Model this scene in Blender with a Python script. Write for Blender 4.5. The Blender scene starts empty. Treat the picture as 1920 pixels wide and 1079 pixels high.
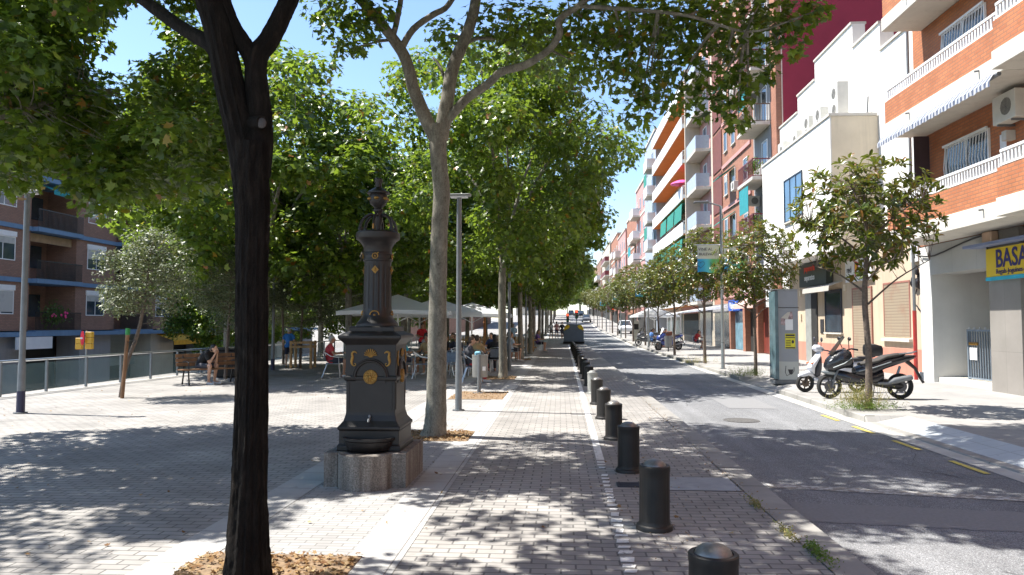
import bpy, bmesh, math, random
import numpy as np
from mathutils import Vector, Matrix
random.seed(7); rng = np.random.default_rng(7)
R_ = math.radians; PI = math.pi
sc = bpy.context.scene; C = sc.collection
# ------------------------------------------------------------ camera
FPX = 1387.0
cd = bpy.data.cameras.new('camera'); cd.sensor_width = 36; cd.lens = FPX/1920*36; cd.clip_end = 3000; cd.clip_start = .05
cam = bpy.data.objects.new('camera', cd); C.objects.link(cam); sc.camera = cam
YAW = math.atan(90/FPX); PITCH = math.atan(68.5/math.hypot(FPX, 90))
cam.location = (0, 0, 1.7); cam.rotation_euler = (PI/2+PITCH, 0, YAW)
# ------------------------------------------------------------ sky, sun, exposure
SUN_EL, SUN_AZ = R_(60), math.atan2(-1, .16)      # azimuth clockwise from +Y
w = bpy.data.worlds.new('World'); sc.world = w; w.use_nodes = True
nt = w.node_tree; nt.nodes.clear()
sky = nt.nodes.new('ShaderNodeTexSky'); sky.sky_type = 'NISHITA'; sky.sun_disc = False
sky.sun_elevation = SUN_EL; sky.sun_rotation = SUN_AZ; sky.air_density = 1.0; sky.dust_density = .3; sky.ozone_density = 3.0
bg = nt.nodes.new('ShaderNodeBackground'); bg.inputs[1].default_value = .12
out = nt.nodes.new('ShaderNodeOutputWorld'); nt.links.new(sky.outputs[0], bg.inputs[0]); nt.links.new(bg.outputs[0], out.inputs[0])
sl = bpy.data.lights.new('sun', 'SUN'); sl.energy = 5.0; sl.angle = R_(.53); sl.color = (1, .955, .88)
so = bpy.data.objects.new('sun', sl); C.objects.link(so)
sd = Vector((math.sin(SUN_AZ)*math.cos(SUN_EL), math.cos(SUN_AZ)*math.cos(SUN_EL), math.sin(SUN_EL)))
so.rotation_euler = sd.to_track_quat('Z', 'Y').to_euler(); so.location = sd*60
sc.view_settings.view_transform = 'Standard'; sc.view_settings.look = 'None'
sc.view_settings.exposure = 1.2; sc.view_settings.gamma = 1
sc.render.engine = 'CYCLES'
sc.cycles.max_bounces = 6; sc.cycles.transparent_max_bounces = 6; sc.cycles.transmission_bounces = 4
sc.cycles.diffuse_bounces = 3; sc.cycles.glossy_bounces = 3

# ------------------------------------------------------------ pixel to world (authoring aid: places things on the street grid)
CM = cam.rotation_euler.to_matrix()
def ray(px, py): return CM @ Vector(((px-960)/FPX, (539.5-py)/FPX, -1))
def G(px, py, z=0.):
    d = ray(px, py); t = (z-1.7)/d.z; return Vector((d.x*t, d.y*t, z))
def AY(px, py, Y):
    d = ray(px, py); t = Y/d.y; return Vector((d.x*t, Y, 1.7+d.z*t))
def AX(px, py, X):
    d = ray(px, py); t = X/d.x; return Vector((X, d.y*t, 1.7+d.z*t))
def gz(y):
    P = [(-50, 0), (62, 0), (85, .36), (115, .75), (136, 1.5), (172, 3.06), (204, 3.9), (300, 5.6), (700, 10)]
    for (a, za), (b, zb) in zip(P, P[1:]):
        if y <= b: return za+(zb-za)*(y-a)/(b-a) if y > a else za
    return P[-1][1]

# ------------------------------------------------------------ materials
class NT:
    def __init__(s, name):
        s.m = bpy.data.materials.new(name); s.m.use_nodes = True; s.t = s.m.node_tree
        s.p = s.t.nodes['Principled BSDF']; s.o = s.t.nodes['Material Output']
    def n(s, k, **kw):
        n = s.t.nodes.new(k)
        for a, b in kw.items():
            if a.startswith('i_'): n.inputs[a[2:].replace('_', ' ')].default_value = b
            else: setattr(n, a, b)
        return n
    def l(s, a, b): s.t.links.new(a, b)
    def coord(s, k='Object'): return s.n('ShaderNodeTexCoord').outputs[k]
    def noise(s, scale, detail=4, rough=.6, vec=None):
        n = s.n('ShaderNodeTexNoise'); n.inputs['Scale'].default_value = scale; n.inputs['Detail'].default_value = detail; n.inputs['Roughness'].default_value = rough
        s.l(vec or s.coord(), n.inputs['Vector']); return n
    def ramp(s, fac, stops, interp='LINEAR'):
        r = s.n('ShaderNodeValToRGB'); cr = r.color_ramp; cr.interpolation = interp
        while len(cr.elements) < len(stops): cr.elements.new(.5)
        for e, (p, c) in zip(cr.elements, stops): e.position = p; e.color = (*c, 1) if len(c) == 3 else c
        s.l(fac, r.inputs[0]); return r.outputs[0]
    def mix(s, fac, a, b, mode='MIX'):
        m = s.n('ShaderNodeMix', data_type='RGBA', blend_type=mode)
        for k, v in ((0, fac), (6, a), (7, b)):
            if isinstance(v, (int, float)): m.inputs[k].default_value = v
            elif isinstance(v, tuple): m.inputs[k].default_value = (*v, 1)
            else: s.l(v, m.inputs[k])
        return m.outputs[2]
    def bump(s, h, strength=.3, dist=.02):
        b = s.n('ShaderNodeBump'); b.inputs['Strength'].default_value = strength; b.inputs['Distance'].default_value = dist
        s.l(h, b.inputs['Height']); s.l(b.outputs[0], s.p.inputs['Normal'])
    def base(s, c):
        if isinstance(c, tuple): s.p.inputs['Base Color'].default_value = (*c, 1)
        else: s.l(c, s.p.inputs['Base Color'])
    def rough(s, v): s.p.inputs['Roughness'].default_value = v
def sca(c, k): return tuple(min(1, v*k) for v in c)
MC = {}
def mat(name, c, rough=.7, var=.18, scale=3., bump=.0, metal=0., spec=.5, bscale=None, dirt=0.):
    if name in MC: return MC[name]
    n = NT(name); nz = n.noise(scale, 6)
    col = n.ramp(nz.outputs[0], [(.3, sca(c, 1-var)), (.7, sca(c, 1+var))])
    if dirt:
        d2 = n.noise(scale*.23, 5, .7)
        msk = n.ramp(d2.outputs[0], [(.5, (0, 0, 0)), (.75, (dirt, dirt, dirt))])
        col = n.mix(msk, col, sca(c, .45))
    n.base(col); n.rough(rough); n.p.inputs['Metallic'].default_value = metal
    n.p.inputs['Specular IOR Level'].default_value = spec
    if bump: n.bump(n.noise(bscale or scale*8, 5).outputs[0], bump, .01)
    MC[name] = n.m; return n.m
def wallvec(n, sx=1., sz=1.):
    """u runs along the wall whichever way it faces, v is height"""
    s = n.n('ShaderNodeSeparateXYZ'); n.l(n.coord(), s.inputs[0])
    a = n.n('ShaderNodeMath', operation='ADD'); n.l(s.outputs[0], a.inputs[0]); n.l(s.outputs[1], a.inputs[1])
    c = n.n('ShaderNodeCombineXYZ'); n.l(a.outputs[0], c.inputs[0]); n.l(s.outputs[2], c.inputs[1]); return c.outputs[0]
def brickmat(name, c1, c2, mortar, bw=.24, rh=.07, ms=.010, wall=True, off=.5, rough=.8, bump=.4, mult=.25, stain=.0, vec=None, spec=.3, rot=0):
    if name in MC: return MC[name]
    n = NT(name); b = n.n('ShaderNodeTexBrick'); b.offset = off
    for k, v in (('Scale', 1.), ('Mortar Size', ms), ('Brick Width', bw), ('Row Height', rh), ('Bias', 0.), ('Mortar Smooth', .2)): b.inputs[k].default_value = v
    b.inputs['Color1'].default_value = (*c1, 1); b.inputs['Color2'].default_value = (*c2, 1); b.inputs['Mortar'].default_value = (*mortar, 1)
    v = wallvec(n) if wall else n.coord()
    if rot:
        mp = n.n('ShaderNodeMapping'); mp.inputs['Rotation'].default_value = (0, 0, rot); n.l(v, mp.inputs[0]); v = mp.outputs[0]
    n.l(v, b.inputs['Vector'])
    nz = n.noise(.9, 6, .65)
    g = n.ramp(nz.outputs[0], [(.3, (1-mult,)*3), (.7, (1+mult*.4,)*3)])
    col = n.mix(1., b.outputs[0], g, 'MULTIPLY')
    if stain:
        s2 = n.noise(.35, 8, .75); m2 = n.ramp(s2.outputs[0], [(.5, (0, 0, 0)), (.68, (stain,)*3)])
        col = n.mix(m2, col, sca(c1, .5))
        s3 = n.noise(7, 3, .6); m3 = n.ramp(s3.outputs[0], [(.64, (0, 0, 0)), (.70, (.6,)*3)])
        col = n.mix(m3, col, sca(c1, .62))
    n.base(col); n.rough(rough); n.p.inputs['Specular IOR Level'].default_value = spec
    inv = n.n('ShaderNodeMath', operation='SUBTRACT'); inv.inputs[0].default_value = 1; n.l(b.outputs['Fac'], inv.inputs[1])
    n.bump(inv.outputs[0], bump, .006)
    MC[name] = n.m; return n.m
def glassmat(name, tint=(.6, .75, .8), alpha=.35, rough=.05):
    n = NT(name); n.base(tint); n.rough(rough); n.p.inputs['Alpha'].default_value = alpha; n.p.inputs['Specular IOR Level'].default_value = .8
    return n.m
def leafmat(name, stops, trans=.4, rough=.45, tcol=(.35, .6, .05), spec=.5):
    n = NT(name); g = n.n('ShaderNodeNewGeometry')
    col = n.ramp(g.outputs['Random Per Island'], stops)
    n.base(col); n.rough(rough); n.p.inputs['Specular IOR Level'].default_value = spec
    t = n.n('ShaderNodeBsdfTranslucent'); tc = n.mix(.55, col, tcol); n.l(tc, t.inputs[0])
    m = n.n('ShaderNodeMixShader'); m.inputs[0].default_value = trans
    n.l(n.p.outputs[0], m.inputs[1]); n.l(t.outputs[0], m.inputs[2]); n.l(m.outputs[0], n.o.inputs[0]); return n.m

M = {}
M['paver'] = brickmat('paver', (.375, .357, .335), (.305, .292, .277), (.15, .145, .14), .21, .105, .008, False, mult=.32, stain=.5)
M['paver_small'] = brickmat('paver_small', (.37, .365, .355), (.31, .305, .30), (.19, .185, .18), .21, .07, .005, False, mult=.2, stain=.3)
M['slab'] = brickmat('slab', (.44, .435, .425), (.39, .385, .375), (.2, .19, .18), .6, .4, .006, False, mult=.2, stain=.3, off=0.)
M['sidewalk'] = brickmat('sidewalk', (.335, .325, .31), (.31, .30, .29), (.24, .235, .225), .2, .2, .004, False, mult=.16, stain=.25, off=0., bump=.15)
M['kerb'] = brickmat('kerb', (.33, .32, .30), (.29, .28, .265), (.12, .12, .11), 1., 3., .012, False, mult=.3, stain=.5, off=0., rot=PI/2)
M['concrete'] = mat('concrete', (.42, .405, .375), .85, .12, 2.5, .15, dirt=.5)
def asphalt():
    n = NT('asphalt'); a = n.noise(95, 2, .8); b = n.noise(.45, 6, .7); v = n.n('ShaderNodeTexVoronoi'); v.inputs['Scale'].default_value = 150; n.l(n.coord(), v.inputs[0])
    c = n.ramp(v.outputs['Color'], [(.12, (.13, .134, .142)), (.6, (.245, .25, .26)), (.95, (.44, .445, .455))])
    sp = n.ramp(a.outputs[0], [(.35, (.75,)*3), (.65, (1.15,)*3)])
    c = n.mix(1, c, sp, 'MULTIPLY'); c = n.mix(1, c, n.ramp(b.outputs[0], [(.35, (.8,)*3), (.7, (1.08,)*3)]), 'MULTIPLY')
    mp = n.n('ShaderNodeMapping'); mp.inputs['Scale'].default_value = (3., .05, 1); n.l(n.coord(), mp.inputs[0])
    tr = n.noise(1, 4, .6, mp.outputs[0]); c = n.mix(1, c, n.ramp(tr.outputs[0], [(.4, (.88,)*3), (.62, (1.04,)*3)]), 'MULTIPLY')
    n.base(c); n.rough(.85); n.p.inputs['Specular IOR Level'].default_value = .25; n.bump(v.outputs['Distance'], .5, .004); return n.m
M['asphalt'] = asphalt()
def wornpaint(name, c, thr=.5, k=1.):
    n = NT(name); a = n.noise(14, 5, .75)
    msk = n.ramp(a.outputs[0], [(thr-.05, (1,)*3), (thr+.05, (0,)*3)])
    col = n.mix(msk, (.25, .23, .20), c); n.base(col); n.rough(.8); return n.m
M['line'] = wornpaint('white_line_paint', (.72, .72, .70), .6)
M['yellow_line'] = wornpaint('yellow_line_paint', (.62, .5, .10), .58)
M['pale_slab'] = brickmat('pale_slab', (.5, .53, .55), (.44, .475, .5), (.3, .31, .32), .5, .4, .006, False, mult=.15, stain=.1, off=0.)
M['soil'] = mat('soil', (.22, .15, .09), .95, .45, 14, .8, bscale=30)
M['iron'] = mat('painted_iron', (.0125, .0095, .0085), .5, .3, 7, .12, spec=.5, bscale=60, dirt=.3)
M['bollard'] = mat('bollard_iron', (.013, .0105, .009), .55, .35, 5, .12, spec=.5, bscale=50, dirt=.6)
M['gold'] = mat('gold_paint', (.30, .165, .035), .5, .25, 20, .2, metal=.45)
def stonem():
    n = NT('granite'); a = n.noise(70, 3, .8); b = n.noise(3, 6, .7)
    c = n.ramp(a.outputs[0], [(.35, (.11, .10, .09)), (.5, (.20, .182, .162)), (.65, (.31, .285, .255))])
    mp = n.n('ShaderNodeMapping'); mp.inputs['Scale'].default_value = (9., 9., .8); n.l(n.coord(), mp.inputs[0])
    st = n.noise(1, 4, .6, mp.outputs[0]); c = n.mix(1, c, n.ramp(st.outputs[0], [(.35, (.55, .5, .47)), (.6, (1.1,)*3)]), 'MULTIPLY')
    c = n.mix(n.ramp(b.outputs[0], [(.5, (0,)*3), (.7, (.5,)*3)]), c, (.14, .12, .11))
    n.base(c); n.rough(.85); n.bump(a.outputs[0], .5, .006); return n.m
M['granite'] = stonem()
M['galv'] = mat('galvanised_steel', (.30, .33, .34), .45, .15, 6, metal=.6)
M['galv_dark'] = mat('grey_metal', (.17, .18, .19), .5, .15, 6, metal=.3)
M['alu'] = mat('aluminium', (.62, .64, .66), .3, .08, 8, metal=.85)
M['black'] = mat('black_plastic', (.014, .014, .017), .4, .2, 8)
M['rubber'] = mat('rubber', (.018, .018, .018), .85, .2, 10)
M['white_plastic'] = mat('white_plastic', (.72, .73, .75), .35, .05, 3)
M['white_paint'] = mat('white_paint', (.78, .78, .77), .5, .05, 3)
M['wood'] = mat('brown_wood', (.20, .10, .045), .6, .35, 6, .2)
M['wood_light'] = mat('pale_wood', (.42, .26, .12), .7, .25, 6, .2)
M['glass'] = glassmat('fence_glass', (.25, .38, .42), .15, .05)
M['pane'] = mat('window_pane', (.045, .065, .085), .06, .5, .7, spec=1.)
M['pane_blue'] = mat('blue_window_pane', (.06, .13, .22), .05, .4, .7, spec=1.)
M['dark'] = mat('dark_interior', (.02, .019, .018), .8, .3, 2)
M['leafp'] = leafmat('plane_leaf', [(0, (.016, .038, .007)), (.35, (.042, .084, .011)), (.75, (.105, .165, .018)), (.965, (.17, .23, .026)), (.985, (.25, .10, .02)), (1, (.3, .08, .02))], .34, .38, (.46, .66, .06))
M['leafm'] = leafmat('magnolia_leaf', [(0, (.03, .055, .010)), (.45, (.075, .105, .014)), (.82, (.16, .17, .02)), (.9, (.17, .085, .02)), (1, (.22, .10, .025))], .25, .24, (.3, .35, .04), .6)
M['leafo'] = leafmat('oak_leaf', [(0, (.05, .07, .03)), (.5, (.09, .115, .055)), (1, (.17, .19, .11))], .2, .5, (.3, .35, .1))
M['leafs'] = leafmat('street_tree_leaf', [(0, (.03, .055, .014)), (.5, (.05, .08, .02)), (1, (.09, .12, .03))], .3, .45)
M['dryleaf'] = leafmat('dry_leaf', [(0, (.13, .06, .025)), (.5, (.28, .17, .075)), (1, (.42, .32, .18))], .15, .7, (.5, .3, .1), .2)
M['weed'] = leafmat('weed_blade', [(0, (.12, .16, .05)), (.5, (.30, .26, .10)), (1, (.42, .34, .17))], .3, .7, (.4, .4, .1), .2)
M['weed_green'] = leafmat('weed_leaf', [(0, (.06, .13, .02)), (1, (.16, .22, .05))], .3, .7, (.4, .5, .1), .2)
def barkm(name, cols, sc1, stretch, bump, dist=.02):
    n = NT(name); mp = n.n('ShaderNodeMapping'); mp.inputs['Scale'].default_value = (1, 1, stretch); n.l(n.coord(), mp.inputs[0])
    a = n.noise(sc1, 5, .6, mp.outputs[0]); v = n.n('ShaderNodeTexVoronoi'); v.inputs['Scale'].default_value = sc1*2.2
    ds = n.n('ShaderNodeVectorMath', operation='ADD'); n.l(mp.outputs[0], ds.inputs[0]); n.l(a.outputs['Color'], ds.inputs[1]); n.l(ds.outputs[0], v.inputs[0])
    c = n.ramp(a.outputs[0], [(.30+.4*i/(len(cols)-1), k) for i, k in enumerate(cols)])
    c = n.mix(.35, c, n.ramp(v.outputs['Color'], [(.2, cols[0]), (.8, cols[-1])]), 'MIX')
    n.base(c); n.rough(.85); n.p.inputs['Specular IOR Level'].default_value = .2
    n.bump(v.outputs['Distance'], bump, dist); return n.m
M['bark_plane'] = barkm('plane_bark', [(.085, .075, .06), (.16, .15, .125), (.22, .205, .17), (.36, .34, .28)], 9, .45, .5, .006)
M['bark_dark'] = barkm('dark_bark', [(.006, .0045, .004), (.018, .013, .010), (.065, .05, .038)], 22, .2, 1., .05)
M['bark_thin'] = mat('young_bark', (.13, .10, .08), .85, .4, 22, .4)

# ------------------------------------------------------------ mesh building
class MB:
    def __init__(s): s.v = []; s.f = []
    def add(s, vs, fs):
        o = len(s.v); s.v.extend([tuple(p) for p in vs]); s.f.extend([tuple(i+o for i in f) for f in fs]); return s
    def box(s, x0, x1, y0, y1, z0, z1, rot=0, c=None):
        vs = [(x, y, z) for z in (z0, z1) for y in (y0, y1) for x in (x0, x1)]
        if rot:
            c = c or ((x0+x1)/2, (y0+y1)/2); ca, sa = math.cos(rot), math.sin(rot)
            vs = [(c[0]+(x-c[0])*ca-(y-c[1])*sa, c[1]+(x-c[0])*sa+(y-c[1])*ca, z) for x, y, z in vs]
        return s.add(vs, [(0, 2, 3, 1), (4, 5, 7, 6), (0, 1, 5, 4), (2, 6, 7, 3), (0, 4, 6, 2), (1, 3, 7, 5)])
    def prism(s, poly, a0, a1, ax='z'):
        """poly 2D, extruded along ax. ax x: poly=(y,z); y: (x,z); z: (x,y)"""
        def P(p, a): return {'z': (p[0], p[1], a), 'x': (a, p[0], p[1]), 'y': (p[0], a, p[1])}[ax]
        n = len(poly); vs = [P(p, a0) for p in poly]+[P(p, a1) for p in poly]
        fs = [tuple(range(n))[::-1], tuple(range(n, 2*n))]+[(i, (i+1) % n, n+(i+1) % n, n+i) for i in range(n)]
        return s.add(vs, fs)
    def tube(s, pts, rad, n=8, cap=True, jit=0., ridge=0.):
        rg = [random.uniform(-ridge, ridge) for _ in range(n)]
        pts = [Vector(p) for p in pts]
        if isinstance(rad, (int, float)): rad = [rad]*len(pts)
        vs = []; fs = []; u = None
        for i, p in enumerate(pts):
            t = (pts[min(i+1, len(pts)-1)]-pts[max(i-1, 0)]).normalized()
            if u is None: u = t.orthogonal().normalized()
            u = (u-t*u.dot(t)); u = u.normalized() if u.length > 1e-6 else t.orthogonal().normalized()
            v = t.cross(u)
            for k in range(n):
                if ridge: rg[k] = max(-ridge, min(ridge, rg[k]+random.uniform(-ridge, ridge)*.35))
                a = 2*PI*k/n; r = rad[i]*(1+rg[k]+(random.uniform(-jit, jit) if jit else 0))
                vs.append(p+(u*math.cos(a)+v*math.sin(a))*r)
        for i in range(len(pts)-1):
            for k in range(n): fs.append((i*n+k, i*n+(k+1) % n, (i+1)*n+(k+1) % n, (i+1)*n+k))
        if cap: fs += [tuple(range(n))[::-1], tuple(range((len(pts)-1)*n, len(pts)*n))]
        return s.add(vs, fs)
    def cyl(s, x, y, z0, z1, r0, r1=None, n=16): return s.tube([(x, y, z0), (x, y, z1)], [r0, r0 if r1 is None else r1], n)
    def lathe(s, prof, x=0, y=0, n=32, fn=None, sx=1, sy=1):
        vs = []; fs = []
        for (r, z) in prof:
            for k in range(n):
                a = 2*PI*k/n; q = r*(fn(a, z) if fn else 1); vs.append((x+q*math.cos(a)*sx, y+q*math.sin(a)*sy, z))
        for i in range(len(prof)-1):
            for k in range(n): fs.append((i*n+k, i*n+(k+1) % n, (i+1)*n+(k+1) % n, (i+1)*n+k))
        fs += [tuple(range(n))[::-1], tuple(range((len(prof)-1)*n, len(prof)*n))]
        return s.add(vs, fs)
    def ell(s, c, r, n=12, m=8, rot=None):
        vs = []; fs = []; c = Vector(c)
        for i in range(m+1):
            th = PI*i/m
            for k in range(n):
                a = 2*PI*k/n; p = Vector((r[0]*math.sin(th)*math.cos(a), r[1]*math.sin(th)*math.sin(a), r[2]*math.cos(th)))
                if rot: p = rot @ p
                vs.append(c+p)
        for i in range(m):
            for k in range(n):
                fs.append((i*n+k, (i+1)*n+k, (i+1)*n+(k+1) % n, i*n+(k+1) % n))
        return s.add(vs, fs)
    def sheet(s, poly, z=0.): return s.add([(p[0], p[1], p[2] if len(p) > 2 else z) for p in poly], [tuple(range(len(poly)))])
    def xform(s, mtx): s.v = [tuple(mtx @ Vector(p)) for p in s.v]; return s
    def build(s, name, m, parent=None, smooth=False, bevel=0., origin=None, ang=.6):
        me = bpy.data.meshes.new(name); me.from_pydata(s.v, [], s.f); me.materials.append(m)
        if origin is not None: me.transform(Matrix.Translation(-Vector(origin)))
        if bevel:
            bm = bmesh.new(); bm.from_mesh(me); bmesh.ops.remove_doubles(bm, verts=bm.verts, dist=1e-5)
            es = [e for e in bm.edges if len(e.link_faces) == 2 and e.calc_face_angle(0) > .5]
            bmesh.ops.bevel(bm, geom=es, offset=bevel, segments=1, affect='EDGES', clamp_overlap=True); bm.to_mesh(me); bm.free()
        if smooth:
            me.polygons.foreach_set('use_smooth', [True]*len(me.polygons))
            try: me.set_sharp_from_angle(angle=ang)
            except Exception: pass
        me.update()
        o = bpy.data.objects.new(name, me); C.objects.link(o)
        if origin is not None: o.location = origin
        if parent: o.parent = parent
        return o
def empty(name, loc=(0, 0, 0), rz=0., label=None, cat=None, group=None):
    o = bpy.data.objects.new(name, None); C.objects.link(o); o.location = loc; o.rotation_euler = (0, 0, rz); o.empty_display_size = .2
    return tag(o, label, cat, group)
def tag(o, label=None, cat=None, group=None, kind=None):
    for k, v in (('label', label), ('category', cat), ('group', group), ('kind', kind)):
        if v: o[k] = v
    return o
KIDS = {}
def copy_tree(o, loc=None, rz=None, label=None, group=None, parent=None, scale=None):
    c = o.copy(); C.objects.link(c)
    if parent: c.parent = parent
    if loc is not None: c.location = loc
    if rz is not None: c.rotation_euler = (0, 0, rz)
    if scale is not None: c.scale = scale if isinstance(scale, tuple) else (scale,)*3
    if label: c['label'] = label
    if group: c['group'] = group
    for ch in list(o.children): copy_tree(ch, parent=c)
    return c
def text_mesh(txt, size, depth=.004, bold=0., align='CENTER', squeeze=1.):
    cu = bpy.data.curves.new('lettering', 'FONT'); cu.body = txt; cu.size = size; cu.extrude = depth; cu.offset = bold; cu.align_x = align; cu.resolution_u = 3
    ob = bpy.data.objects.new('lettering', cu); C.objects.link(ob)
    me = bpy.data.meshes.new_from_object(ob.evaluated_get(bpy.context.evaluated_depsgraph_get()))
    bpy.data.objects.remove(ob); bpy.data.curves.remove(cu)
    if squeeze != 1: me.transform(Matrix.Diagonal((squeeze, 1, 1, 1)))
    return me
def text(txt, size, loc, rot, m, parent=None, name='lettering', depth=.004, bold=0., squeeze=1.):
    me = text_mesh(txt, size, depth, bold, squeeze=squeeze); me.materials.clear(); me.materials.append(m)
    o = bpy.data.objects.new(name, me); C.objects.link(o); o.location = loc; o.rotation_euler = rot
    if parent: o.parent = parent
    return o
FACE_W = (PI/2, 0, -PI/2)      # lettering upright, facing the street from the right hand side (towards -X)
FACE_S = (PI/2, 0, 0)          # lettering facing -Y (towards the camera)
FACE_E = (PI/2, 0, PI/2)
# ============================================================ THE SETTING
def strip(name, x0, x1, y0, y1, dz, m, label=None, ys=None):
    """a sheet following the street's rise; x0/x1 may be functions of y"""
    fx0 = x0 if callable(x0) else (lambda y: x0); fx1 = x1 if callable(x1) else (lambda y: x1)
    ys = sorted(set([y0, y1]+[y for y in (0, 6, 12, 18, 24, 30, 40, 50, 62, 70, 78, 85, 100, 115, 125, 136, 155, 172, 190, 204, 250, 300, 500, 690) if y0 < y < y1]))
    mb = MB(); vs = []; fs = []
    for y in ys: vs += [(fx0(y), y, gz(y)+dz), (fx1(y), y, gz(y)+dz)]
    for i in range(len(ys)-1): fs.append((2*i, 2*i+1, 2*i+3, 2*i+2))
    mb.add(vs, fs); o = mb.build(name, m); o['kind'] = 'structure'; return o
def KR(y):      # kerb line of the right pavement
    return 5.50+.012*max(0, y-10)*(.9 if y < 70 else .9)
def KRc(y): return min(KR(y), 6.15)
# ground, one sheet out to the horizon with the lower street on the left
xs = [-900, -300, -90, -40, -13.95, -13.6, -5, 1.7, 2.2, 5, 6, 12, 40, 90, 300, 900]
ysg = [-120, -10, 0, 10, 20, 30, 40, 50, 62, 72, 85, 100, 115, 136, 155, 172, 204, 250, 300, 500, 900, 2500]
vs = [(x, y, -2.42+gz(y) if x < -13.8 else gz(y)-.25) for y in ysg for x in xs]; nx = len(xs)
fs = [(j*nx+i, j*nx+i+1, (j+1)*nx+i+1, (j+1)*nx+i) for j in range(len(ysg)-1) for i in range(nx-1)]
o = MB().add(vs, fs).build('ground', mat('ground_dust', (.26, .245, .22), .9, .2, .6)); o['kind'] = 'structure'
strip('lower_road', -24, -15.4, -20, 300, -2.36, M['asphalt'])
strip('lower_pavement', -31.4, -24, -20, 300, -2.27, M['sidewalk'])
strip('plaza_paving', -13.45, -2.95, -12, 690, -.004, M['paver'])
strip('tree_row_paving', -2.95+.40, -1.55, -12, 690, -.004, M['paver_small'])
strip('slab_band', -2.95, -2.55, -12, 690, 0., M['slab']); strip('slab_band', -1.55, -1.15, -12, 690, 0., M['slab'])
strip('promenade_paving', -1.15, 1.86, -12, 690, -.004, M['paver'])
# left kerb with its own face
def kerb(name, xf, wd, y0, y1, top, bot, m, out=1):
    ys = [y0]; 
    while ys[-1] < y1: ys.append(min(y1, ys[-1]+(2 if ys[-1] < 60 else 10)))
    mb = MB(); vs = []; fs = []
    for y in ys:
        x = xf(y); t = top(y) if callable(top) else top
        a = x-wd if out > 0 else x+wd; b = .02*out
        vs += [(a, y, gz(y)+t), (x-b, y, gz(y)+t), (x, y, gz(y)+t-.02), (x, y, gz(y)+bot)]
    for i in range(len(ys)-1):
        for k in range(3): fs.append((4*i+k, 4*i+k+1, 4*i+5+k, 4*i+4+k))
    o = mb.add(vs, fs).build(name, m); o['kind'] = 'structure'; return o
kerb('kerb', lambda y: 2.16, .30, -12, 690, .003, -.2, M['kerb'], 1)
strip('road', 2.10, lambda y: KRc(y)+.05, -12, 690, -.10, M['asphalt'])
strip('gutter', lambda y: KRc(y)-.28, lambda y: KRc(y)+.04, -12, 690, -.094, mat('gutter_concrete', (.44, .43, .40), .85, .15, 2, .1, dirt=.35))
# driveway dips in the right kerb
DIP = [(8.0, 13.9), (19.9, 23.9)]
def topr(y):
    for a, b in DIP:
        if a <= y <= b: return -.075
    return .032
kys = sorted(set([-12., 7.4, 8.0, 13.9, 14.6, 19.4, 19.9, 23.9, 25.2, 690.]+[float(v) for v in range(-10, 60, 1)]+[float(v) for v in range(60, 690, 15)]))
mb = MB(); vs = []; fs = []
for y in kys:
    x = KRc(y); t = topr(y); vs += [(x+.18, y, gz(y)+t), (x+.02, y, gz(y)+t), (x, y, gz(y)+t-.02), (x, y, gz(y)-.2)]
for i in range(len(kys)-1):
    for k in range(3): fs.append((4*i+k, 4*i+4+k, 4*i+5+k, 4*i+k+1))
mb.add(vs, fs).build('kerb', M['kerb'])['kind'] = 'structure'
# right pavement, ramped down at the dips
def side_sheet():
    vs = []; fs = []; cols = [.18, .75, 1.6, 6.2]
    for y in kys:
        x = KRc(y); t = topr(y)
        for k, c in enumerate(cols): vs.append((x+c, y, gz(y)+(t if k == 0 else (.03 if k > 0 else t)) if True else 0))
    n = len(cols)
    for i in range(len(kys)-1):
        for k in range(n-1): fs.append((i*n+k, i*n+k+1, (i+1)*n+k+1, (i+1)*n+k))
    return MB().add(vs, fs)
side_sheet().build('pavement', M['sidewalk'])['kind'] = 'structure'
for i, (a, b) in enumerate(DIP[:1]):
    n = 6; vs = []; fs = []
    for k in range(n+1):
        y = a+.05+(b-a-.1)*k/n; x = KRc(y); vs += [(x+.19, y, -.071), (x+.74, y, .034)]
    fs = [(2*k, 2*k+1, 2*k+3, 2*k+2) for k in range(n)]
    MB().add(vs, fs).build('ramp_slabs', M['pale_slab'])['kind'] = 'structure'
# painted line on the promenade, worn into patches
mb = MB(); y = 4.6
while y < 62:
    x = .46+.004*y
    if y < 9.4:
        L = random.uniform(.06, .13); wd = .05+random.uniform(-.012, .012)
        if random.random() < .88: mb.add([(x-wd, y, .002), (x+wd*random.uniform(.5, 1), y+random.uniform(-.01, .01), .002), (x+wd, y+L, .002), (x-wd*random.uniform(.6, 1), y+L, .002)], [(0, 1, 2, 3)])
        y += L+random.uniform(.03, .09)
    else:
        L = 1.4; mb.add([(x-.05, y, .002), (x+.05, y, .002), (x+.055, y+L, .002), (x-.045, y+L, .002)], [(0, 1, 2, 3)]); y += L+random.choice([0, .03, .12])
tag(mb.build('painted_line', M['line']), kind='structure')
mb = MB()
for y in (9.3, 11.0, 12.6, 14.2):
    x = KRc(y)-.40; mb.add([(x-.042, y, -.09), (x+.042, y, -.09), (x+.045, y+.85, -.09), (x-.038, y+.85, -.09)], [(0, 1, 2, 3)])
tag(mb.build('yellow_dashes', M['yellow_line']), kind='structure')
tag(MB().sheet([(2.3, 8.4), (5.2, 7.8), (5.2, 8.0), (2.3, 8.6)], -.094).build('road_line', wornpaint('faded_line_paint', (.55, .55, .53), .47)), kind='structure')
tag(MB().sheet([(.98, 7.75), (1.84, 7.75), (1.84, 8.4), (.98, 8.4)], .003).build('slab_patch', mat('patch_concrete', (.30, .32, .34), .85, .15, 5, .1)), kind='structure')
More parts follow.
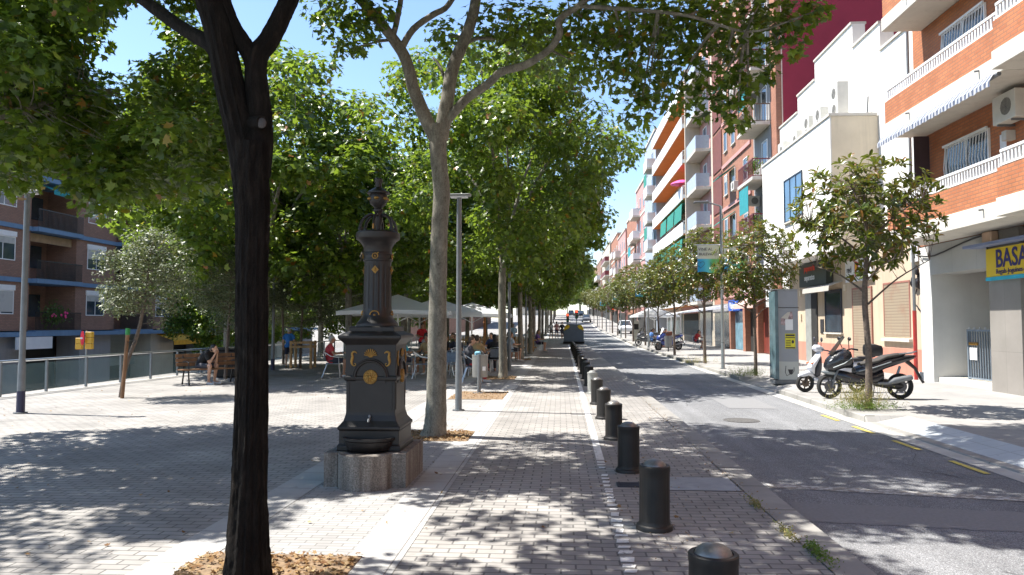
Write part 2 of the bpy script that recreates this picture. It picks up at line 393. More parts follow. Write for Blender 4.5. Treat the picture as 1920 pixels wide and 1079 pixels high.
# tree pits: soil sunk inside a rim of slabs
def pit(x0, x1, y0, y1, n_leaf, lab):
    tag(MB().box(x0, x1, y0, y1, -.05, .006).build('tree_pit_soil', M['soil']), kind='structure')
PITS = [(-2.62, -1.45, 4.35, 5.42), (-2.42, -1.35, 10.75, 11.75), (-2.55, -1.3, 16.7, 18.6), (-2.4, -1.4, 22.7, 24.1), (-2.4, -1.4, 35, 36.4)]
for p in PITS: pit(*p, 0, '')
# low retaining wall that carries the glass fence
o = MB().box(-14.1, -13.45, -12, 240, -2.5, -.12).build('retaining_wall', M['concrete']); o['kind'] = 'structure'
def manhole(x, y, r, z, m, lab):
    t = empty('manhole_cover', (x, y, z), 0, lab, 'manhole cover')
    MB().lathe([(r, -.01), (r, .006), (r*.94, .006), (r*.94, .003), (.01, .003)], n=28).build('lid', m, t)
    mb = MB()
    for k in range(-4, 5):
        h = math.sqrt(max(0, (r*.85)**2-(k*r*.19)**2)); mb.box(k*r*.19-.012, k*r*.19+.012, -h, h, .002, .009)
    mb.build('ribs', m, t)
g = G(1390, 789, -.1); manhole(g.x, g.y, .33, -.098, mat('cast_iron_worn', (.13, .125, .12), .7, .3, 20, .3, metal=.3), 'round iron manhole cover set in the asphalt road')
t = empty('access_cover', tuple(G(1180, 909, .003)), 0, 'dark square iron cover in the paving beside the second nearest bollard', 'access cover')
MB().box(-.13, .13, -.1, .1, -.01, .005).build('lid', mat('dark_cover', (.05, .05, .06), .6, .3, 15, metal=.3), t)
mb = MB()
for k in range(5): mb.box(-.11, .11, -.08+k*.036, -.065+k*.036, .004, .009)
mb.build('ribs', mat('dark_cover', (.05, .05, .06)), t)
# wear of the road: a smooth trench repair, darker patches, cracks
tr_ = mat('trench_asphalt', (.205, .206, .21), .8, .12, 30, .2, bscale=120)
ra = lambda a, b, n: [(a[0]+(b[0]-a[0])*k/n, a[1]+(b[1]-a[1])*k/n+random.uniform(-.02, .02)) for k in range(n)]
tag(MB().sheet(ra((2.2, 7.0), (5.15, 6.6), 30)+ra((5.3, 7.35), (2.2, 7.75), 30), -.096).build('road_repair', tr_), kind='structure')
tag(MB().sheet([(3.6, 16.2), (4.6, 16.1), (4.65, 18.6), (3.65, 18.7)], -.096).build('road_repair', tr_), kind='structure')
tag(MB().sheet([(2.5, 24), (5.6, 23.9), (5.6, 24.5), (2.5, 24.6)], -.096).build('road_repair', tr_), kind='structure')
mb = MB()
for k in range(16):
    x, y = random.uniform(2.4, 5.2), random.uniform(4.5, 30); a = random.choice([0, PI/2])+random.uniform(-.4, .4); pts = []
    for j in range(14): pts.append((x, y)); a += random.uniform(-.45, .45); x += .13*math.cos(a); y += .16*math.sin(a); x = min(5.3, max(2.25, x))
    vs = []; fs = []
    for j, (px_, py_) in enumerate(pts): wd = .006*random.uniform(.3, 1.2); vs += [(px_-wd, py_-wd*.7, -.0955), (px_+wd, py_+wd*.7, -.0955)]
    mb.add(vs, [(2*j, 2*j+1, 2*j+3, 2*j+2) for j in range(len(pts)-1)])
tag(mb.build('road_cracks', mat('crack_dark', (.05, .05, .05), .95)), kind='structure')
# ============================================================ TREES
Fv = CM @ Vector((0, 0, -1)); Rv = CM @ Vector((1, 0, 0)); Uv = CM @ Vector((0, 1, 0))
def pix(c):      # authoring check: where a point shows in the photograph
    v = Vector(c)-Vector((0, 0, 1.7)); d = max(.3, v.dot(Fv)); return 960+FPX*v.dot(Rv)/d, 539.5-FPX*v.dot(Uv)/d, FPX/d

def tmpl(outer, fold=.18, droop=.12):
    """leaf as a fan: outer = [(angle deg, radius)], tip along +Y"""
    pts = [(0, .05, 0)]
    for a, r in outer:
        x, y = r*math.cos(R_(a)), r*math.sin(R_(a)); pts.append((x, y, fold*abs(x)-droop*y*y))
    n = len(outer); return np.array(pts), np.array([(0, i+1, (i+1) % n+1) for i in range(n)])
STAR = tmpl([(90, 1), (72, .56), (63, .62), (52, .5), (35, .98), (20, .52), (-8, .72), (-35, .42), (-90, .3), (-145, .42), (188, .72), (160, .52), (145, .98), (128, .5), (117, .62), (108, .56)])
STAR2 = tmpl([(90, 1), (62, .5), (33, .95), (8, .5), (-12, .7), (-90, .3), (192, .7), (172, .5), (147, .95), (118, .5)])
BLOB = tmpl([(90, 1), (55, .55), (25, .95), (-50, .5), (-130, .5), (155, .95), (125, .55)])
OVAL = tmpl([(90, 1), (65, .62), (20, .36), (-60, .5), (-90, .85), (-120, .5), (160, .36), (115, .62)], .45, .15)
SMALL = tmpl([(90, 1), (30, .5), (-90, .8), (150, .5)], .3, .1)
BLADE = tmpl([(90, 1), (60, .03), (-90, .1), (120, .03)], 0, .3)
def leaves(name, pos, nrm, size, T, m, parent=None, yaw=None, tipdir=None):
    V, F = T; n = len(pos); k = len(V)
    nrm = nrm/np.maximum(1e-6, np.linalg.norm(nrm, axis=1, keepdims=True))
    if tipdir is None: tipdir = rng.normal(size=(n, 3))
    t = tipdir-nrm*(tipdir*nrm).sum(1, keepdims=True); t /= np.maximum(1e-6, np.linalg.norm(t, axis=1, keepdims=True))
    s = np.cross(t, nrm)
    size = np.broadcast_to(np.asarray(size, float), (n,))
    P = pos[:, None, :]+size[:, None, None]*(V[None, :, 0:1]*s[:, None, :]+V[None, :, 1:2]*t[:, None, :]+V[None, :, 2:3]*nrm[:, None, :])
    me = bpy.data.meshes.new(name); me.vertices.add(n*k); me.vertices.foreach_set('co', P.reshape(-1).astype(np.float32))
    fa = (F[None]+(np.arange(n)*k)[:, None, None]).reshape(-1); nf = n*len(F)
    me.loops.add(nf*3); me.loops.foreach_set('vertex_index', fa.astype(np.int32))
    me.polygons.add(nf); me.polygons.foreach_set('loop_start', np.arange(0, nf*3, 3, dtype=np.int32)); me.polygons.foreach_set('loop_total', np.full(nf, 3, np.int32))
    me.materials.append(m); me.update(calc_edges=True)
    o = bpy.data.objects.new(name, me); C.objects.link(o)
    if parent: o.parent = parent
    return o
def clump_pts(clumps, dens, flat=.75):
    ps = []; ns = []
    for c, r in clumps:
        n = max(6, int(dens*r*r*rng.uniform(.75, 1.25)))
        d = rng.normal(size=(n, 3)); d /= np.linalg.norm(d, axis=1, keepdims=True)
        u = rng.uniform(.25, 1.08, (n, 1))**.6
        p = d*u*r; p[:, 2] *= flat
        nn = d*.6+rng.normal(size=(n, 3))*.34; nn[:, 2] += .7
        ps.append(p+np.array(c)); ns.append(nn)
    return np.concatenate(ps), np.concatenate(ns)
def bez(a, b, sag=0., k=4, wob=.0):
    a = Vector(a); b = Vector(b); m = (a+b)/2+Vector((random.uniform(-1, 1), random.uniform(-1, 1), 0))*wob*(b-a).length+Vector((0, 0, sag))
    return [a.lerp(m, t).lerp(m.lerp(b, t), t) for t in [i/(k-1) for i in range(k)]]
def twigs(mb, nodes, clumps, r0=.02, n=4, maxl=1.7):
    nodes = [Vector(p) for p in nodes]
    for c, r in clumps:
        c = Vector(c); j = min(nodes, key=lambda p: (p-c).length+max(0, p.z-c.z)*.6)
        mx, my, _k = pix((j+c)/2)
        if (j-c).length > maxl or (math.hypot(mx-245, my-85) < 85 and c.y > 3): continue
        mb.tube(bez(j, c, .15*(c-j).length*random.uniform(-.4, 1), 5, .1), [r0*(1+.35*(c-j).length), r0*.9, r0*.7, r0*.5, r0*.25], n)
def smooth_path(pts, rads, k=3):
    """Catmull-Rom through the given points"""
    P = [Vector(p) for p in pts]; out = []; rr = []
    for i in range(len(P)-1):
        p0 = P[max(i-1, 0)]; p1 = P[i]; p2 = P[i+1]; p3 = P[min(i+2, len(P)-1)]
        for j in range(k):
            t = j/k; t2 = t*t; t3 = t2*t
            out.append(.5*((2*p1)+(p2-p0)*t+(2*p0-5*p1+4*p2-p3)*t2+(3*p1-p0-3*p2+p3)*t3)); rr.append(rads[i]+(rads[i+1]-rads[i])*t)
    out.append(P[-1]); rr.append(rads[-1]); return out, rr
def limb(mb, pts, rads, n=12, jit=.04, k=4, ridge=0.):
    p, r = smooth_path(pts, rads, k); mb.tube(p, r, n, True, jit, ridge); return p
def ptsY(lst): return [AY(*q) for q in lst]
def sub(p, o): return tuple(Vector(p)-Vector(o))
def hero(label, cat, name, base, trunkfn, clumps, dens, size, T, leafm, barkm_, leafname='crown', group=None, flat=.75, twr=.02, sizevar=.3):
    t = empty(name, base, 0, label, cat, group); O = Vector(base)
    mb = MB(); nodes = trunkfn(mb)
    twigs(mb, nodes, clumps, twr)
    mb.v = [sub(p, O) for p in mb.v]
    mb.build('trunk', barkm_, t, smooth=True, ang=1.2)
    P, N = clump_pts(clumps, dens, flat)
    leaves(leafname, P-np.array(O), N, size*rng.uniform(1-sizevar, 1+sizevar*.6, len(P)), T, leafm, t)
    return t
def scatter(center, rad, n, rmin, rmax, keep=None, shell=.35):
    out = []
    while len(out) < n:
        d = Vector((random.gauss(0, 1), random.gauss(0, 1), random.gauss(0, 1))).normalized(); u = random.uniform(shell**3, 1)**(1/3)
        c = Vector(center)+Vector((d.x*rad[0]*u, d.y*rad[1]*u, d.z*rad[2]*u))
        if keep and not keep(c): continue
        out.append((tuple(c), random.uniform(rmin, rmax)))
    return out
# ---- the near dark-barked tree in the left foreground
B1 = G(464, 1092, 0)
def trunk1(mb):
    Y = B1.y; n = []
    n += limb(mb, [AY(464, 1140, Y), AY(465, 1040, Y), AY(468, 900, Y), AY(472, 700, Y), AY(472, 520, Y), AY(474, 400, Y), AY(470, 330, Y), AY(472, 270, Y)], [.18, .138, .112, .102, .100, .108, .118, .118], 64, .02, 18, .07)
    n += limb(mb, [AY(466, 330, Y), AY(452, 255, Y), AY(430, 160, Y), AY(410, 60, Y), AY(388, -20, Y-.05), AY(350, -150, Y-.3), AY(330, -420, Y-.8)], [.105, .10, .097, .095, .09, .08, .04], 44, .02, 10, .07)
    n += limb(mb, [AY(480, 330, Y+.02), AY(488, 240, Y+.03), AY(480, 120, Y+.05), AY(505, 75, Y+.1), AY(528, 30, Y+.1), AY(552, -30, Y+.2), AY(600, -200, Y+.5), AY(660, -460, Y+.8)], [.092, .085, .070, .066, .062, .06, .05, .03], 36, .02, 10, .07)
    n += limb(mb, [AY(480, 150, Y+.04), AY(474, 112, Y+.05), AY(452, 75, Y+.04), AY(432, 40, Y+.02), AY(418, 0, Y)], [.06, .062, .055, .052, .05], 30, .02, 10, .07)
    n += limb(mb, [AY(425, 128, Y), AY(395, 85, Y+.1), AY(340, 52, Y+.2), AY(275, 5, Y+.3), AY(220, -40, Y+.4), AY(60, -200, Y+.8)], [.06, .055, .05, .045, .04, .02], 10, .05)
    mb.tube([AY(472, 232, Y), AY(492, 229, Y-.12)], [.05, .042], 10)
    return n
# openings of the crowns: where the sun reaches the ground in the photograph
GAPS = [(G(px, py, z), r) for px, py, z, r in [(380, 1045, 0, .5), (745, 1010, 0, .5), (600, 985, 0, .3), (640, 1060, 0, .4), (130, 1050, 0, .8), (1020, 1010, 0, .3), (900, 920, 0, .25), (1760, 1040, -.1, .8), (1900, 1050, -.1, .6), (1600, 1040, -.1, .45),
  (1300, 765, -.1, 1.), (1450, 788, -.1, .8), (1600, 800, -.1, .5), (1040, 752, 0, .8), (950, 770, 0, .6), (600, 750, 0, 1.6), (450, 750, 0, 1.6), (250, 750, 0, 1.6), (1240, 1000, 0, .22), (1350, 1030, 0, .25)]+[(x, 914, -.1, .16) for x in range(1390, 1900, 50)]]
def gap_ok(c, r=.6):
    k = c[2]/math.tan(SUN_EL); x, y = c[0]+k*.987, c[1]-k*.158
    return all(math.hypot(x-g.x, y-g.y) > q+.3*r for g, q in GAPS)
def above(c):
    x, y, k = pix(c); return (y+k*.55 < -6 or c[1] < 1.5) and gap_ok(c)
cl1 = scatter((-2.2, 4.8, 7.2), (4.6, 4.4, 2.6), 135, .5, .8, above)
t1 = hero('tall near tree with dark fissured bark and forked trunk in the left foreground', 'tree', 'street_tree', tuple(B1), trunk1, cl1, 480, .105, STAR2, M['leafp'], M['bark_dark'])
pr = MB().ell((0, 0, 0), (.032, .015, .036), 12, 6).build('pruning_scar', mat('cut_wood', (.05, .043, .04), .8), t1); pr.location = AY(491, 231, B1.y-.13)-B1

# ---- plane tree just right of the fountain
B2 = G(815, 818, 0)
def trunk2(mb):
    Y = B2.y; n = []
    n += limb(mb, [AY(812, 824, Y), AY(815, 808, Y), AY(817, 780, Y), AY(819, 700, Y), AY(821, 560, Y), AY(824, 430, Y), AY(828, 360, Y), AY(822, 290, Y), AY(822, 235, Y)], [.225, .185, .162, .148, .137, .128, .128, .128, .145], 20, .035, 5)
    n += limb(mb, [AY(818, 262, Y), AY(795, 215, Y-.05), AY(775, 165, Y-.15), AY(762, 115, Y-.25), AY(742, 80, Y-.3), AY(712, 42, Y-.4), AY(675, 0, Y-.5), AY(610, -60, Y-.7), AY(540, -220, Y-1)], [.11, .105, .095, .088, .085, .075, .07, .055, .025], 12)
    n += limb(mb, [AY(735, 75, Y-.3), AY(746, 30, Y-.4), AY(752, -30, Y-.5), AY(740, -200, Y-.6)], [.045, .042, .038, .02], 10)
    n += limb(mb, [AY(752, 92, Y-.3), AY(775, 55, Y-.2), AY(812, 28, Y-.1), AY(842, 8, Y), AY(870, -60, Y), AY(900, -250, Y)], [.055, .052, .048, .045, .038, .02], 10)
    n += limb(mb, [AY(826, 262, Y), AY(838, 190, Y), AY(850, 125, Y+.1), AY(877, 60, Y+.2), AY(892, 0, Y+.2), AY(890, -70, Y+.3), AY(880, -300, Y+.3)], [.12, .105, .098, .09, .085, .075, .03], 12)
    n += limb(mb, [AY(832, 235, Y), AY(870, 190, Y-.1), AY(915, 158, Y-.2), AY(940, 135, Y-.3), AY(985, 122, Y-.4), AY(1030, 93, Y-.6), AY(1050, 62, Y-.8), AY(1048, 38, Y-.9), AY(1085, 12, Y-1), AY(1140, -30, Y-1.3), AY(1260, -60, Y-1.6)], [.075, .07, .064, .06, .056, .052, .05, .046, .042, .036, .02], 10)
    n += limb(mb, [AY(852, 115, Y+.1), AY(880, 78, Y+.4), AY(920, 72, Y+.6), AY(975, 82, Y+.9)], [.04, .036, .03, .018], 8)
    n += limb(mb, [AY(835, 150, Y+.1), AY(822, 120, Y+.3), AY(812, 108, Y+.4)], [.03, .024, .012], 8)
    n += limb(mb, [AY(1085, 12, Y-1), AY(1180, 18, Y-1.5), AY(1290, 30, Y-2), AY(1400, 60, Y-2.3), AY(1480, 40, Y-2.5)], [.03, .028, .022, .016, .01], 8)
    return n
vis2 = [(600, 18, -.3, 45), (632, 52, -.4, 48), (660, 20, -.6, 60), (668, 78, -.3, 38), (700, 55, -.5, 38), (716, 20, -.5, 42), (645, 95, -.4, 26),
 (840, 70, .6, 50), (930, 40, .5, 66), (990, 45, .2, 70), (930, 95, 1, 55), (1050, 60, 0, 70), (1110, 45, -.4, 72), (1000, 110, .8, 60), (1090, 120, -.2, 70), (1160, 95, -.7, 70), (1140, 30, -.6, 80), (1180, 150, -.7, 60),
 (1215, 55, -1.2, 75), (1225, 130, -1.2, 62), (1280, 60, -1.5, 78), (1290, 135, -1.5, 66), (1262, 190, -1.4, 48), (1345, 55, -1.8, 76), (1350, 130, -1.8, 66), (1330, 195, -1.7, 50), (1372, 205, -1.8, 38), (1405, 70, -2, 70), (1405, 140, -2, 52), (1385, 232, -1.9, 28), (1455, 45, -2.2, 62), (1470, 95, -2.2, 44), (1500, 30, -2.4, 46), (1535, 18, -2.5, 34), (1250, 0, -1, 70), (1350, 0, -1.5, 70), (1430, -5, -2, 60), (1200, 215, -.9, 42), (1215, 180, -1, 40), (1400, 185, -2, 30)]
cl2 = [(tuple(AY(x, y, B2.y+dy)), r/FPX*(B2.y+dy)) for x, y, dy, r in vis2]
def keep2(c):
    x, y, k = pix(c); return (y+k*.7 < -10 or (x < 560 and c[1] < 4)) and gap_ok(c)
cl2 += scatter((-.7, 10.0, 8.8), (5.4, 4.2, 2.7), 170, .55, .85, keep2)
hero('mottled plane tree with three spreading limbs just right of the iron fountain', 'tree', 'plane_tree', tuple(B2), trunk2, cl2, 640, .088, STAR, M['leafp'], M['bark_plane'], group='plane trees lining the promenade')

# ---- big plane whose trunk stands just outside the frame on the left; its crown fills the upper left
B0 = (-9.6, 9.2, 0)
def trunk0(mb):
    n = []
    n += limb(mb, [(-9.6, 9.2, -.05), (-9.6, 9.2, .1), (-9.55, 9.2, 1.5), (-9.5, 9.2, 3), (-9.4, 9.3, 4)], [.3, .22, .19, .18, .17], 16)
    n += limb(mb, [(-9.4, 9.3, 3.9), (-8.9, 9.4, 5.2), (-8.2, 9.6, 6.8), (-7.8, 9.8, 8.6)], [.13, .11, .08, .03])
    n += limb(mb, [(-9.45, 9.2, 3.4), (-8.2, 9.1, 4.05), AY(20, 212, 9.0), AY(80, 196, 9.2), AY(140, 175, 9.5), AY(185, 168, 10)], [.08, .06, .045, .036, .025, .012], 8)
    n += limb(mb, [(-9.4, 9.3, 3.9), (-10.5, 9.8, 5.6), (-11.4, 10, 7.4)], [.12, .08, .03])
    n += limb(mb, [(-9.4, 9.3, 3.6), (-8.6, 10.2, 4.4), (-6.8, 11.2, 5.2), (-5.4, 11.8, 5.9)], [.09, .07, .045, .015])
    return n
def low0(x):     # lower edge of this crown as the photograph shows it
    P = [(-400, 330), (0, 385), (60, 375), (100, 330), (125, 360), (165, 405), (205, 425), (240, 395), (290, 405), (330, 400), (380, 385), (420, 360), (470, 330), (600, 300)]
    for (a, ya), (b, yb) in zip(P, P[1:]):
        if x <= b: return ya+(yb-ya)*(x-a)/(b-a)
    return 300
def keep0(c):
    x, y, k = pix(c)
    if x > 475 or y+k*.38 > low0(x): return False
    for hx, hy, hr in ((240, 92, 36), (265, 60, 20), (462, 30, 48)):
        if math.hypot(x-hx, y-hy) < hr+k*.32: return False
    return True
cl0 = scatter((-7.4, 10.0, 5.6), (4.3, 2.9, 3.1), 150, .36, .58, keep0, .1)+scatter((-9, 9.2, 7.8), (4, 4, 2.6), 28, .45, .75, lambda c: pix(c)[1] < -30)
for gx in range(-30, 460, 42):
    for gy in range(-20, 400, 42):
        c = tuple(AY(gx+random.uniform(-18, 18), gy+random.uniform(-18, 18), random.uniform(8.8, 11.6)))
        if keep0(c) and random.random() < .93: cl0.append((c, random.uniform(.3, .45)))
for x, y in ((20, 330), (60, 300), (110, 290), (150, 340), (190, 375), (235, 345), (285, 350), (330, 340), (370, 330), (405, 300), (15, 260), (180, 290), (300, 270)):
    cl0.append((tuple(AY(x, y, random.uniform(8.6, 10.5))), random.uniform(.3, .42)))
hero('broad plane tree crown hanging over the plaza in the upper left corner', 'tree', 'plane_tree', B0, trunk0, cl0, 800, .088, STAR, M['leafp'], M['bark_plane'], group='plane trees of the plaza', twr=.009)

# ---- general plane tree, three variants shared by the rows
def plane_variant(seed, H=10.8, cz=7.1, rad=(4.7, 5.2, 3.9), n=120, dens=150, size=.15, T=BLOB, base_z=3.9, r=.15):
    random.seed(seed)
    t = empty('plane_tree'); mb = MB(); nodes = limb(mb, [(0, 0, -.1), (.02, 0, .05), (.03, .02, .4), (random.uniform(-.1, .1), 0, 2.2), (random.uniform(-.1, .1), .05, base_z)], [r*1.6, r*1.3, r*1.05, r*.95, r*.9], 12)
    top = nodes[-1]
    for k in range(5):
        a = 2*PI*k/5+random.uniform(-.4, .4); q = random.uniform(.5, .75)
        e = Vector((math.cos(a)*rad[0]*q, math.sin(a)*rad[1]*q, cz+random.uniform(.2, 2)))
        nodes += limb(mb, [top-Vector((0, 0, .15)), top.lerp(e, .35)+Vector((0, 0, .5)), top.lerp(e, .7)+Vector((0, 0, .3)), e], [r*.6, r*.42, r*.3, r*.1], 8)
    nodes += limb(mb, [top, top+Vector((.2, .1, 2)), Vector((0, 0, H-1))], [r*.6, r*.4, r*.1], 8)
    cl = scatter((0, 0, cz), rad, n, .6, 1.1, lambda c: c[2] > 3.15+.08*math.hypot(c[0], c[1]), .45)
    twigs(mb, nodes, cl, .022)
    mb.build('trunk', M['bark_plane'], t, smooth=True, ang=1.2)
    P, N = clump_pts(cl, dens, .7); leaves('crown', P, N, size*rng.uniform(.6, 1.15, len(P)), T, M['leafp'], t)
    return t
def drop_src(t):
    for c in list(t.children): bpy.data.objects.remove(c)
    bpy.data.objects.remove(t)
VA = plane_variant(11, n=150, dens=300, size=.13, T=STAR2)
VB = plane_variant(23, cz=6.9, rad=(4.9, 5.4, 4.0), n=140, dens=250, size=.15)
VC = plane_variant(37, cz=6.6, rad=(4.5, 4.8, 3.9), n=125, dens=250, size=.15)
ORD = ['first', 'second', 'third', 'fourth', 'fifth', 'sixth', 'seventh', 'eighth', 'ninth', 'tenth', 'eleventh', 'twelfth', 'thirteenth', 'fourteenth', 'fifteenth', 'sixteenth', 'seventeenth', 'eighteenth']
row = [(-1.82, 23.3, VA, 1.0), (-1.85, 35.6, VB, 1.), (-1.7, 42.0, VC, .95), (-1.75, 48.2, VA, 1.0), (-1.75, 60.5, VB, 1.0), (-1.7, 73, VC, 1.05), (-1.7, 86, VB, 1), (-1.6, 99, VC, 1), (-1.5, 113, VB, 1), (-1.4, 128, VC, 1.05), (-1.3, 145, VB, 1), (-1.2, 163, VC, 1.1), (-1.2, 183, VB, 1.1), (-1.2, 205, VC, 1.1)]
USED = set()
def place(v, x, y, s, rz, label, group, z=None):
    z = gz(y) if z is None else z; S = (s*(.82 if 'lining' in group else 1), s, s)
    if v.name not in USED:
        USED.add(v.name); v.location = (x, y, z-.02); v.rotation_euler = (0, 0, rz); v.scale = S; tag(v, label, 'tree', group); return v
    c = copy_tree(v, (x, y, z-.02), rz, label, group, scale=S); c['category'] = 'tree'; return c
for i, (x, y, v, s) in enumerate(row):
    lab = 'pale-trunked plane tree behind the litter bin, second of the promenade row' if i == 0 else 'plane tree of the promenade row, %s counted from the fountain' % ORD[i+1]
    place(v, x, y, s, PI*(i % 2)+.25*((i*7) % 3-1), lab, 'plane trees lining the promenade')
inner = [(-9.8, 23.8, VB, .97, 'tall plane tree behind the dark trunk, left of the fountain'), (-7.7, 26.6, VC, .84, 'plane tree whose trunk rises between fountain and parasols'), (-7.1, 33.5, VC, .95, 'plane tree over the cafe terrace, just past the parasols'), (-7.0, 44, VB, 1, 'plane tree beside the wooden swing on the plaza'),
 (-7.0, 56, VC, 1, 'plane tree behind the wooden swing on the plaza'), (-7, 70, VB, 1.05, 'plane tree deep in the plaza beyond the playground'), (-12.2, 37, VC, .85, 'plane tree by the glass fence behind the man in blue'), (-12.2, 47, VB, .9, 'plane tree by the far glass fence, left of the swing'),
 (-12.7, 27.6, VC, .82, 'plane tree by the fence behind the seated man on the bench'), (-12.4, 60, VC, 1, 'far plane tree at the back of the plaza by the fence'), (-9.8, 52, VB, .95, 'plane tree in the shade behind the swing, nearest the fence'), (-9.6, 63, VC, 1, 'plane tree filling the dark back of the plaza'), (-4.4, 66, VB, .95, 'plane tree past the playground close to the promenade row'), (-12.3, 78, VB, 1.1, 'farthest plane tree at the plaza edge above the lower street'), (-7, 88, VC, 1.1, 'very distant plane tree closing the plaza view')]
for i, (x, y, v, s, lab) in enumerate(inner): place(v, x, y, s, 2.1*i, lab, 'plane trees of the plaza')
for i, (x, y, s, lab) in enumerate([(-22.2, 46.5, .72, 'dark tree on the lower street hiding the brick flats right of the balconies'), (-22.4, 56, .8, 'second dark tree on the lower street along the brick flats'), (-22.2, 68, .9, 'third dark tree on the lower street, far along the brick flats'), (-18.5, 84, 1.1, 'farthest dark tree down on the lower street')]):
    place([VC, VB][i % 2], x, y, s, .7*i, lab, 'trees on the lower street', -2.3)

# ---- small holm oaks by the glass fence
def oak_variant(seed, cz=3.0, rad=(1.15, 1.15, 1.25), n=60, lean=0.):
    random.seed(seed); t = empty('holm_oak'); mb = MB()
    nodes = limb(mb, [(0, 0, -.05), (.02+lean*.3, 0, .8), (.05+lean, 0, 1.6), (.1+lean*1.4, 0, 2.6), (.1+lean*1.6, 0, 3.6)], [.06, .05, .045, .035, .012], 8)
    cl = scatter((.1+lean*1.5, 0, cz), rad, n, .26, .42, None, .3); twigs(mb, nodes, cl, .01)
    mb.build('trunk', M['bark_thin'], t, smooth=True, ang=1.2)
    P, N = clump_pts(cl, 900, .85); leaves('crown', P, N, .055*rng.uniform(.6, 1.2, len(P)), SMALL, M['leafo'], t); return t
O1 = oak_variant(5, 3.05, (1.2, 1.2, 1.2), 75, .35); O2 = oak_variant(9, 3.0, (1.5, 1.5, 1.5), 95)
g = G(226, 745); place(O1, g.x, g.y, .93, 0, 'small leaning holm oak tied to a wooden stake before the glass fence', 'holm oaks by the glass fence')
for x, y, s, lab in ((-10.35, 22.4, .92, 'round holm oak behind the bench with the seated man'), (-10.1, 28.3, 1.0, 'holm oak growing inside the wooden tree guard'), (-11.6, 30.5, 1.05, 'dark holm oak just left of the man in the blue shirt'), (-9.2, 34, 1.1, 'holm oak in the shade behind the man in the red shirt'), (-11.2, 26.2, .9, 'holm oak between the black bin and the tall lamp post')):
    place(O2, x, y, s, x*3, lab, 'holm oaks by the glass fence')

# ---- magnolias on the right pavement
def magnolia(seed, n=110, cz=3.55, rad=(1.3, 1.3, 1.15), H=4.5, per=9, lf=.125):
    random.seed(seed); t = empty('magnolia_tree'); mb = MB()
    nodes = limb(mb, [(0, 0, -.05), (.0, 0, .1), (.02, 0, 1.0), (-.02, .02, 2.0), (.03, 0, 3.0), (.0, 0, H-.5)], [.085, .065, .055, .05, .035, .012], 10)
    ends = []
    for k in range(8):
        a = 2.4*k+random.uniform(-.3, .3); z0 = 1.9+k*.22; st = Vector((0, 0, z0)); e = Vector((math.cos(a)*rad[0]*.8, math.sin(a)*rad[1]*.8, z0+random.uniform(.3, .9)))
        nodes += limb(mb, [st, st.lerp(e, .5)+Vector((0, 0, .08)), e], [.022, .016, .007], 6)
    cl = scatter((0, 0, cz), rad, n, .1, .1, None, .25)
    twigs(mb, nodes, cl, .006)
    mb.build('trunk', M['bark_thin'], t, smooth=True, ang=1.2)
    P = []; N = []; T = []
    for c, r in cl:
        ax = (Vector(c)-Vector((0, 0, cz-.6))).normalized()+Vector((0, 0, .5)); ax.normalize(); k0 = random.random()*6
        o1 = ax.orthogonal().normalized(); o2 = ax.cross(o1)
        for j in range(per+random.randint(-2, 3)):
            a = k0+j*2.4; d = (o1*math.cos(a)+o2*math.sin(a))*random.uniform(.6, 1.1)+ax*random.uniform(-.3, .9); d.normalize()
            P.append(Vector(c)+d*lf*.95); T.append(d); N.append((ax-d*ax.dot(d))+Vector((random.gauss(0, .25), random.gauss(0, .25), random.gauss(0, .25))))
    P, N, T = (np.array([tuple(q) for q in Q]) for Q in (P, N, T))
    leaves('crown', P, N, lf*rng.uniform(.75, 1.2, len(P)), OVAL, M['leafm'], t, tipdir=T); return t
M1 = magnolia(3, 330, 3.55, (1.35, 1.2, 1.12), H=4.6, per=8, lf=.088); M2 = magnolia(14, 460, 3.85, (1.45, 1.45, 1.45), H=5.2, per=8, lf=.085)
mag = [(1629, 768, M1, 1.08, 'magnolia tree with dry grass at its foot beside the black scooter'), (1417, 705, M2, .96, 'magnolia tree left of the grey cabinet'), (1322, 682, M2, 1.1, 'magnolia tree beside the lamp post with the heart banner'), (1265, 666, M2, 1.12, 'magnolia tree by the parked motorbikes')]
ys = []
for i, (px, py, v, s, lab) in enumerate(mag):
    g = G(px, py, .03); ys.append(g.y); place(v, g.x, g.y, s, 1.1*i, lab, 'magnolias along the right pavement', .03)
for i, y in enumerate((50, 58.5, 67, 76, 85, 95, 106, 118, 131, 146, 163, 182)):
    place(M2, 6.55+(.1 if i % 2 else 0), y, 1.12+.1*(i % 3), 1.7*i, 'magnolia in the right row, %s past the motorbikes' % ORD[i], 'magnolias along the right pavement', gz(y)+.03)
for i, (x, y) in enumerate(((9, 205), (6, 228), (2.6, 262), (-3, 248), (7.5, 270))):
    place(VC, x, y, 1.15, i, 'distant street tree at the hill top, %s to come into view' % ORD[i], 'trees at the far end of the street')
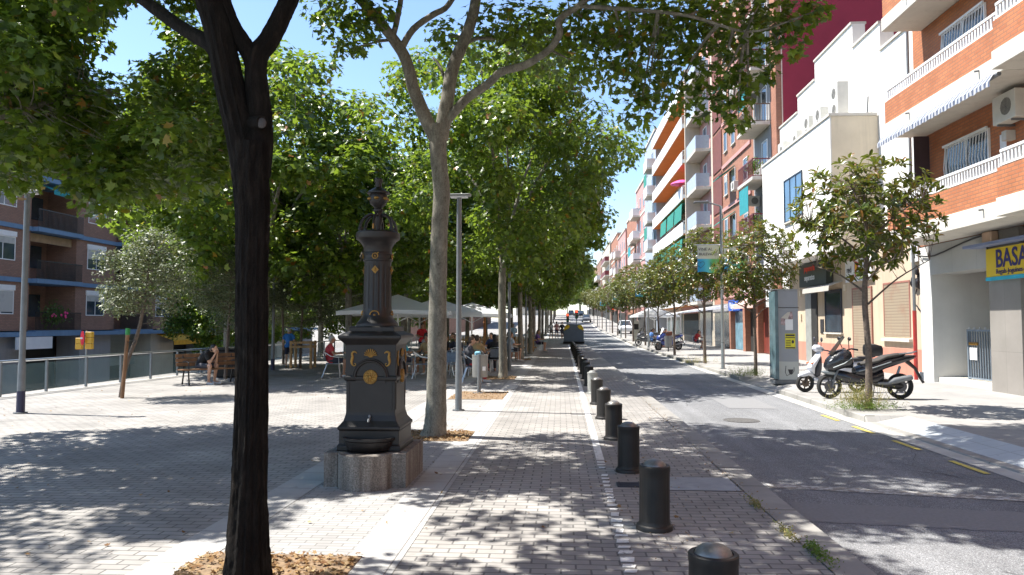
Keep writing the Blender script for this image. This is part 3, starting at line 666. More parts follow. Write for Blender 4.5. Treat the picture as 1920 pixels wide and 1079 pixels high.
# ---- weeds round the magnolias and along the kerb, fallen leaves
def weeds(name, c, rx, ry, n, h, m, label, mat2=None):
    d = rng.normal(size=(n, 2))*.45; base = np.stack([c[0]+d[:, 0]*rx, c[1]+d[:, 1]*ry, np.full(n, c[2])], 1)
    hh = h*rng.uniform(.3, 1.1, n); tip = np.stack([rng.normal(size=n)*.35+d[:, 0]*.5, rng.normal(size=n)*.35+d[:, 1]*.4, np.ones(n)], 1)
    nr = rng.normal(size=(n, 3)); nr[:, 2] = 0
    p = base+np.array([0, 0, 1])*hh[:, None]*.5
    o = leaves(name, p, nr, hh*.75, BLADE, m, tipdir=tip); tag(o, label, 'weeds', None, 'stuff')
    # seed heads
    k = n*9; q = rng.integers(0, n, k); tt = tip/np.linalg.norm(tip, axis=1, keepdims=True)
    pp = p[q]+tt[q]*(hh[q]*rng.uniform(-.1, .9, k))[:, None]+rng.normal(size=(k, 3))*.02
    o2 = leaves(name, pp, rng.normal(size=(k, 3)), .014*rng.uniform(.5, 1.3, k), SMALL, mat2 or m); tag(o2, label, 'weeds', None, 'stuff')
g = G(1629, 768, .03); weeds('dry_weeds', (g.x-.15, g.y-.05, .03), .5, .35, 260, .42, M['weed'], 'tall dry seeding weeds at the foot of the nearest magnolia')
weeds('green_weeds', (g.x-.1, g.y-.15, .03), .6, .3, 300, .16, M['weed_green'], 'low green weeds at the foot of the nearest magnolia')
g = G(1405, 708, .03); weeds('green_weeds', (g.x-.1, g.y-.1, .03), .6, .35, 260, .28, M['weed_green'], 'green weeds under the magnolia left of the cabinet')
g = G(1305, 684, .03); weeds('dry_weeds', (g.x, g.y, .03), .7, .35, 120, .3, M['weed'], 'sparse dry weeds under the magnolia by the banner lamp')
for (px, py, n, h, l) in ((1425, 950, 60, .05, 'grass tuft along the left kerb by the nearest bollards'), (1540, 1040, 110, .07, 'grass tuft on the left kerb at the bottom edge'), (1480, 1000, 60, .04, 'thin grass line in the left kerb joint')):
    g = G(px-8, py, 0); weeds('kerb_grass', (g.x, g.y, 0), .03, .3, n//2, h*.6, M['weed_green'] if px > 1500 else M['weed'], l)
def litter(name, n, fx, m, size, label, kind='stuff'):
    P = np.array([fx() for _ in range(n)]); N = rng.normal(size=(n, 3))*.35; N[:, 2] = 1
    tag(leaves(name, P, N, size*rng.uniform(.5, 1.2, n), STAR2, m), label, 'fallen leaves', None, kind)
def inpit():
    p = random.choice(PITS[:2]*3+PITS[2:]); return (random.uniform(p[0], p[1]), random.uniform(p[2], p[3]), .012+random.random()*.02)
litter('fallen_leaves', 2600, inpit, M['dryleaf'], .03, 'dry leaves lying in the tree pits')
litter('fallen_leaves', 420, lambda: (random.uniform(-12.5, 1.9), 3.5+22*random.random()**1.3, .008), M['dryleaf'], .028, 'dry leaves scattered over the plaza paving')
litter('leaf_debris', 900, lambda: (random.gauss(.98, .18), 3.5+14*random.random()**1.2, .006), M['dryleaf'], .012, 'yellow leaf crumbs gathered along the bollard line')
litter('leaf_debris', 500, lambda: (random.gauss(1.88, .05), 3.5+14*random.random(), .006), M['dryleaf'], .013, 'yellow leaf crumbs gathered in the kerb joint')
# ============================================================ BUILDINGS
M['brick'] = brickmat('orange_brick', (.50, .19, .085), (.42, .15, .07), (.30, .15, .09), .24, .085, .012, mult=.2, stain=.12)
M['brick_far'] = brickmat('red_brick', (.42, .19, .12), (.35, .155, .10), (.28, .16, .12), .24, .09, .012, mult=.2, stain=.15)
M['brick_pink'] = brickmat('pink_brick', (.34, .195, .14), (.28, .16, .115), (.21, .145, .115), .24, .09, .012, mult=.15)
def plaster(name, c, dirt=.35, rough=.85, var=.07):
    if name in MC: return MC[name]
    n = NT(name); col = n.ramp(n.noise(1.2, 6).outputs[0], [(.3, sca(c, 1-var)), (.7, sca(c, 1+var))])
    mp = n.n('ShaderNodeMapping'); mp.inputs['Scale'].default_value = (2.6, 2.6, .16); n.l(n.coord(), mp.inputs[0])
    st = n.noise(1.6, 6, .7, mp.outputs[0]); col = n.mix(n.ramp(st.outputs[0], [(.50, (0,)*3), (.72, (min(1, dirt*1.3),)*3)]), col, sca(c, .62))
    d2 = n.noise(.5, 7, .7); col = n.mix(n.ramp(d2.outputs[0], [(.52, (0,)*3), (.75, (dirt,)*3)]), col, sca(c, .55))
    n.base(col); n.rough(rough); n.bump(n.noise(40, 5).outputs[0], .1, .01); MC[name] = n.m; return n.m
M['white_wall'] = plaster('white_plaster', (.80, .78, .73), .22); M['cream_wall'] = plaster('cream_plaster', (.62, .54, .41), .25)
M['tan_wall'] = plaster('tan_plaster', (.52, .42, .31), .35); M['salmon'] = plaster('salmon_plaster', (.52, .22, .16), .3)
M['maroon'] = mat('maroon_wall', (.30, .024, .048), .8, .12, .6, .05, dirt=.2)
M['slabc'] = plaster('balcony_concrete', (.56, .53, .47), .3); M['grey_wall'] = plaster('grey_plaster', (.30, .29, .29), .3)
M['bluegrey'] = plaster('blue_grey_plaster', (.33, .38, .45), .2); M['pinkw'] = plaster('pink_plaster', (.50, .27, .25), .3); M['beige'] = plaster('beige_plaster', (.55, .48, .39), .3)
M['blue_band'] = plaster('blue_band', (.15, .25, .38), .3); M['orange_soffit'] = plaster('orange_soffit', (.58, .24, .08), .2)
M['stone_clad'] = brickmat('speckled_cladding', (.27, .25, .23), (.25, .235, .215), (.17, .16, .15), 1.2, 1.0, .004, mult=.15, bump=.05, off=0., rough=.5)
M['stone_clad2'] = brickmat('pale_cladding', (.42, .42, .41), (.40, .40, .39), (.25, .25, .24), 1.2, 1.0, .004, mult=.12, bump=.05, off=0., rough=.5)
def shutterm(name, c, per=.09, c2=None):
    n = NT(name); s = n.n('ShaderNodeSeparateXYZ'); n.l(n.coord(), s.inputs[0])
    m = n.n('ShaderNodeMath', operation='FRACT'); d = n.n('ShaderNodeMath', operation='DIVIDE'); n.l(s.outputs[2], d.inputs[0]); d.inputs[1].default_value = per; n.l(d.outputs[0], m.inputs[0])
    col = n.ramp(m.outputs[0], [(0, sca(c, .45)), (.12, c), (.8, c), (.95, sca(c, .6))]); nz = n.noise(1.5, 5, .7)
    col = n.mix(n.ramp(nz.outputs[0], [(.5, (0,)*3), (.7, (.55,)*3)]), col, c2 or sca(c, .5)); n.base(col); n.rough(.55); n.bump(m.outputs[0], .6, .015); return n.m
M['shutter'] = shutterm('corrugated_shutter', (.36, .29, .21), .1, (.30, .16, .11)); M['shutter_grey'] = shutterm('grey_shutter', (.27, .30, .28), .1, (.18, .2, .19)); M['shutter_white'] = shutterm('white_roller_blind', (.55, .55, .52), .06)
M['green_cloth'] = mat('green_awning_cloth', (.02, .22, .17), .8, .15, 3); M['teal_cloth'] = mat('teal_awning_cloth', (.02, .25, .28), .8, .15, 3)
def stripecloth(name, c1, c2, per=.16):
    n = NT(name); v = wallvec(n); s = n.n('ShaderNodeSeparateXYZ'); n.l(v, s.inputs[0]); d = n.n('ShaderNodeMath', operation='DIVIDE'); d.inputs[1].default_value = per; n.l(s.outputs[0], d.inputs[0])
    f = n.n('ShaderNodeMath', operation='FRACT'); n.l(d.outputs[0], f.inputs[0]); n.base(n.ramp(f.outputs[0], [(0, c1), (.5, c2)], 'CONSTANT')); n.rough(.85); return n.m
M['stripe'] = stripecloth('striped_awning_cloth', (.42, .43, .45), (.09, .11, .17)); M['stripe_pink'] = stripecloth('faded_red_awning_cloth', (.55, .30, .26), (.62, .52, .46), .2)
M['ac'] = mat('aircon_casing', (.62, .60, .54), .5, .06, 4, dirt=.2); M['ac_grille'] = mat('aircon_grille', (.20, .19, .17), .6, .2, 12)
M['red_pipe'] = mat('red_drainpipe', (.35, .03, .025), .5, .15, 5)

def rails(mb, X, y0, y1, z0, z1, step=.115, w=.035, d=.03, axis='y'):
    """balusters + top and bottom rail along Y at X (axis y) or along X at Y=X (axis x)"""
    n = max(1, round((y1-y0)/step))
    for k in range(n+1):
        p = y0+(y1-y0)*k/n
        if axis == 'y': mb.box(X-d/2, X+d/2, p-w/2, p+w/2, z0, z1)
        else: mb.box(p-w/2, p+w/2, X-d/2, X+d/2, z0, z1)
    for za, zb in ((z1-.045, z1+.012), (z0, z0+.04)):
        if axis == 'y': mb.box(X-d, X+d, y0-.02, y1+.02, za, zb)
        else: mb.box(y0-.02, y1+.02, X-d, X+d, za, zb)
def window_W(parent, X, y0, y1, z0, z1, frame=M['white_paint'], pane=M['pane'], nm=2, dep=.07, shutter=0., sm=None, sill=True, ox=0.):
    """window in a wall that faces -X (its face at X)"""
    mb = MB(); f = .055; x0, x1 = X-.045, X+.01
    mb.box(x0, x1, y0, y0+f, z0, z1); mb.box(x0, x1, y1-f, y1, z0, z1); mb.box(x0, x1, y0+f, y1-f, z0, z0+f); mb.box(x0, x1, y0+f, y1-f, z1-f, z1)
    for k in range(1, nm): yc = y0+(y1-y0)*k/nm; mb.box(x0+.01, x1, yc-f/2, yc+f/2, z0+f, z1-f)
    w = mb.build('window', frame, parent)
    MB().box(X-.016, X-.004, y0+f-.005, y1-f+.005, z0+f-.005, z1-f+.005).build('pane', pane, w)
    if sill: MB().box(X-.09, X+.02, y0-.06, y1+.06, z0-.06, z0-.002).build('sill', M['slabc'], w)
    if shutter: MB().box(X-.026, X-.018, y0+f, y1-f, z1-(z1-z0)*shutter, z1-f).build('blind', sm or M['shutter_white'], w)
    return w
def window_E(parent, X, y0, y1, z0, z1, frame=M['white_paint'], pane=M['pane'], nm=2, shutter=0., box=True):
    mb = MB(); f = .055; x0, x1 = X-.05, X+.03
    mb.box(x0, x1, y0, y0+f, z0, z1); mb.box(x0, x1, y1-f, y1, z0, z1); mb.box(x0, x1, y0+f, y1-f, z0, z0+f); mb.box(x0, x1, y0+f, y1-f, z1-f, z1)
    for k in range(1, nm): yc = y0+(y1-y0)*k/nm; mb.box(x0, x1-.01, yc-f/2, yc+f/2, z0+f, z1-f)
    w = mb.build('window', frame, parent)
    MB().box(X+.003, X+.012, y0+f-.005, y1-f+.005, z0+f-.005, z1-f+.005).build('pane', pane, w)
    if shutter: MB().box(X+.015, X+.028, y0+f, y1-f, z1-(z1-z0)*shutter, z1-f).build('blind', M['shutter_white'], w)
    if box: MB().box(X, X+.07, y0-.05, y1+.05, z1+.003, z1+.30).build('blind_box', M['white_paint'], w)
    return w
def aircon(parent, c, size=(.75, .32, .58), face='-x', name='air_conditioner'):
    """outdoor unit, c = centre of its base, fan on the given side"""
    L, D, H = size; mb = MB(); hx, hy = (D/2, L/2) if 'x' in face else (L/2, D/2)
    mb.box(c[0]-hx, c[0]+hx, c[1]-hy, c[1]+hy, c[2], c[2]+H)
    a = mb.build(name, M['ac'], parent, bevel=.012)
    mb = MB(); s = -1 if face[0] == '-' else 1
    for k in (range(1) if H < .9 else range(2)):
        zc = c[2]+H*(.5 if H < .9 else .27+.46*k); r = min(.2, H*.36)
        ax = Vector((s, 0, 0)) if 'x' in face else Vector((0, s, 0)); ctr = Vector((c[0]+(s*hx if 'x' in face else 0), c[1]+(s*hy if 'y' in face else 0), zc))
        off = Vector((0, -.1 if 'x' in face else 0, 0))
        mb.tube([ctr+off-ax*.01, ctr+off+ax*.012], [r, r], 18)
        for q in range(4): mb.tube([ctr+off+ax*.016+Vector((0, math.cos(q*PI/4), math.sin(q*PI/4)) if 'x' in face else (math.cos(q*PI/4), 0, math.sin(q*PI/4)))*r*e for e in (-1, 1)], .005, 4)
    mb.build('fan_grille', M['ac_grille'], a); return a
def box_part(parent, name, m, *b, bevel=0.): return MB().box(*b).build(name, m, parent, bevel=bevel)

# ---------------------------------------------------------------- nearest block on the right: orange brick with long balconies
b1 = empty('apartment_building', (10.75, 15, .03), 0, 'near brick apartment block with white railed balconies at the right edge', 'building')
BI = Matrix.Translation((-10.75, -15, -.03))
def BB(): return MB()
MB_ = MB
class LB(MB_):     # mesh written in world coordinates, parented to a thing whose origin is elsewhere
    def build(s, name, m, parent=None, **k):
        o = MB_.build(s, name, m, parent, **k)
        if parent:
            p = parent; off = Vector((0, 0, 0))
            while p: off += p.location; p = p.parent
            o.data.transform(Matrix.Translation(-off))
        return o
MB = LB     # from here meshes are written in world coordinates
X1 = 10.75; YL = 22.9
mb = MB()
mb.box(X1, 24, -8, YL, 4.0, 24)
mb.build('wall', M['brick'], b1)
# ground floor: cladding, pillar, recess
mb = MB(); mb.box(X1+.55, 24, -8, 17.1, .03, 3.98); mb.box(X1+.1, X1+.54, 17.72, 17.95, .0, 3.98)
mb.build('ground_floor_wall', M['stone_clad'], b1)
MB().box(X1-.02, X1+.6, 17.98, 19.25, 0, 3.99).build('pillar', M['stone_clad'], b1)
MB().box(X1+.45, X1+.55, 17.1, 17.7, .03, 3.98).build('side_panel', M['stone_clad'], b1)
mb = MB(); mb.box(X1+1.9, 24, 19.25, YL, .03, 3.98); mb.box(X1+.0, X1+.7, 19.26, 22.19, 3.12, 3.98)
mb.build('entrance_wall', M['stone_clad2'], b1)
MB().box(X1+.02, X1+1.9, 22.2, 22.88, .03, 3.99).build('entrance_jamb', plaster('white_stone', (.6, .6, .58), .1), b1)
MB().box(X1+.15, X1+1.88, 19.26, 22.19, .03, .17).build('entrance_step', M['slabc'], b1)
MB().box(X1+1.84, X1+1.89, 19.9, 21.2, .9, 1.5).build('mail_boxes', M['dark'], b1)
MB().box(X1+.56, X1+.62, 8, 17.08, .25, 3.6).build('shop_shutter', M['shutter_grey'], b1)
MB().box(X1+.15, X1+.54, 8, 17.0, .03, .16).build('shop_step', M['slabc'], b1)
mb = MB(); p = [(X1-.03, 22.7, 3.72), (X1-.03, 21.9, 3.66), (X1-.04, 20.2, 3.88), (X1-.04, 19.35, 3.93), (X1-.05, 19.22, 3.75), (X1-.05, 19.22, 2.95)]
mb.tube(smooth_path(p, [.02]*6)[0], .022, 6); mb.build('cable', M['black'], b1)
# gate inside the entrance
gt = empty('entrance_gate', (0, 0, 0), 0); gt.parent = b1; gt.location = (0, 0, 0)
bpy.data.objects.remove(gt)
mb = MB(); xg = X1+.55
rails(mb, xg, 19.32, 21.35, .20, 1.54, .12, .028, .028); mb.box(xg-.03, xg+.03, 19.3, 19.36, .17, 1.55); mb.box(xg-.03, xg+.03, 21.3, 21.36, .17, 1.55)
gate = mb.build('gate', mat('gate_metal', (.22, .27, .33), .45, .1, 5, metal=.4), b1)
mb = MB()
for k in range(8): mb.ell((xg, 19.45+k*.26, 1.58), (.03, .03, .035), 8, 5)
mb.build('knob', M['alu'], gate); MB().box(xg-.05, xg-.031, 20.85, 21.2, .72, 1.05).build('letter_box', M['white_plastic'], gate); MB().box(xg-.06, xg-.031, 20.8, 21.22, 1.12, 1.2).build('name_plate', M['gold'], gate)
# lamp box above pillar
MB().box(X1-.22, X1-.03, 18.75, 19.15, 3.68, 3.98).build('alarm_box', mat('alarm_box', (.55, .38, .27), .6), b1, bevel=.02)
# balconies
def long_balcony(z, ya, yb, xo, full=True):
    """slab soffit at z"""
    s = MB(); s.box(xo, X1-.003, ya, yb, z, z+.40); sl_ = s.build('balcony', M['slabc'], b1, bevel=.01)
    mb = MB(); mb.box(xo+.03, xo+.17, ya, yb-.03, z+.403, z+1.05); mb.box(xo+.171, X1-.003, yb-.17, yb-.03, z+.403, z+1.05)
    mb.build('parapet', M['brick'], sl_)
    mb = MB(); rails(mb, xo+.1, ya+.03, yb-.1, z+1.08, z+1.42, .125, .05, .035); rails(mb, yb-.1, xo+.1, X1-.05, z+1.08, z+1.42, .125, .05, .035, 'x')
    mb.build('railing', M['white_paint'], sl_)
    for yy in (ya+.9, yb-1.6): MB().tube([(xo+.02, yy, z+.3), (xo-.10, yy, z+.28)], .022, 8).build('drain_spout', M['galv_dark'], sl_)
    return sl_
for z in (4.0, 7.2, 10.4):
    long_balcony(z, 16.45, 22.35, 9.6)
    long_balcony(z+.0, 6.0, 16.42, 9.35)
for z in (4.4, 7.6):
    # recessed windows with grilles
    window_W(b1, X1-.02, 19.0, 21.1, z+.95, z+2.2, sill=True, nm=2)
    window_W(b1, X1-.02, 13.2, 15.9, z+.3, z+2.3, nm=3)
    mb = MB()
    for k in range(15):
        yy = 19.02+k*.14; mb.tube([(X1-.10, yy, z+.95), (X1-.10, yy+.12, z+1.6), (X1-.10, yy, z+2.2)], .012, 4)
    mb.box(X1-.12, X1-.08, 18.98, 21.12, z+2.18, z+2.24); mb.box(X1-.12, X1-.08, 18.98, 21.12, z+.92, z+.97); mb.build('window_grille', M['white_paint'], b1)
aircon(b1, (X1-.24, 17.75, 6.42), (.88, .34, .66)); [box_part(b1, 'bracket', M['galv_dark'], X1-.4, X1-.003, q, q+.04, 6.37, 6.415) for q in (17.45, 18.0)]; box_part(b1, 'wall_notice', M['white_plastic'], X1-.02, X1-.003, 18.35, 18.6, 5.95, 6.3); box_part(b1, 'wall_lamp', M['slabc'], X1-.22, X1-.003, 18.0, 18.18, 6.05, 6.28)
MB().tube([(X1-.05, 17.3, 6.5), (X1-.05, 17.25, 5.6), (X1-.06, 17.25, 4.9)], .015, 6).build('cable', M['white_plastic'], b1)
# striped awning rolled under the upper balcony
aw = MB(); n = 46; vs = []; fs = []
for k in range(n+1):
    y = 16.6+(22.35-16.6)*k/n; s = .03*math.sin(k*1.9); vs += [(9.50, y, 7.19), (9.40+s*.3, y, 7.02), (9.40, y, 6.88+abs(s)*1.2)]
for k in range(n):
    for j in range(2): fs.append((3*k+j, 3*k+3+j, 3*k+4+j, 3*k+1+j))
aw.add(vs, fs); aw.build('awning', M['stripe'], b1)
MB().tube([(9.55, 16.5, 7.14), (9.55, 22.4, 7.14)], .05, 8).build('awning_roller', M['galv_dark'], b1)
MB().box(10.3, 10.72, 22.0, 22.06, 4.5, 7.15).build('curtain', mat('dark_curtain', (.05, .03, .035), .9), b1)
# drainpipe between this block and the next
mb = MB(); mb.tube([(X1-.1, YL+.12, .03), (X1-.1, YL+.12, 2.1)], .055, 10); mb.build('drainpipe', M['red_pipe'], b1)
MB().tube([(X1-.1, YL+.12, 2.1), (X1-.1, YL+.12, 12)], .045, 10).build('drainpipe', M['galv_dark'], b1)
# shop sign
s = empty('shop_sign', (X1-.1, 15.9, 2.55), 0, 'yellow shop sign reading BASAR over the grey shutter', 'sign')
SX = X1-.10; z0s, z1s = 2.86, 3.56
MB().box(SX, SX+.08, 12.0, 19.2, z0s, z1s).build('board', mat('yellow_sign', (.66, .47, .03), .5, .04, 2), s)
MB().box(SX-.012, SX+.079, 11.98, 19.22, z0s-.09, z0s-.003).build('lower_band', mat('cyan_sign', (.03, .38, .52), .5), s)
MB().box(SX-.3, SX+.1, 11.9, 19.7, z1s+.06, z1s+.13).build('awning_box', mat('blue_awning_box', (.18, .22, .36), .5, .1, 5), s)
navy = mat('navy_lettering', (.035, .03, .14), .6, .05)
o = text('BASAR', .62, (SX-.01-(X1-.1), 19.12-15.9-1.12, z0s+.22-2.55), FACE_W, navy, s, depth=.004, bold=.009, squeeze=.86)
o = text('Regals-Joguines-Ferreteria', .17, (SX-.01-(X1-.1), 19.1-15.9-1.22, z0s+.06-2.55), FACE_W, navy, s, depth=.004)
for (y0, y1, z0, z1, lab, colr) in ((17.2, 17.62, 1.52, 1.97, 'white poster with a dark figure on the pillar by the shutter', (.45, .12, .05)), (17.28, 17.58, 1.05, 1.44, 'small white notice below the figure poster', (.2, .25, .4))):
    p = empty('poster', (X1+.43, (y0+y1)/2, z0), 0, lab, 'poster'); MB().box(X1+.43, X1+.446, y0, y1, z0, z1).build('sheet', M['white_plastic'], p)
    mb = MB(); h = z1-z0
    if h > .38: mb.ell((X1+.428, 17.5, z0+.27), (.002, .035, .035), 8, 6); mb.prism([(17.42, z0+.06), (17.56, z0+.06), (17.55, z0+.24), (17.46, z0+.24)], X1+.425, X1+.428, 'x'); mb.prism([(17.3, z0+.13), (17.48, z0+.15), (17.48, z0+.18)], X1+.425, X1+.428, 'x')
    else:
        for k in range(4): mb.box(X1+.425, X1+.428, y1-.1, y1-.04, z0+.04+k*.08, z0+.09+k*.08); mb.box(X1+.425, X1+.428, y0+.03, y1-.12, z0+.05+k*.08, z0+.07+k*.08)
    mb.build('print', mat('print_%d' % int(h*100), colr, .6), p)

# ---------------------------------------------------------------- cream and white low building
b2 = empty('low_building', (11.2, 30, .03), 0, 'low cream and white building with stepped parapet and rooftop cooling units', 'building')
XW = 11.2; Y0 = YL+.3; Y1_ = 36.9
mb = MB(); mb.box(XW, 20, Y0, Y1_, .9, 4.40); mb.build('ground_floor_wall', M['tan_wall'], b2)
MB().box(XW-.03, 20, Y0-.002, Y1_+.002, .03, .9).build('plinth', M['salmon'], b2)
BX = 10.0; ya, yb = 27.8, 36.95
mb = MB(); mb.box(BX, 13, ya, yb, 4.41, 9.40); mb.build('upper_box', M['white_wall'], b2)
MB().box(BX+.05, 12.4, ya-.012, ya-.002, 4.42, 9.38).build('end_wall', M['cream_wall'], b2)
mb = MB(); mb.box(BX-.05, BX+.28, ya-.06, yb+.05, 9.402, 9.50); mb.box(BX+.281, 11.7, ya-.06, ya+.22, 9.402, 9.50); mb.build('coping', M['slabc'], b2)
XB = 11.75
steps = [(YL+.05, 27.5, 11.7), (27.5, 30.0, 12.75), (30.0, 34.4, 13.75), (34.4, 36.9, 12.9), (36.9, 39.9, 12.1)]
for (a, b_, z) in steps:
    wl = MB().box(XB, XB+.5, a+.001, b_-.001, 4.41, z).build('parapet_wall', M['white_wall'], b2)
    MB().box(XB-.06, XB+.56, a-.0+.002, b_-.002, z+.002, z+.09).build('coping', M['slabc'], wl)
MB().box(XB+.01, 20, 36.96, 39.9, .03, 4.4).build('rear_wall', M['white_wall'], b2)
w_ = window_W(b2, BX-.01, 30.95, 33.4, 6.15, 8.05, frame=mat('dark_window_frame', (.03, .035, .05), .4), pane=M['pane_blue'], nm=3)
for i, (yy, H, L) in enumerate(((28.8, 1.38, .95), (30.6, .95, .85), (32.0, 1.0, .85), (33.6, .8, .8), (35.6, .8, .8))):
    aircon(b2, (10.7, yy, 9.51), (L, .42, H), name='cooling_unit')
MB().tube([(11.6, 28.4, 9.5), (11.65, 28.4, 10.3)], .03, 6).build('vent_pipe', M['galv_dark'], b2)
# openings of the ground floor
def yfx(px, X): return AX(px, 600, X).y
def opening_W(parent, X, p0, p1, z0, z1, m, name='shutter', dep=.05):
    y1, y0 = yfx(p0, X), yfx(p1, X); mb = MB(); f = .06
    mb.box(X-.015, X+.03, y0-f, y0, z0, z1+f); mb.box(X-.015, X+.03, y1, y1+f, z0, z1+f); mb.box(X-.015, X+.03, y0, y1, z1, z1+f)
    fr = mb.build(name+'_frame', mat('shutter_frame', (.30, .13, .10), .6), parent); MB().box(X-.006, X+.02, y0, y1, z0, z1).build(name, m, fr); return y0, y1
ya_, yb_ = opening_W(b2, XW-.005, 1659, 1706, 1.28, 3.05, M['shutter'], 'shutter')
box_part(b2, 'sill', M['slabc'], XW-.12, XW, ya_-.15, yb_+.1, 1.12, 1.215)
opening_W(b2, XW-.036, 1600, 1634, .05, 3.0, M['shutter'], 'shutter')
y1, y0 = yfx(1549, XW), yfx(1580, XW); window_W(b2, XW-.01, y0, y1, 1.35, 3.1, frame=mat('dark_window_frame', (.03, .035, .05)), nm=1)
y1, y0 = yfx(1512, XW), yfx(1534, XW); box_part(b2, 'door_panel', mat('grey_door', (.28, .29, .28), .5), XW-.04, XW+.01, (y0+y1)/2, y1, .04, 3.05); box_part(b2, 'doorway', M['dark'], XW-.036, XW+.01, y0, (y0+y1)/2-.002, .04, 3.05)
# small grey awning
y1, y0 = yfx(1530, XW), yfx(1582, XW); mb = MB(); mb.prism([(XW-.02, 3.42), (XW-.55, 3.22), (XW-.57, 3.02), (XW-.55, 3.2), (XW-.02, 3.38)], y0, y1, 'y'); mb.build('awning', mat('grey_awning_cloth', (.42, .40, .36), .8, .1, 4), b2)
mb = MB(); mb.tube([(XW-.06, YL+.55, 12), (XW-.06, YL+.55, .1)], .05, 8); mb.build('drainpipe', mat('pink_pipe', (.45, .24, .2), .5), b2)
mb = MB()
for k in range(16): mb.ell((XW-.1+random.uniform(-.05, .05), YL+.95+random.uniform(-.2, .2), 3.1+random.uniform(-.4, .35)), (.07, .1, .13), 6, 5)
mb.tube([(XW-.05, YL+1, 2.8), (XW-.12, YL+1.1, 2.4), (XW-.05, YL+.8, 2.1)], .02, 5); mb.build('cable_junction', M['black'], b2)
box_part(b2, 'meter_box', M['white_plastic'], XW-.12, XW-.004, YL+.75, YL+1.2, 3.65, 4.2)
s = empty('shop_sign', (XW-.1, 28, 3.3), 0, 'white shop sign with red and yellow pennant shape over the shutters', 'sign')
y1, y0 = yfx(1588, XW-.1), yfx(1637, XW-.1); MB().box(XW-.12, XW-.002, y0, y1, 3.3, 4.12).build('board', M['white_plastic'], s)
yc = (y0+y1)/2; xs_ = XW-.128
MB().prism([(yc+.28, 4.08), (yc-.12, 3.96), (yc+.28, 3.42)], xs_, xs_+.004, 'x').build('red_shape', mat('sign_red', (.45, .02, .04), .5), s)
MB().prism([(yc+.22, 4.0), (yc+.04, 3.85), (yc+.2, 3.66)], xs_-.004, xs_-.001, 'x').build('yellow_shape', mat('sign_yellow', (.75, .45, .02), .5), s)
dk = mat('sign_black', (.03, .03, .035), .5)
text('red', .34, (xs_-.002-(XW-.1), yc+.82-28, .36), FACE_W, dk, s); text('Espai', .12, (xs_-.002-(XW-.1), yc-.35-28, .14), FACE_W, dk, s)
s = empty('shop_sign', (XW-.2, 33, 3.4), 0, 'dark hanging shop sign with red and white lettering reading separatxs', 'sign')
y1, y0 = yfx(1502, XW-.25), yfx(1553, XW-.25); MB().box(XW-.3, XW-.04, y0, y1, 3.35, 4.35).build('board', mat('dark_sign', (.05, .06, .05), .5), s)
text('papereria', .36, (-.112, (y0+y1)/2+.3-33, .62), FACE_W, mat('sign_bright_red', (.6, .05, .03), .5), s, bold=.01); text('separatxs', .34, (-.112, (y0+y1)/2+.3-33, .22), FACE_W, M['white_plastic'], s, bold=.01)
box_part(b2, 'notice_frame', dk, XW-.03, XW-.002, yfx(1545, XW), yfx(1539, XW), 1.3, 1.9)
for k, zz in enumerate((3.0, 3.0, 1.9)): 
    yy = [yfx(1587, XW), yfx(1503, XW), yfx(1503, XW)][k]; box_part(b2, 'wall_lamp' if k < 2 else 'bell', M['cream_wall'], XW-.07, XW-.002, yy-.08, yy+.08, zz, zz+.25)

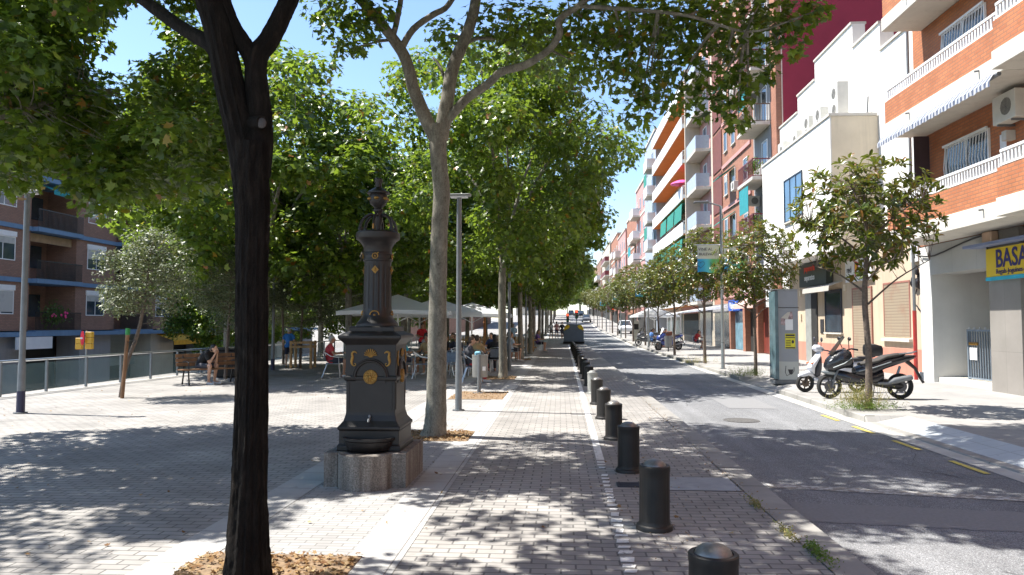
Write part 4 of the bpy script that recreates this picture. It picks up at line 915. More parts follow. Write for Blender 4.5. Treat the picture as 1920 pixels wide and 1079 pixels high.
# ---------------------------------------------------------------- brick tower with maroon end wall
b3 = empty('apartment_tower', (11.6, 48, .03), 0, 'tall brick apartment tower with a blank maroon end wall', 'building')
XC = 11.6
MB().box(XC, 26, 40.0, 56.4, .03, 27).build('wall', M['brick_far'], b3)
MB().box(XC+.35, 26.01, 39.95, 39.998, 4, 27.02).build('end_wall', M['maroon'], b3)
MB().box(XC+.30, XC+.349, 39.93, 39.998, 4, 27.02).build('corner_strip', plaster('pale_strip', (.55, .42, .36)), b3)
for k in range(8):
    z = 3.6+k*3.05
    # first balcony column: grey recess with projecting balcony
    y0, y1 = 41.0, 44.4
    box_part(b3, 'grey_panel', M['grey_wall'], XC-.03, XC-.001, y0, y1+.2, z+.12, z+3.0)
    bl = MB().box(XC-1.05, XC-.032, y0, y1, z-.08, z+.1).build('balcony', M['slabc'], b3)
    mb = MB(); rails(mb, XC-1.0, y0+.05, y1-.05, z+.13, z+1.1, .13, .02, .02); rails(mb, y0+.05, XC-1.0, XC-.06, z+.13, z+1.1, .13, .02, .02, 'x'); mb.build('railing', mat('maroon_rail', (.15, .02, .03), .5) if k % 3 else mat('brown_rail', (.13, .09, .06), .5), bl)
    if k in (1, 2, 4): 
        pl = rng.normal(size=(160, 3))*np.array([.15, .5, .2])+np.array([XC-.6, 42.5, z+.9]); off = Vector((XC, 48, .03)); leaves('balcony_plants', pl-np.array(off), rng.normal(size=(160, 3)), .12, OVAL, M['leafs'], b3)['kind'] = 'stuff'
    window_W(b3, XC-.05, y0+.5, y0+1.6, z+.25, z+2.3, sill=False, nm=1); 
    if k % 2: aircon(b3, (XC-.3, y1-.8, z+1.9), (.8, .32, .58), '-y')
    if k in (1, 3): box_part(b3, 'balcony_awning', M['teal_cloth'], XC-1.0, XC-.98, y0+1.2, y1-.2, z+1.4, z+2.85)
    # brick bay with windows
    for (a, c) in ((46.0, 47.0), (49.2, 50.2), (51.5, 52.4)):
        window_W(b3, XC-.02, a, c, z+.95, z+2.35, nm=1, shutter=.35 if (k+int(a)) % 2 else 0)
    box_part(b3, 'floor_band', M['pinkw'], XC-.1, XC-.002, 45.2, 53.0, z-.12, z+.12)
    if k in (2, 4, 5): aircon(b3, (XC-.32, 48.2, z+.6), (.8, .32, .58), '-x')
    if k in (1, 2, 4): mb = MB().prism([(XC-.05, z+2.5), (XC-1.1, z+1.75), (XC-1.1, z+1.7), (XC-.05, z+2.44)], 49.3, 51.2, 'y'); mb.build('balcony_awning', M['green_cloth'], b3)
    # recess with balconies
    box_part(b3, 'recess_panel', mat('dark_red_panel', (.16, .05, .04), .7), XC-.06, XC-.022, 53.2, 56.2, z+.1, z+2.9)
# ground floor shops of the tower
def shop(parent, X, y0, y1, z1, m, fascia=None, fh=.6):
    box_part(parent, 'shop_front', m, X-.06, X-.001, y0, y1, .06, z1)
    if fascia: box_part(parent, 'fascia', fascia, X-.18, X-.001, y0-.05, y1+.05, z1+.01, z1+fh)
[MB().box(XC-.35, XC-.001, a, c, .03, 3.3).build('brick_pier', M['brick_far'], b3) for a, c in ((40.1, 40.8), (43.0, 43.4), (45.9, 46.5), (49.8, 50.2))]
shop(b3, XC, 40.9, 42.9, 2.6, mat('dark_red_door', (.16, .03, .02), .5)); shop(b3, XC, 43.5, 45.8, 2.6, M['dark'], mat('ochre_fascia', (.40, .16, .03), .6, .4, 8)); shop(b3, XC, 46.6, 49.7, 2.5, mat('shop_glass_blue', (.16, .30, .38), .15, .3, 2), mat('blue_fascia', (.02, .09, .45), .5))
shop(b3, XC, 50.4, 56.2, 2.5, mat('shop_glass_dark', (.06, .07, .08), .15, .4, 1.5), plaster('grey_fascia', (.25, .25, .26)))
for (a, c) in ((41.0, 42.8), (43.4, 46.1)):
    MB().prism([(XC-.02, 3.35), (XC-1.0, 2.85), (XC-1.0, 2.6), (XC-.98, 2.83), (XC-.02, 3.32)], a, c, 'y').build('awning', M['stripe_pink'], b3)
mb = MB(); mb.box(XC-.5, XC-.36, 40.15, 40.75, 2.6, 3.7); mb.build('light_box', M['white_plastic'], b3)
s = empty('shop_sign', (XC-.2, 48.15, 2.5), 0, 'blue shop sign with white lettering left of the banner lamp post', 'sign')
MB().box(XC-.5, XC-.19, 46.6, 49.7, 2.55, 3.25).build('board', mat('blue_fascia', (.02, .09, .45)), s)
text('Viajes Sur', .55, (-.31, 0, .2), FACE_W, M['white_plastic'], s, bold=.015, squeeze=1.1)
# ---------------------------------------------------------------- grey and orange block with long white balconies
b4 = empty('apartment_building', (11.6, 68, .03), 0, 'apartment block with orange soffits and long white balconies, green blinds below', 'building')
MB().box(XC, 25, 56.5, 81.6, .03, 23.4).build('wall', M['beige'], b4)
MB().box(XC-1.2, XC-.002, 61.5, 61.8, 3.3, 22.9).build('party_wall', M['beige'], b4)
mb = MB(); mb.box(12.2, 20, 60, 79, 23.41, 25.6); mb.build('penthouse', M['orange_soffit'], b4)
pnl = mat('perforated_panel', (.36, .42, .50), .5, .08, 5)
for k in range(7):
    z = 3.3+k*2.95
    bl = MB().box(XC-1.15, XC-.002, 57.2, 61.4, z-.1, z+.12).build('balcony', M['slabc'], b4); MB().box(XC-1.13, XC-1.08, 57.25, 61.35, z+.15, z+1.15).build('railing_panel', pnl, bl); MB().box(XC-1.07, XC-.1, 57.22, 57.26, z+.15, z+1.15).build('railing_panel', pnl, bl)
    box_part(b4, 'pink_panel', M['pinkw'], XC-.03, XC-.003, 57.1, 61.4, z+.13, z+2.8)
    window_W(b4, XC-.05, 58.4, 59.7, z+.3, z+2.2, nm=1, pane=M['pane_blue'], sill=False)
    if z < 21.5:
        bl = MB().box(XC-1.4, XC-.003, 61.85, 81.5, z-.1, z+.14).build('balcony', M['orange_soffit'], b4)
        mb = MB(); mb.box(XC-1.45, XC-1.38, 61.8, 81.5, z-.12, z+.95); mb.box(XC-1.379, XC-.6, 61.8, 61.86, z+.0, z+.3); mb.build('parapet', M['white_paint'], bl)
        mb = MB(); rails(mb, 61.85, XC-1.35, XC-.05, z+.16, z+1.05, .12, .02, .02, 'x'); mb.build('railing', M['white_paint'], bl)
        for j, yy in enumerate((64, 68.5, 73, 77.5)):
            window_W(b4, XC-.05, yy, yy+1.8, z+.2, z+2.3, nm=2, sill=False)
        if k in (1, 2, 0): 
            for yy in (62.2, 66.6, 71.2, 76)[:4-(k == 2)]:
                MB().prism([(XC-.1, z+2.8), (XC-1.42, z+2.55), (XC-1.5, z+1.2), (XC-1.46, z+1.2), (XC-1.38, z+2.5), (XC-.1, z+2.75)], yy, yy+3.9, 'y').build('balcony_awning', M['green_cloth'], b4)
pu = MB().lathe([(1.0, 0), (.9, .12), (.5, .3), (.05, .38)], XC-1.2, 63.2, 16); pu.v = [(x, y, z+13.55) for x, y, z in pu.v]
p = empty('parasol', (XC-1.2, 63.2, 12.2), 0, 'pink parasol open on a balcony with orange soffit', 'parasol'); pu.build('canopy', mat('pink_cloth', (.75, .08, .30), .7), p); MB().tube([(XC-1.2, 63.2, 12.25), (XC-1.2, 63.2, 13.8)], .02, 6).build('pole', M['alu'], p)
shop(b4, XC, 57.5, 62, 2.6, mat('shop_glass_dark', (.06, .07, .08)), plaster('grey_fascia', (.25, .25, .26))); shop(b4, XC, 63, 70, 2.6, M['dark'], M['pinkw']); shop(b4, XC, 71, 80, 2.6, M['shutter_grey'], M['beige'])
# ---------------------------------------------------------------- the further row of the right side
def block(y0, y1, H, X, wm, label, bands=None, nb=2, balc=None, rm=M['white_paint'], aw=None, name='apartment_building', nw=2):
    t = empty(name, (X, (y0+y1)/2, gz(y0)-.3), 0, label, 'building'); zb = gz(y0)+.0
    MB().box(X, X+14, y0+.01, y1-.01, zb-.4, zb+H).build('wall', wm, t)
    MB().box(X-.12, X+14.1, y0+.0, y1-.0, zb+H+.003, zb+H+.25).build('cornice', M['slabc'], t)
    nf = int((H-3.6)/3.0)
    for k in range(nf):
        z = zb+3.6+k*3.0; L = y1-y0
        if bands: box_part(t, 'floor_band', bands, X-.06, X-.001, y0+.02, y1-.02, z-.15, z+.12)
        if balc:
            a, c = y0+L*balc[0], y0+L*balc[1]; bl = MB().box(X-1.0, X-.062, a, c, z-.1, z+.1).build('balcony', M['slabc'], t)
            mb = MB(); mb.box(X-1.0, X-.96, a, c, z+.12, z+1.05); mb.box(X-.95, X-.08, a, a+.04, z+.12, z+1.05); mb.build('railing', rm, bl)
            if aw and k % 2 == 0: box_part(t, 'balcony_awning', aw, X-1.03, X-1.01, a+.3, c-.3, z+1.2, z+2.5)
        for j in range(nw):
            yc = y0+L*(j+.5)/nw; window_W(t, X-.02, yc-.6, yc+.6, z+.7, z+2.3, nm=1, sill=False, shutter=.4 if (j+k) % 3 == 0 else 0)
    box_part(t, 'shop_front', M['dark'], X-.04, X-.001, y0+.8, y1-.8, zb+.1, zb+2.6)
    return t
block(81.7, 92.6, 22.8, 10.6, M['bluegrey'], 'blue-grey apartment block beyond the long white balconies', nw=2, balc=(0, .3), aw=M['green_cloth'])
block(92.7, 104, 19.5, 10.7, M['pinkw'], 'pink plastered block beyond the blue-grey one', M['slabc'], nw=3, balc=(.55, .95))
block(104.1, 122, 17.5, 11.0, M['brick_far'], 'brick block with teal balcony blinds half way up the street', M['slabc'], nw=4, balc=(.05, .3), aw=M['teal_cloth'])
block(122.1, 138, 16.2, 10.8, M['pinkw'], 'pinkish far block between two brick blocks', M['slabc'], nw=4, balc=(.6, .95), rm=M['slabc'])
block(138.1, 156, 17.0, 10.8, M['brick_far'], 'distant brick block with pale floor bands', M['slabc'], nw=4, balc=(.1, .4))
block(156.1, 184, 16.5, 10.5, M['beige'], 'distant beige block with rows of small balconies', M['slabc'], nw=5, balc=(.05, .6), rm=mat('maroon_rail', (.15, .02, .03)))
block(184.1, 230, 14.5, 10.3, M['brick_pink'], 'last blocks of brick closing the street on the right', M['slabc'], nw=6, balc=(.1, .7))
block(230.1, 290, 13, 10.6, M['white_wall'], 'white block farthest up the hill', M['slabc'], nw=6)
# ---------------------------------------------------------------- left: pinkish brick flats with blue bands over the lower street
b5 = empty('apartment_building', (-31, 50, -2.3), 0, 'pinkish brick flats with blue floor bands and dark recessed balconies on the left', 'building')
XL = -31.0; P0 = 24.6; per = 8.35
zf = [1.25, 4.3, 7.35, 10.4, 13.45, 16.5]
MB().box(-46, XL-2.0, 20, 92, -2.4, 16.3).build('rear_wall', M['brick_pink'], b5)
nb = 8
for j in range(nb):
    a = P0+j*per; lo0, lo1 = a, a+4.15          # loggia from a to a+4.15, brick pier from there to a+8.35
    big = M['brick_pink']
    MB().box(XL-2.0, XL, lo1, a+per, 1.3, 16.4).build('wall', big, b5)
    for k in range(4):
        z = zf[k]
        window_E(b5, XL+.0, lo1+1.1, lo1+3.0, z+1.0, z+2.35, nm=2, shutter=[.0, .9, .3, .5][(j+k) % 4])
        bl = MB().box(XL-1.99, XL+.5, lo0+.01, lo1-.01, z-.2, z+.06).build('balcony', M['blue_band'], b5)
        mb = MB(); rails(mb, XL+.44, lo0+.05, lo1-.05, z+.08, z+1.15, .11, .03, .02); mb.build('railing', M['black'], bl)
        mb = MB(); mb.box(XL-1.97, XL-1.93, lo0+.6, lo0+1.7, z+.07, z+2.3); mb.box(XL-1.97, XL-1.93, lo0+2.3, lo0+3.6, z+.9, z+2.3); mb.build('balcony_door', M['pane'], b5)
        if (j*3+k) % 5 in (0, 3): MB().prism([(XL-.1, z+2.75), (XL+.8, z+2.35), (XL+.8, z+2.1), (XL+.78, z+2.32), (XL-.1, z+2.7)], lo0+.8, lo1-.3, 'y').build('balcony_awning', M['teal_cloth'], b5)
        if (j+k) % 3 == 0: box_part(b5, 'balcony_blind', mat('tan_blind', (.35, .25, .16), .8), XL-.3, XL-.27, lo0+.1, lo1-.1, z+2.3, z+2.8)
    for k in range(1, 5): box_part(b5, 'floor_band', M['blue_band'], XL+.002, XL+.12, lo1+.0, a+per, zf[k]-.2, zf[k]+.06)
    box_part(b5, 'ground_floor_wall', M['beige'] if j % 3 == 0 else M['grey_wall'], XL-1.5, XL+.05, lo1+.5, a+per-.4, -2.3, 1.0)
    box_part(b5, 'shop_interior', M['dark'], XL-1.9, XL-1.6, lo0-.4, lo1+.5, -2.3, 1.0)
    if j in (1, 3, 5): box_part(b5, 'shop_blind', M['shutter_grey'], XL-1.2, XL-1.15, lo0, lo1+.4, -1.3, 1.0)
MB().box(XL-2, XL+.55, 20, 92, .98, 1.24).build('floor_band', M['blue_band'], b5)
MB().box(XL-3, XL+.3, 20, 92, 16.41, 16.7).build('cornice', M['slabc'], b5)
pl = rng.normal(size=(420, 3))*np.array([.12, .5, .3])+np.array([XL+.6, 42.7, 2.2]); leaves('balcony_plants', pl-np.array([-31, 50, -2.3]), rng.normal(size=(420, 3)), .10, OVAL, M['leafs'], b5)['kind'] = 'stuff'
mb = MB()
for k in range(8): mb.ell((XL+.75, 42.9+random.uniform(-.6, .8), 2.1+random.uniform(0, .5)), (.05, .09, .08), 6, 4)
mb.build('flowers', mat('pink_flower', (.7, .06, .22), .7), b5)
s = empty('shop_sign', (XL+.2, 42, .1), 0, 'white shop sign on the ground floor of the left flats', 'sign'); MB().box(XL+.56, XL+.66, yfx(12, XL), yfx(80, XL), .25, .95).build('board', M['white_plastic'], s)
s = empty('shop_awning', (XL+1.2, 58, .3), 0, 'yellow awning low on the left flats, seen between trees', 'awning'); MB().prism([(XL+.1, .95), (XL+1.5, .45), (XL+1.5, .1), (XL+1.47, .42), (XL+.1, .9)], yfx(292, XL), yfx(345, XL), 'y').build('cloth', mat('yellow_awning', (.75, .38, .02), .7), s)
# background blocks that close the plaza beyond the trees
for (x0, x1, y0, y1, H, m, lab) in ((-30, -14, 120, 150, 14, M['brick_pink'], 'far pink brick block closing the plaza behind the trees'), (-14, -3.5, 235, 260, 15, M['beige'], 'farthest beige block behind the promenade trees')):
    t = empty('apartment_building', ((x0+x1)/2, y0, 0), 0, lab, 'building'); zb = gz(y0)-2.5
    MB().box(x0, x1, y0, y1, zb, zb+H).build('wall', m, t)
    for k in range(4):
        for j in range(4):
            xx = x0+(x1-x0)*(j+.5)/4; box_part(t, 'window', M['pane'], xx-.6, xx+.6, y0-.03, y0-.002, zb+4+3*k, zb+5.4+3*k)
MB = MB_
# ============================================================ THE FOUNTAIN
FC = (-2.04, 8.17, 0)
ft = empty('drinking_fountain', FC, 0, 'tall black cast iron drinking fountain with gilded ornaments on a stone base', 'fountain')
def outline(hw, hd, br, sag, n=14, grow=0.):
    """square block with a half-round swelling at the front (-Y)"""
    h = br/2; R = (h*h+sag*sag)/(2*sag); cy = -hd-sag+R; a0 = math.asin(h/R)
    pts = [(-hw, hd), (-hw, -hd), (-h-.012, -hd), (-h-.012, -hd+.012)]
    pts += [(R*math.sin(-a0+2*a0*k/n), cy-R*math.cos(-a0+2*a0*k/n)) for k in range(n+1)]
    pts += [(h+.012, -hd+.012), (h+.012, -hd), (hw, -hd), (hw, hd)]
    return [(x, y) for x, y in pts]
mb = MB(); ol = outline(.435, .48, .56, .22); mb.prism(ol, -.03, .35); mb.build('stone_base', M['granite'], ft, bevel=.014)
MB().prism([(x*.80, y*.80) for x, y in ol], .3, .353).build('inner_curb', M['iron'], ft)
I = M['iron']
def rect_loft(mb, prof, n=4):
    """prof = (half width, z, half depth)"""
    vs = []; fs = []
    for hw, z, hd in prof: vs += [(-hw, -hd, z), (hw, -hd, z), (hw, hd, z), (-hw, hd, z)]
    for i in range(len(prof)-1):
        for k in range(4): fs.append((4*i+k, 4*i+(k+1) % 4, 4*i+4+(k+1) % 4, 4*i+4+k))
    fs += [(3, 2, 1, 0), tuple(4*(len(prof)-1)+k for k in range(4))]; mb.add(vs, fs)
def sq(mb, prof): rect_loft(mb, [(w, z, w) for w, z in prof])
mb = MB(); sq(mb, [(.345, .353), (.345, .40), (.325, .42), (.325, .56), (.34, .575), (.34, .60), (.325, .615), (.29, .66), (.272, .72), (.268, .75), (.268, 1.085), (.285, 1.095), (.29, 1.115), (.29, 1.13), (.275, 1.145), (.275, 1.475), (.285, 1.485), (.30, 1.50), (.335, 1.535), (.345, 1.55), (.345, 1.575), (.30, 1.60), (.25, 1.62), (.25, 1.665), (.235, 1.675)])
mb.build('pedestal', I, ft, bevel=.004)
mb = MB()      # arch moulding and raised panels on the front and the right side
for face in range(2):
    b = MB(); arc = [(.17*math.cos(PI*k/14), .17*math.sin(PI*k/14)) for k in range(15)]
    b.tube([(x, -.288, 1.13+z) for x, z in arc], .014, 6); b.tube([(x*1.12, -.286, 1.13+z*1.12) for x, z in arc], .008, 6)
    ply = [(x*.95, 1.12+z*.95) for x, z in arc]; b.prism(ply+[(-.16, 1.06), (.16, 1.06)], -.279, -.26, 'y')
    b.tube([(-.235, -.27, .78), (-.235, -.27, 1.07)], .006, 4); b.tube([(.235, -.27, .78), (.235, -.27, 1.07)], .006, 4)
    if face: b.xform(Matrix.Rotation(PI/2, 4, 'Z'))
    mb.add(b.v, b.f)
mb.build('arch_moulding', I, ft, smooth=True)
flute = lambda a, z: 1-.065*max(0, math.cos(a*16))**.6 if 1.88 < z < 2.36 else 1.
prof = [(.232, 1.676), (.232, 1.70), (.222, 1.715), (.205, 1.735), (.18, 1.765), (.163, 1.80), (.157, 1.86), (.157, 1.881), (.155, 1.9), (.15, 2.34), (.15, 2.361), (.152, 2.40), (.165, 2.405), (.165, 2.425), (.153, 2.43), (.153, 2.47), (.163, 2.475), (.163, 2.49), (.155, 2.50), (.158, 2.55), (.175, 2.585), (.205, 2.625), (.238, 2.645), (.245, 2.66), (.245, 2.715), (.23, 2.73), (.05, 2.74)]
MB().lathe(prof, n=128, fn=flute).build('column', I, ft, smooth=True, ang=.7)
MB().lathe([(.025, 2.735), (.03, 2.80), (.05, 2.86), (.045, 2.93), (.04, 2.95), (.055, 2.965), (.055, 2.985), (.04, 2.995), (.055, 3.02), (.085, 3.045), (.10, 3.08), (.105, 3.13), (.098, 3.15), (.128, 3.165), (.128, 3.18), (.10, 3.20), (.06, 3.225), (.038, 3.24), (.036, 3.285), (.046, 3.30), (.046, 3.33), (.03, 3.345), (.01, 3.35)], n=32).build('urn_finial', I, ft, smooth=True, ang=.8)
for k in range(6):
    a = PI/6+k*PI/3; pts = [(.205, 2.735), (.205, 2.79), (.185, 2.85), (.14, 2.90), (.09, 2.925), (.045, 2.92)]
    b = MB(); b.tube([(r, 0, z) for r, z in pts], .017, 6); b.ell((.2, 0, 2.76), (.028, .02, .035), 8, 5); b.xform(Matrix.Rotation(a, 4, 'Z')); b.build('crown_strap', I, ft, smooth=True)
# basin, a half bowl in front of the pedestal
def halfbowl(pr, cy, m, name, parent, ry=.72):
    n = 20; vs = []; fs = []
    for r, z in pr:
        for k in range(n+1): a = PI+PI*k/n; vs.append((r*math.cos(a), cy+r*ry*math.sin(a), z))
    for i in range(len(pr)-1):
        for k in range(n): fs.append((i*(n+1)+k, i*(n+1)+k+1, (i+1)*(n+1)+k+1, (i+1)*(n+1)+k))
    return MB().add(vs, fs).build(name, m, parent, smooth=True, ang=.7)
bs = halfbowl([(.20, .352), (.235, .37), (.255, .42), (.262, .455), (.285, .47), (.287, .495), (.265, .497), (.25, .48), (.235, .43), (.19, .40), (.01, .395)], -.30, I, 'basin', ft, .80)
sp = MB(); sp.tube([(0, -.27, .68), (0, -.34, .68), (0, -.36, .655)], .013, 8); sp.ell((0, -.30, .71), (.014, .014, .02), 8, 5); sp.build('spout', M['galv_dark'], ft, smooth=True)
# gilded ornaments
Au = M['gold']
def orn(b, name='ornament', rot=0):
    if rot: b.xform(Matrix.Rotation(rot, 4, 'Z'))
    return b.build(name, Au, ft, smooth=True, ang=.8)
def shell(cx, cz, s, y):
    b = MB()
    for k in range(9):
        a = PI*(.08+.84*k/8); L = s*(.85+.15*math.sin(a)); e = (cx+L*math.cos(a), y-.004, cz+L*math.sin(a)); b.tube([(cx+.1*s*math.cos(a), y-.005, cz), e], [.003, .1*s], 6); b.ell(e, (.1*s, .006, .1*s), 8, 5)
    b.ell((cx, y, cz-.02*s), (.35*s, .01, .16*s), 10, 5); return b
def seahorse(cx, cz, s, y, m):
    b = MB(); P = [(-.55, 1.35), (-.4, 1.5), (-.1, 1.62), (.2, 1.5), (.3, 1.2), (.2, .8), (.28, .35), (.38, -.1), (.3, -.5), (.05, -.78), (-.25, -.8), (-.38, -.58), (-.25, -.4), (-.08, -.48)]
    Rr = [.07, .12, .2, .19, .17, .2, .25, .22, .16, .12, .09, .07, .06, .04]
    pp, rr = smooth_path([(cx+m*x*s, y, cz+z*s) for x, z in P], [r*s for r in Rr], 3); b.tube(pp, rr, 8)
    for k in range(7): zz = 1.45-k*.28; b.tube([(cx+m*.3*s, y, cz+zz*s), (cx+m*.55*s, y, cz+(zz+.12)*s)], [.05*s, .015*s], 5)
    b.v = [(p[0], y+(p[1]-y)*.5, p[2]) for p in b.v]; return b
for rot in (0, PI/2):
    orn(shell(0, 1.352, .075, -.282), 'shell', rot)
    orn(seahorse(-.185, 1.30, .062, -.282, -1), 'seahorse', rot); orn(seahorse(.185, 1.30, .062, -.282, 1), 'seahorse', rot)
    b = MB(); b.tube([(0, -.279, 1.13), (0, -.292, 1.13)], [.078, .074], 28)
    for k in range(10): a = k*PI/5; b.tube([(.022*math.cos(a), -.295, 1.13+.022*math.sin(a)), (.062*math.cos(a+.5), -.295, 1.13+.062*math.sin(a+.5))], [.009, .005], 6)
    b.ell((0, -.296, 1.13), (.02, .012, .02), 10, 6)
    for k in range(20): a = k*PI/10; b.ell((.07*math.cos(a), -.294, 1.13+.07*math.sin(a)), (.007, .005, .007), 6, 4)
    orn(b, 'medallion', rot)
for rot in (0, PI/2, -PI/2):
    b = MB(); r = .16; b.prism([(0, 2.255), (.04, 2.30), (0, 2.345), (-.04, 2.30)], -r, -r+.02, 'y'); b.ell((0, -r, 2.30), (.016, .012, .02), 8, 5); orn(b, 'diamond', rot+.05)
    b = MB(); b.tube([(.03*math.cos(a), -.160, 2.452+.03*math.sin(a)) for a in [k*PI/8 for k in range(17)]], .007, 6); b.ell((0, -.160, 2.452), (.014, .01, .014), 8, 5); b.tube([(.02, -.162, 2.475), (.04, -.162, 2.49)], .007, 5); orn(b, 'rosette', rot+.05)
    b = MB(); b.tube([(.05*math.cos(PI*k/8), -.165, 1.80+.045*math.sin(PI*k/8)) for k in range(9)], .007, 6); b.ell((0, -.165, 1.80), (.014, .01, .012), 8, 5); orn(b, 'fan', rot+.05)
for k in range(6):
    a = -PI/2+k*PI/3; b = MB(); b.ell((.1*math.cos(a), .1*math.sin(a), 3.105), (.03, .03, .018), 8, 5); orn(b, 'urn_boss')
orn(MB().tube([(0, -.223, 2.745), (0, -.226, 2.80)], .01, 6), 'strap_gilding')

# ============================================================ BOLLARDS
def bollard():
    t = empty('bollard'); fl = lambda a, z: 1-.022*max(0, math.cos(a*12))**3 if .07 < z < .46 else 1.
    H = .55
    MB().lathe([(.152, -.01), (.152, .018), (.146, .032), (.132, .04), (.126, .06), (.126, .075), (.125, .40), (.125, .46), (.128, .468), (.128, .502), (.122, .508), (.101, .508), (.10, .498), (.02, .498)], n=96, fn=fl).build('post', M['bollard'], t, smooth=True, ang=.5)
    MB().lathe([(.098, .495), (.096, .507), (.086, .525), (.066, .541), (.036, .551), (.005, .554)], n=32).build('cap', mat('bollard_cap', (.20, .19, .18), .36, .3, 12, .25, metal=.5, bscale=70), t, smooth=True)
    return t
bo = bollard(); used = False
yb = 3.93
labs = {0: 'nearest iron bollard, cut by the bottom edge of the photo', 1: 'tall-looking iron bollard beside the square access cover', 2: 'iron bollard third from the camera in the row', 3: 'iron bollard with worn side, fourth from the camera'}
for i in range(20):
    y = yb+2.39*i; x = .775+.0006*y
    if y > 50: break
    lab = labs.get(i, 'iron bollard in the promenade row, %s from the camera' % (ORD[i] if i < 18 else 'farthest but %s' % ['one', 'none'][min(1, i-18)]))
    c = bo if i == 0 else copy_tree(bo); c.location = (x+random.uniform(-.008, .008), y, 0); c.rotation_euler = (random.uniform(-.012, .012), random.uniform(-.012, .012), i*.3); c.scale = (1, 1, 1.03)
    tag(c, lab, 'bollard', 'iron bollards along the promenade')
    if i == 6:
        for ch in c.children: ch.data = ch.data.copy(); ch.data.materials.clear(); ch.data.materials.append(mat('bare_grey_metal', (.30, .30, .28), .6, .2, 6))
        c['label'] = 'pale grey unpainted bollard, the only light one of the row'

# ============================================================ LAMP POSTS
def lamp_post(h=4.25, col=M['galv_dark'], head=True, base=None):
    t = empty('street_lamp')
    p = MB(); p.tube([(0, 0, -.02), (0, 0, .9), (0, 0, 1.0), (0, 0, h)], [.068, .066, .055, .05], 14); p.build('pole', col, t, smooth=True)
    MB().tube([(0, 0, 0), (0, 0, .02)], [.12, .12], 14).build('foot', M['galv_dark'], t)
    MB().tube([(0, 0, .96), (0, 0, 1.0)], [.06, .06], 14).build('collar', M['galv_dark'], t)
    if head:
        hd = MB(); hd.prism([(-.20, -.08), (.20, -.08), (.24, -.04), (.24, .04), (.20, .08), (-.20, .08), (-.24, .04), (-.24, -.04)], h-.01, h+.04); hd.build('lamp_head', mat('lamp_head_grey', (.22, .23, .23), .5, .06), t, bevel=.01)
        MB().box(-.17, .17, -.07, .07, h-.035, h-.011).build('diffuser', M['white_plastic'], t)
    return t
lp = lamp_post()
LPS = [((-2.0, 14.56), 'grey lamp post just behind the fountain plane tree'), ((-1.84, 26.84), 'grey lamp post behind the litter bin and tree'), ((-1.8, 39.3), 'third grey lamp post along the promenade tree row'), ((-1.75, 51.6), 'fourth grey lamp post along the promenade tree row'), ((-1.7, 64), 'fifth grey lamp post along the promenade tree row'), ((-10.29, 13.59), 'lamp post with dark painted foot at the left edge of the photo'), ((-10.51, 26.58), 'lamp post beside the man in the blue shirt')]
for i, ((x, y), lab) in enumerate(LPS):
    c = lp if i == 0 else copy_tree(lp); c.location = (x, y, gz(y)); c.rotation_euler = (0, 0, .05*i); tag(c, lab, 'street lamp', 'grey lamp posts on the plaza')
    if i >= 5: MB().tube([(0, 0, .0), (0, 0, .42)], [.074, .072], 14).build('painted_foot', mat('dark_violet_paint', (.02, .02, .06), .5), c)
# right side lamps with banners
def heart(s, n=24): return [(s*.9*(16*math.sin(t)**3)/16, s*.9*(13*math.cos(t)-5*math.cos(2*t)-2*math.cos(3*t)-math.cos(4*t))/16) for t in [2*PI*k/n for k in range(n)]]
def banner(parent, sx, z, detail):
    b = MB(); n = 8; vs = []; fs = []; W = .80; H = 1.02
    for j in range(n+1):
        for i in range(n+1):
            u, v = i/n, j/n; vs.append((sx*(.09+W*u), .05*math.sin(u*5+v*1.5)*v, z-H*v-.03*math.sin(u*6)*v))
    for j in range(n):
        for i in range(n): fs.append((j*(n+1)+i, j*(n+1)+i+1, (j+1)*(n+1)+i+1, (j+1)*(n+1)+i))
    if 'banner' not in MC:
        q = NT('banner_cloth'); s = q.n('ShaderNodeSeparateXYZ'); q.l(q.coord('Generated'), s.inputs[0])
        low = q.ramp(s.outputs[0], [(0, (.03, .36, .72)), (.45, (.10, .55, .62)), (.7, (.13, .48, .16)), (1, (.2, .5, .12))]); up = q.ramp(s.outputs[0], [(0, (.66, .70, .60)), (1, (.68, .72, .5))])
        st = q.ramp(s.outputs[2], [(.50, (0, 0, 0)), (.53, (1, 1, 1))]); q.base(q.mix(st, low, up)); q.rough(.8); MC['banner'] = q.m
    c = b.add(vs, fs).build('banner', MC['banner'], parent, smooth=True)
    MB().tube([(0, 0, z+.02), (sx*1.0, 0, z+.02)], .016, 6).build('banner_arm', M['alu'], parent)
    if detail:
        h = heart(.16); MB().tube([(sx*.78+x, -.045, z-.72+y) for x, y in h+h[:1]], .007, 4).build('heart', dk, c)
        MB().tube([(sx*.42, -.05, z-.62), (sx*.40, -.05, z-.82), (sx*.3, -.05, z-.83), (sx*.29, -.05, z-.75), (sx*.37, -.05, z-.77)], .007, 4).build('lettering', dk, c)
        MB().tube([(sx*.22, -.05, z-.8), (sx*.18, -.05, z-.68), (sx*.14, -.05, z-.84), (sx*.24, -.05, z-.76)], .007, 4).build('lettering', dk, c)
        text('VINE AL', .15, (sx*.6, -.05, z-.2), FACE_S, dk, c); text('BULEVARD', .14, (sx*.5, -.05, z-.38), FACE_S, dk, c)
    return c
rl = [(6.05, 28.1, 6.1, 'grey lamp post with the blue and green heart banner'), (6.25, 53.0, 6.1, 'lamp post with a banner beyond the motorbikes'), (6.35, 78, 6.1, 'distant lamp post with white banner, third on the right pavement'), (6.4, 103, 6.1, 'distant lamp post with a banner, fourth on the right pavement'), (6.45, 128, 6.1, 'far lamp post near the hill top on the right')]
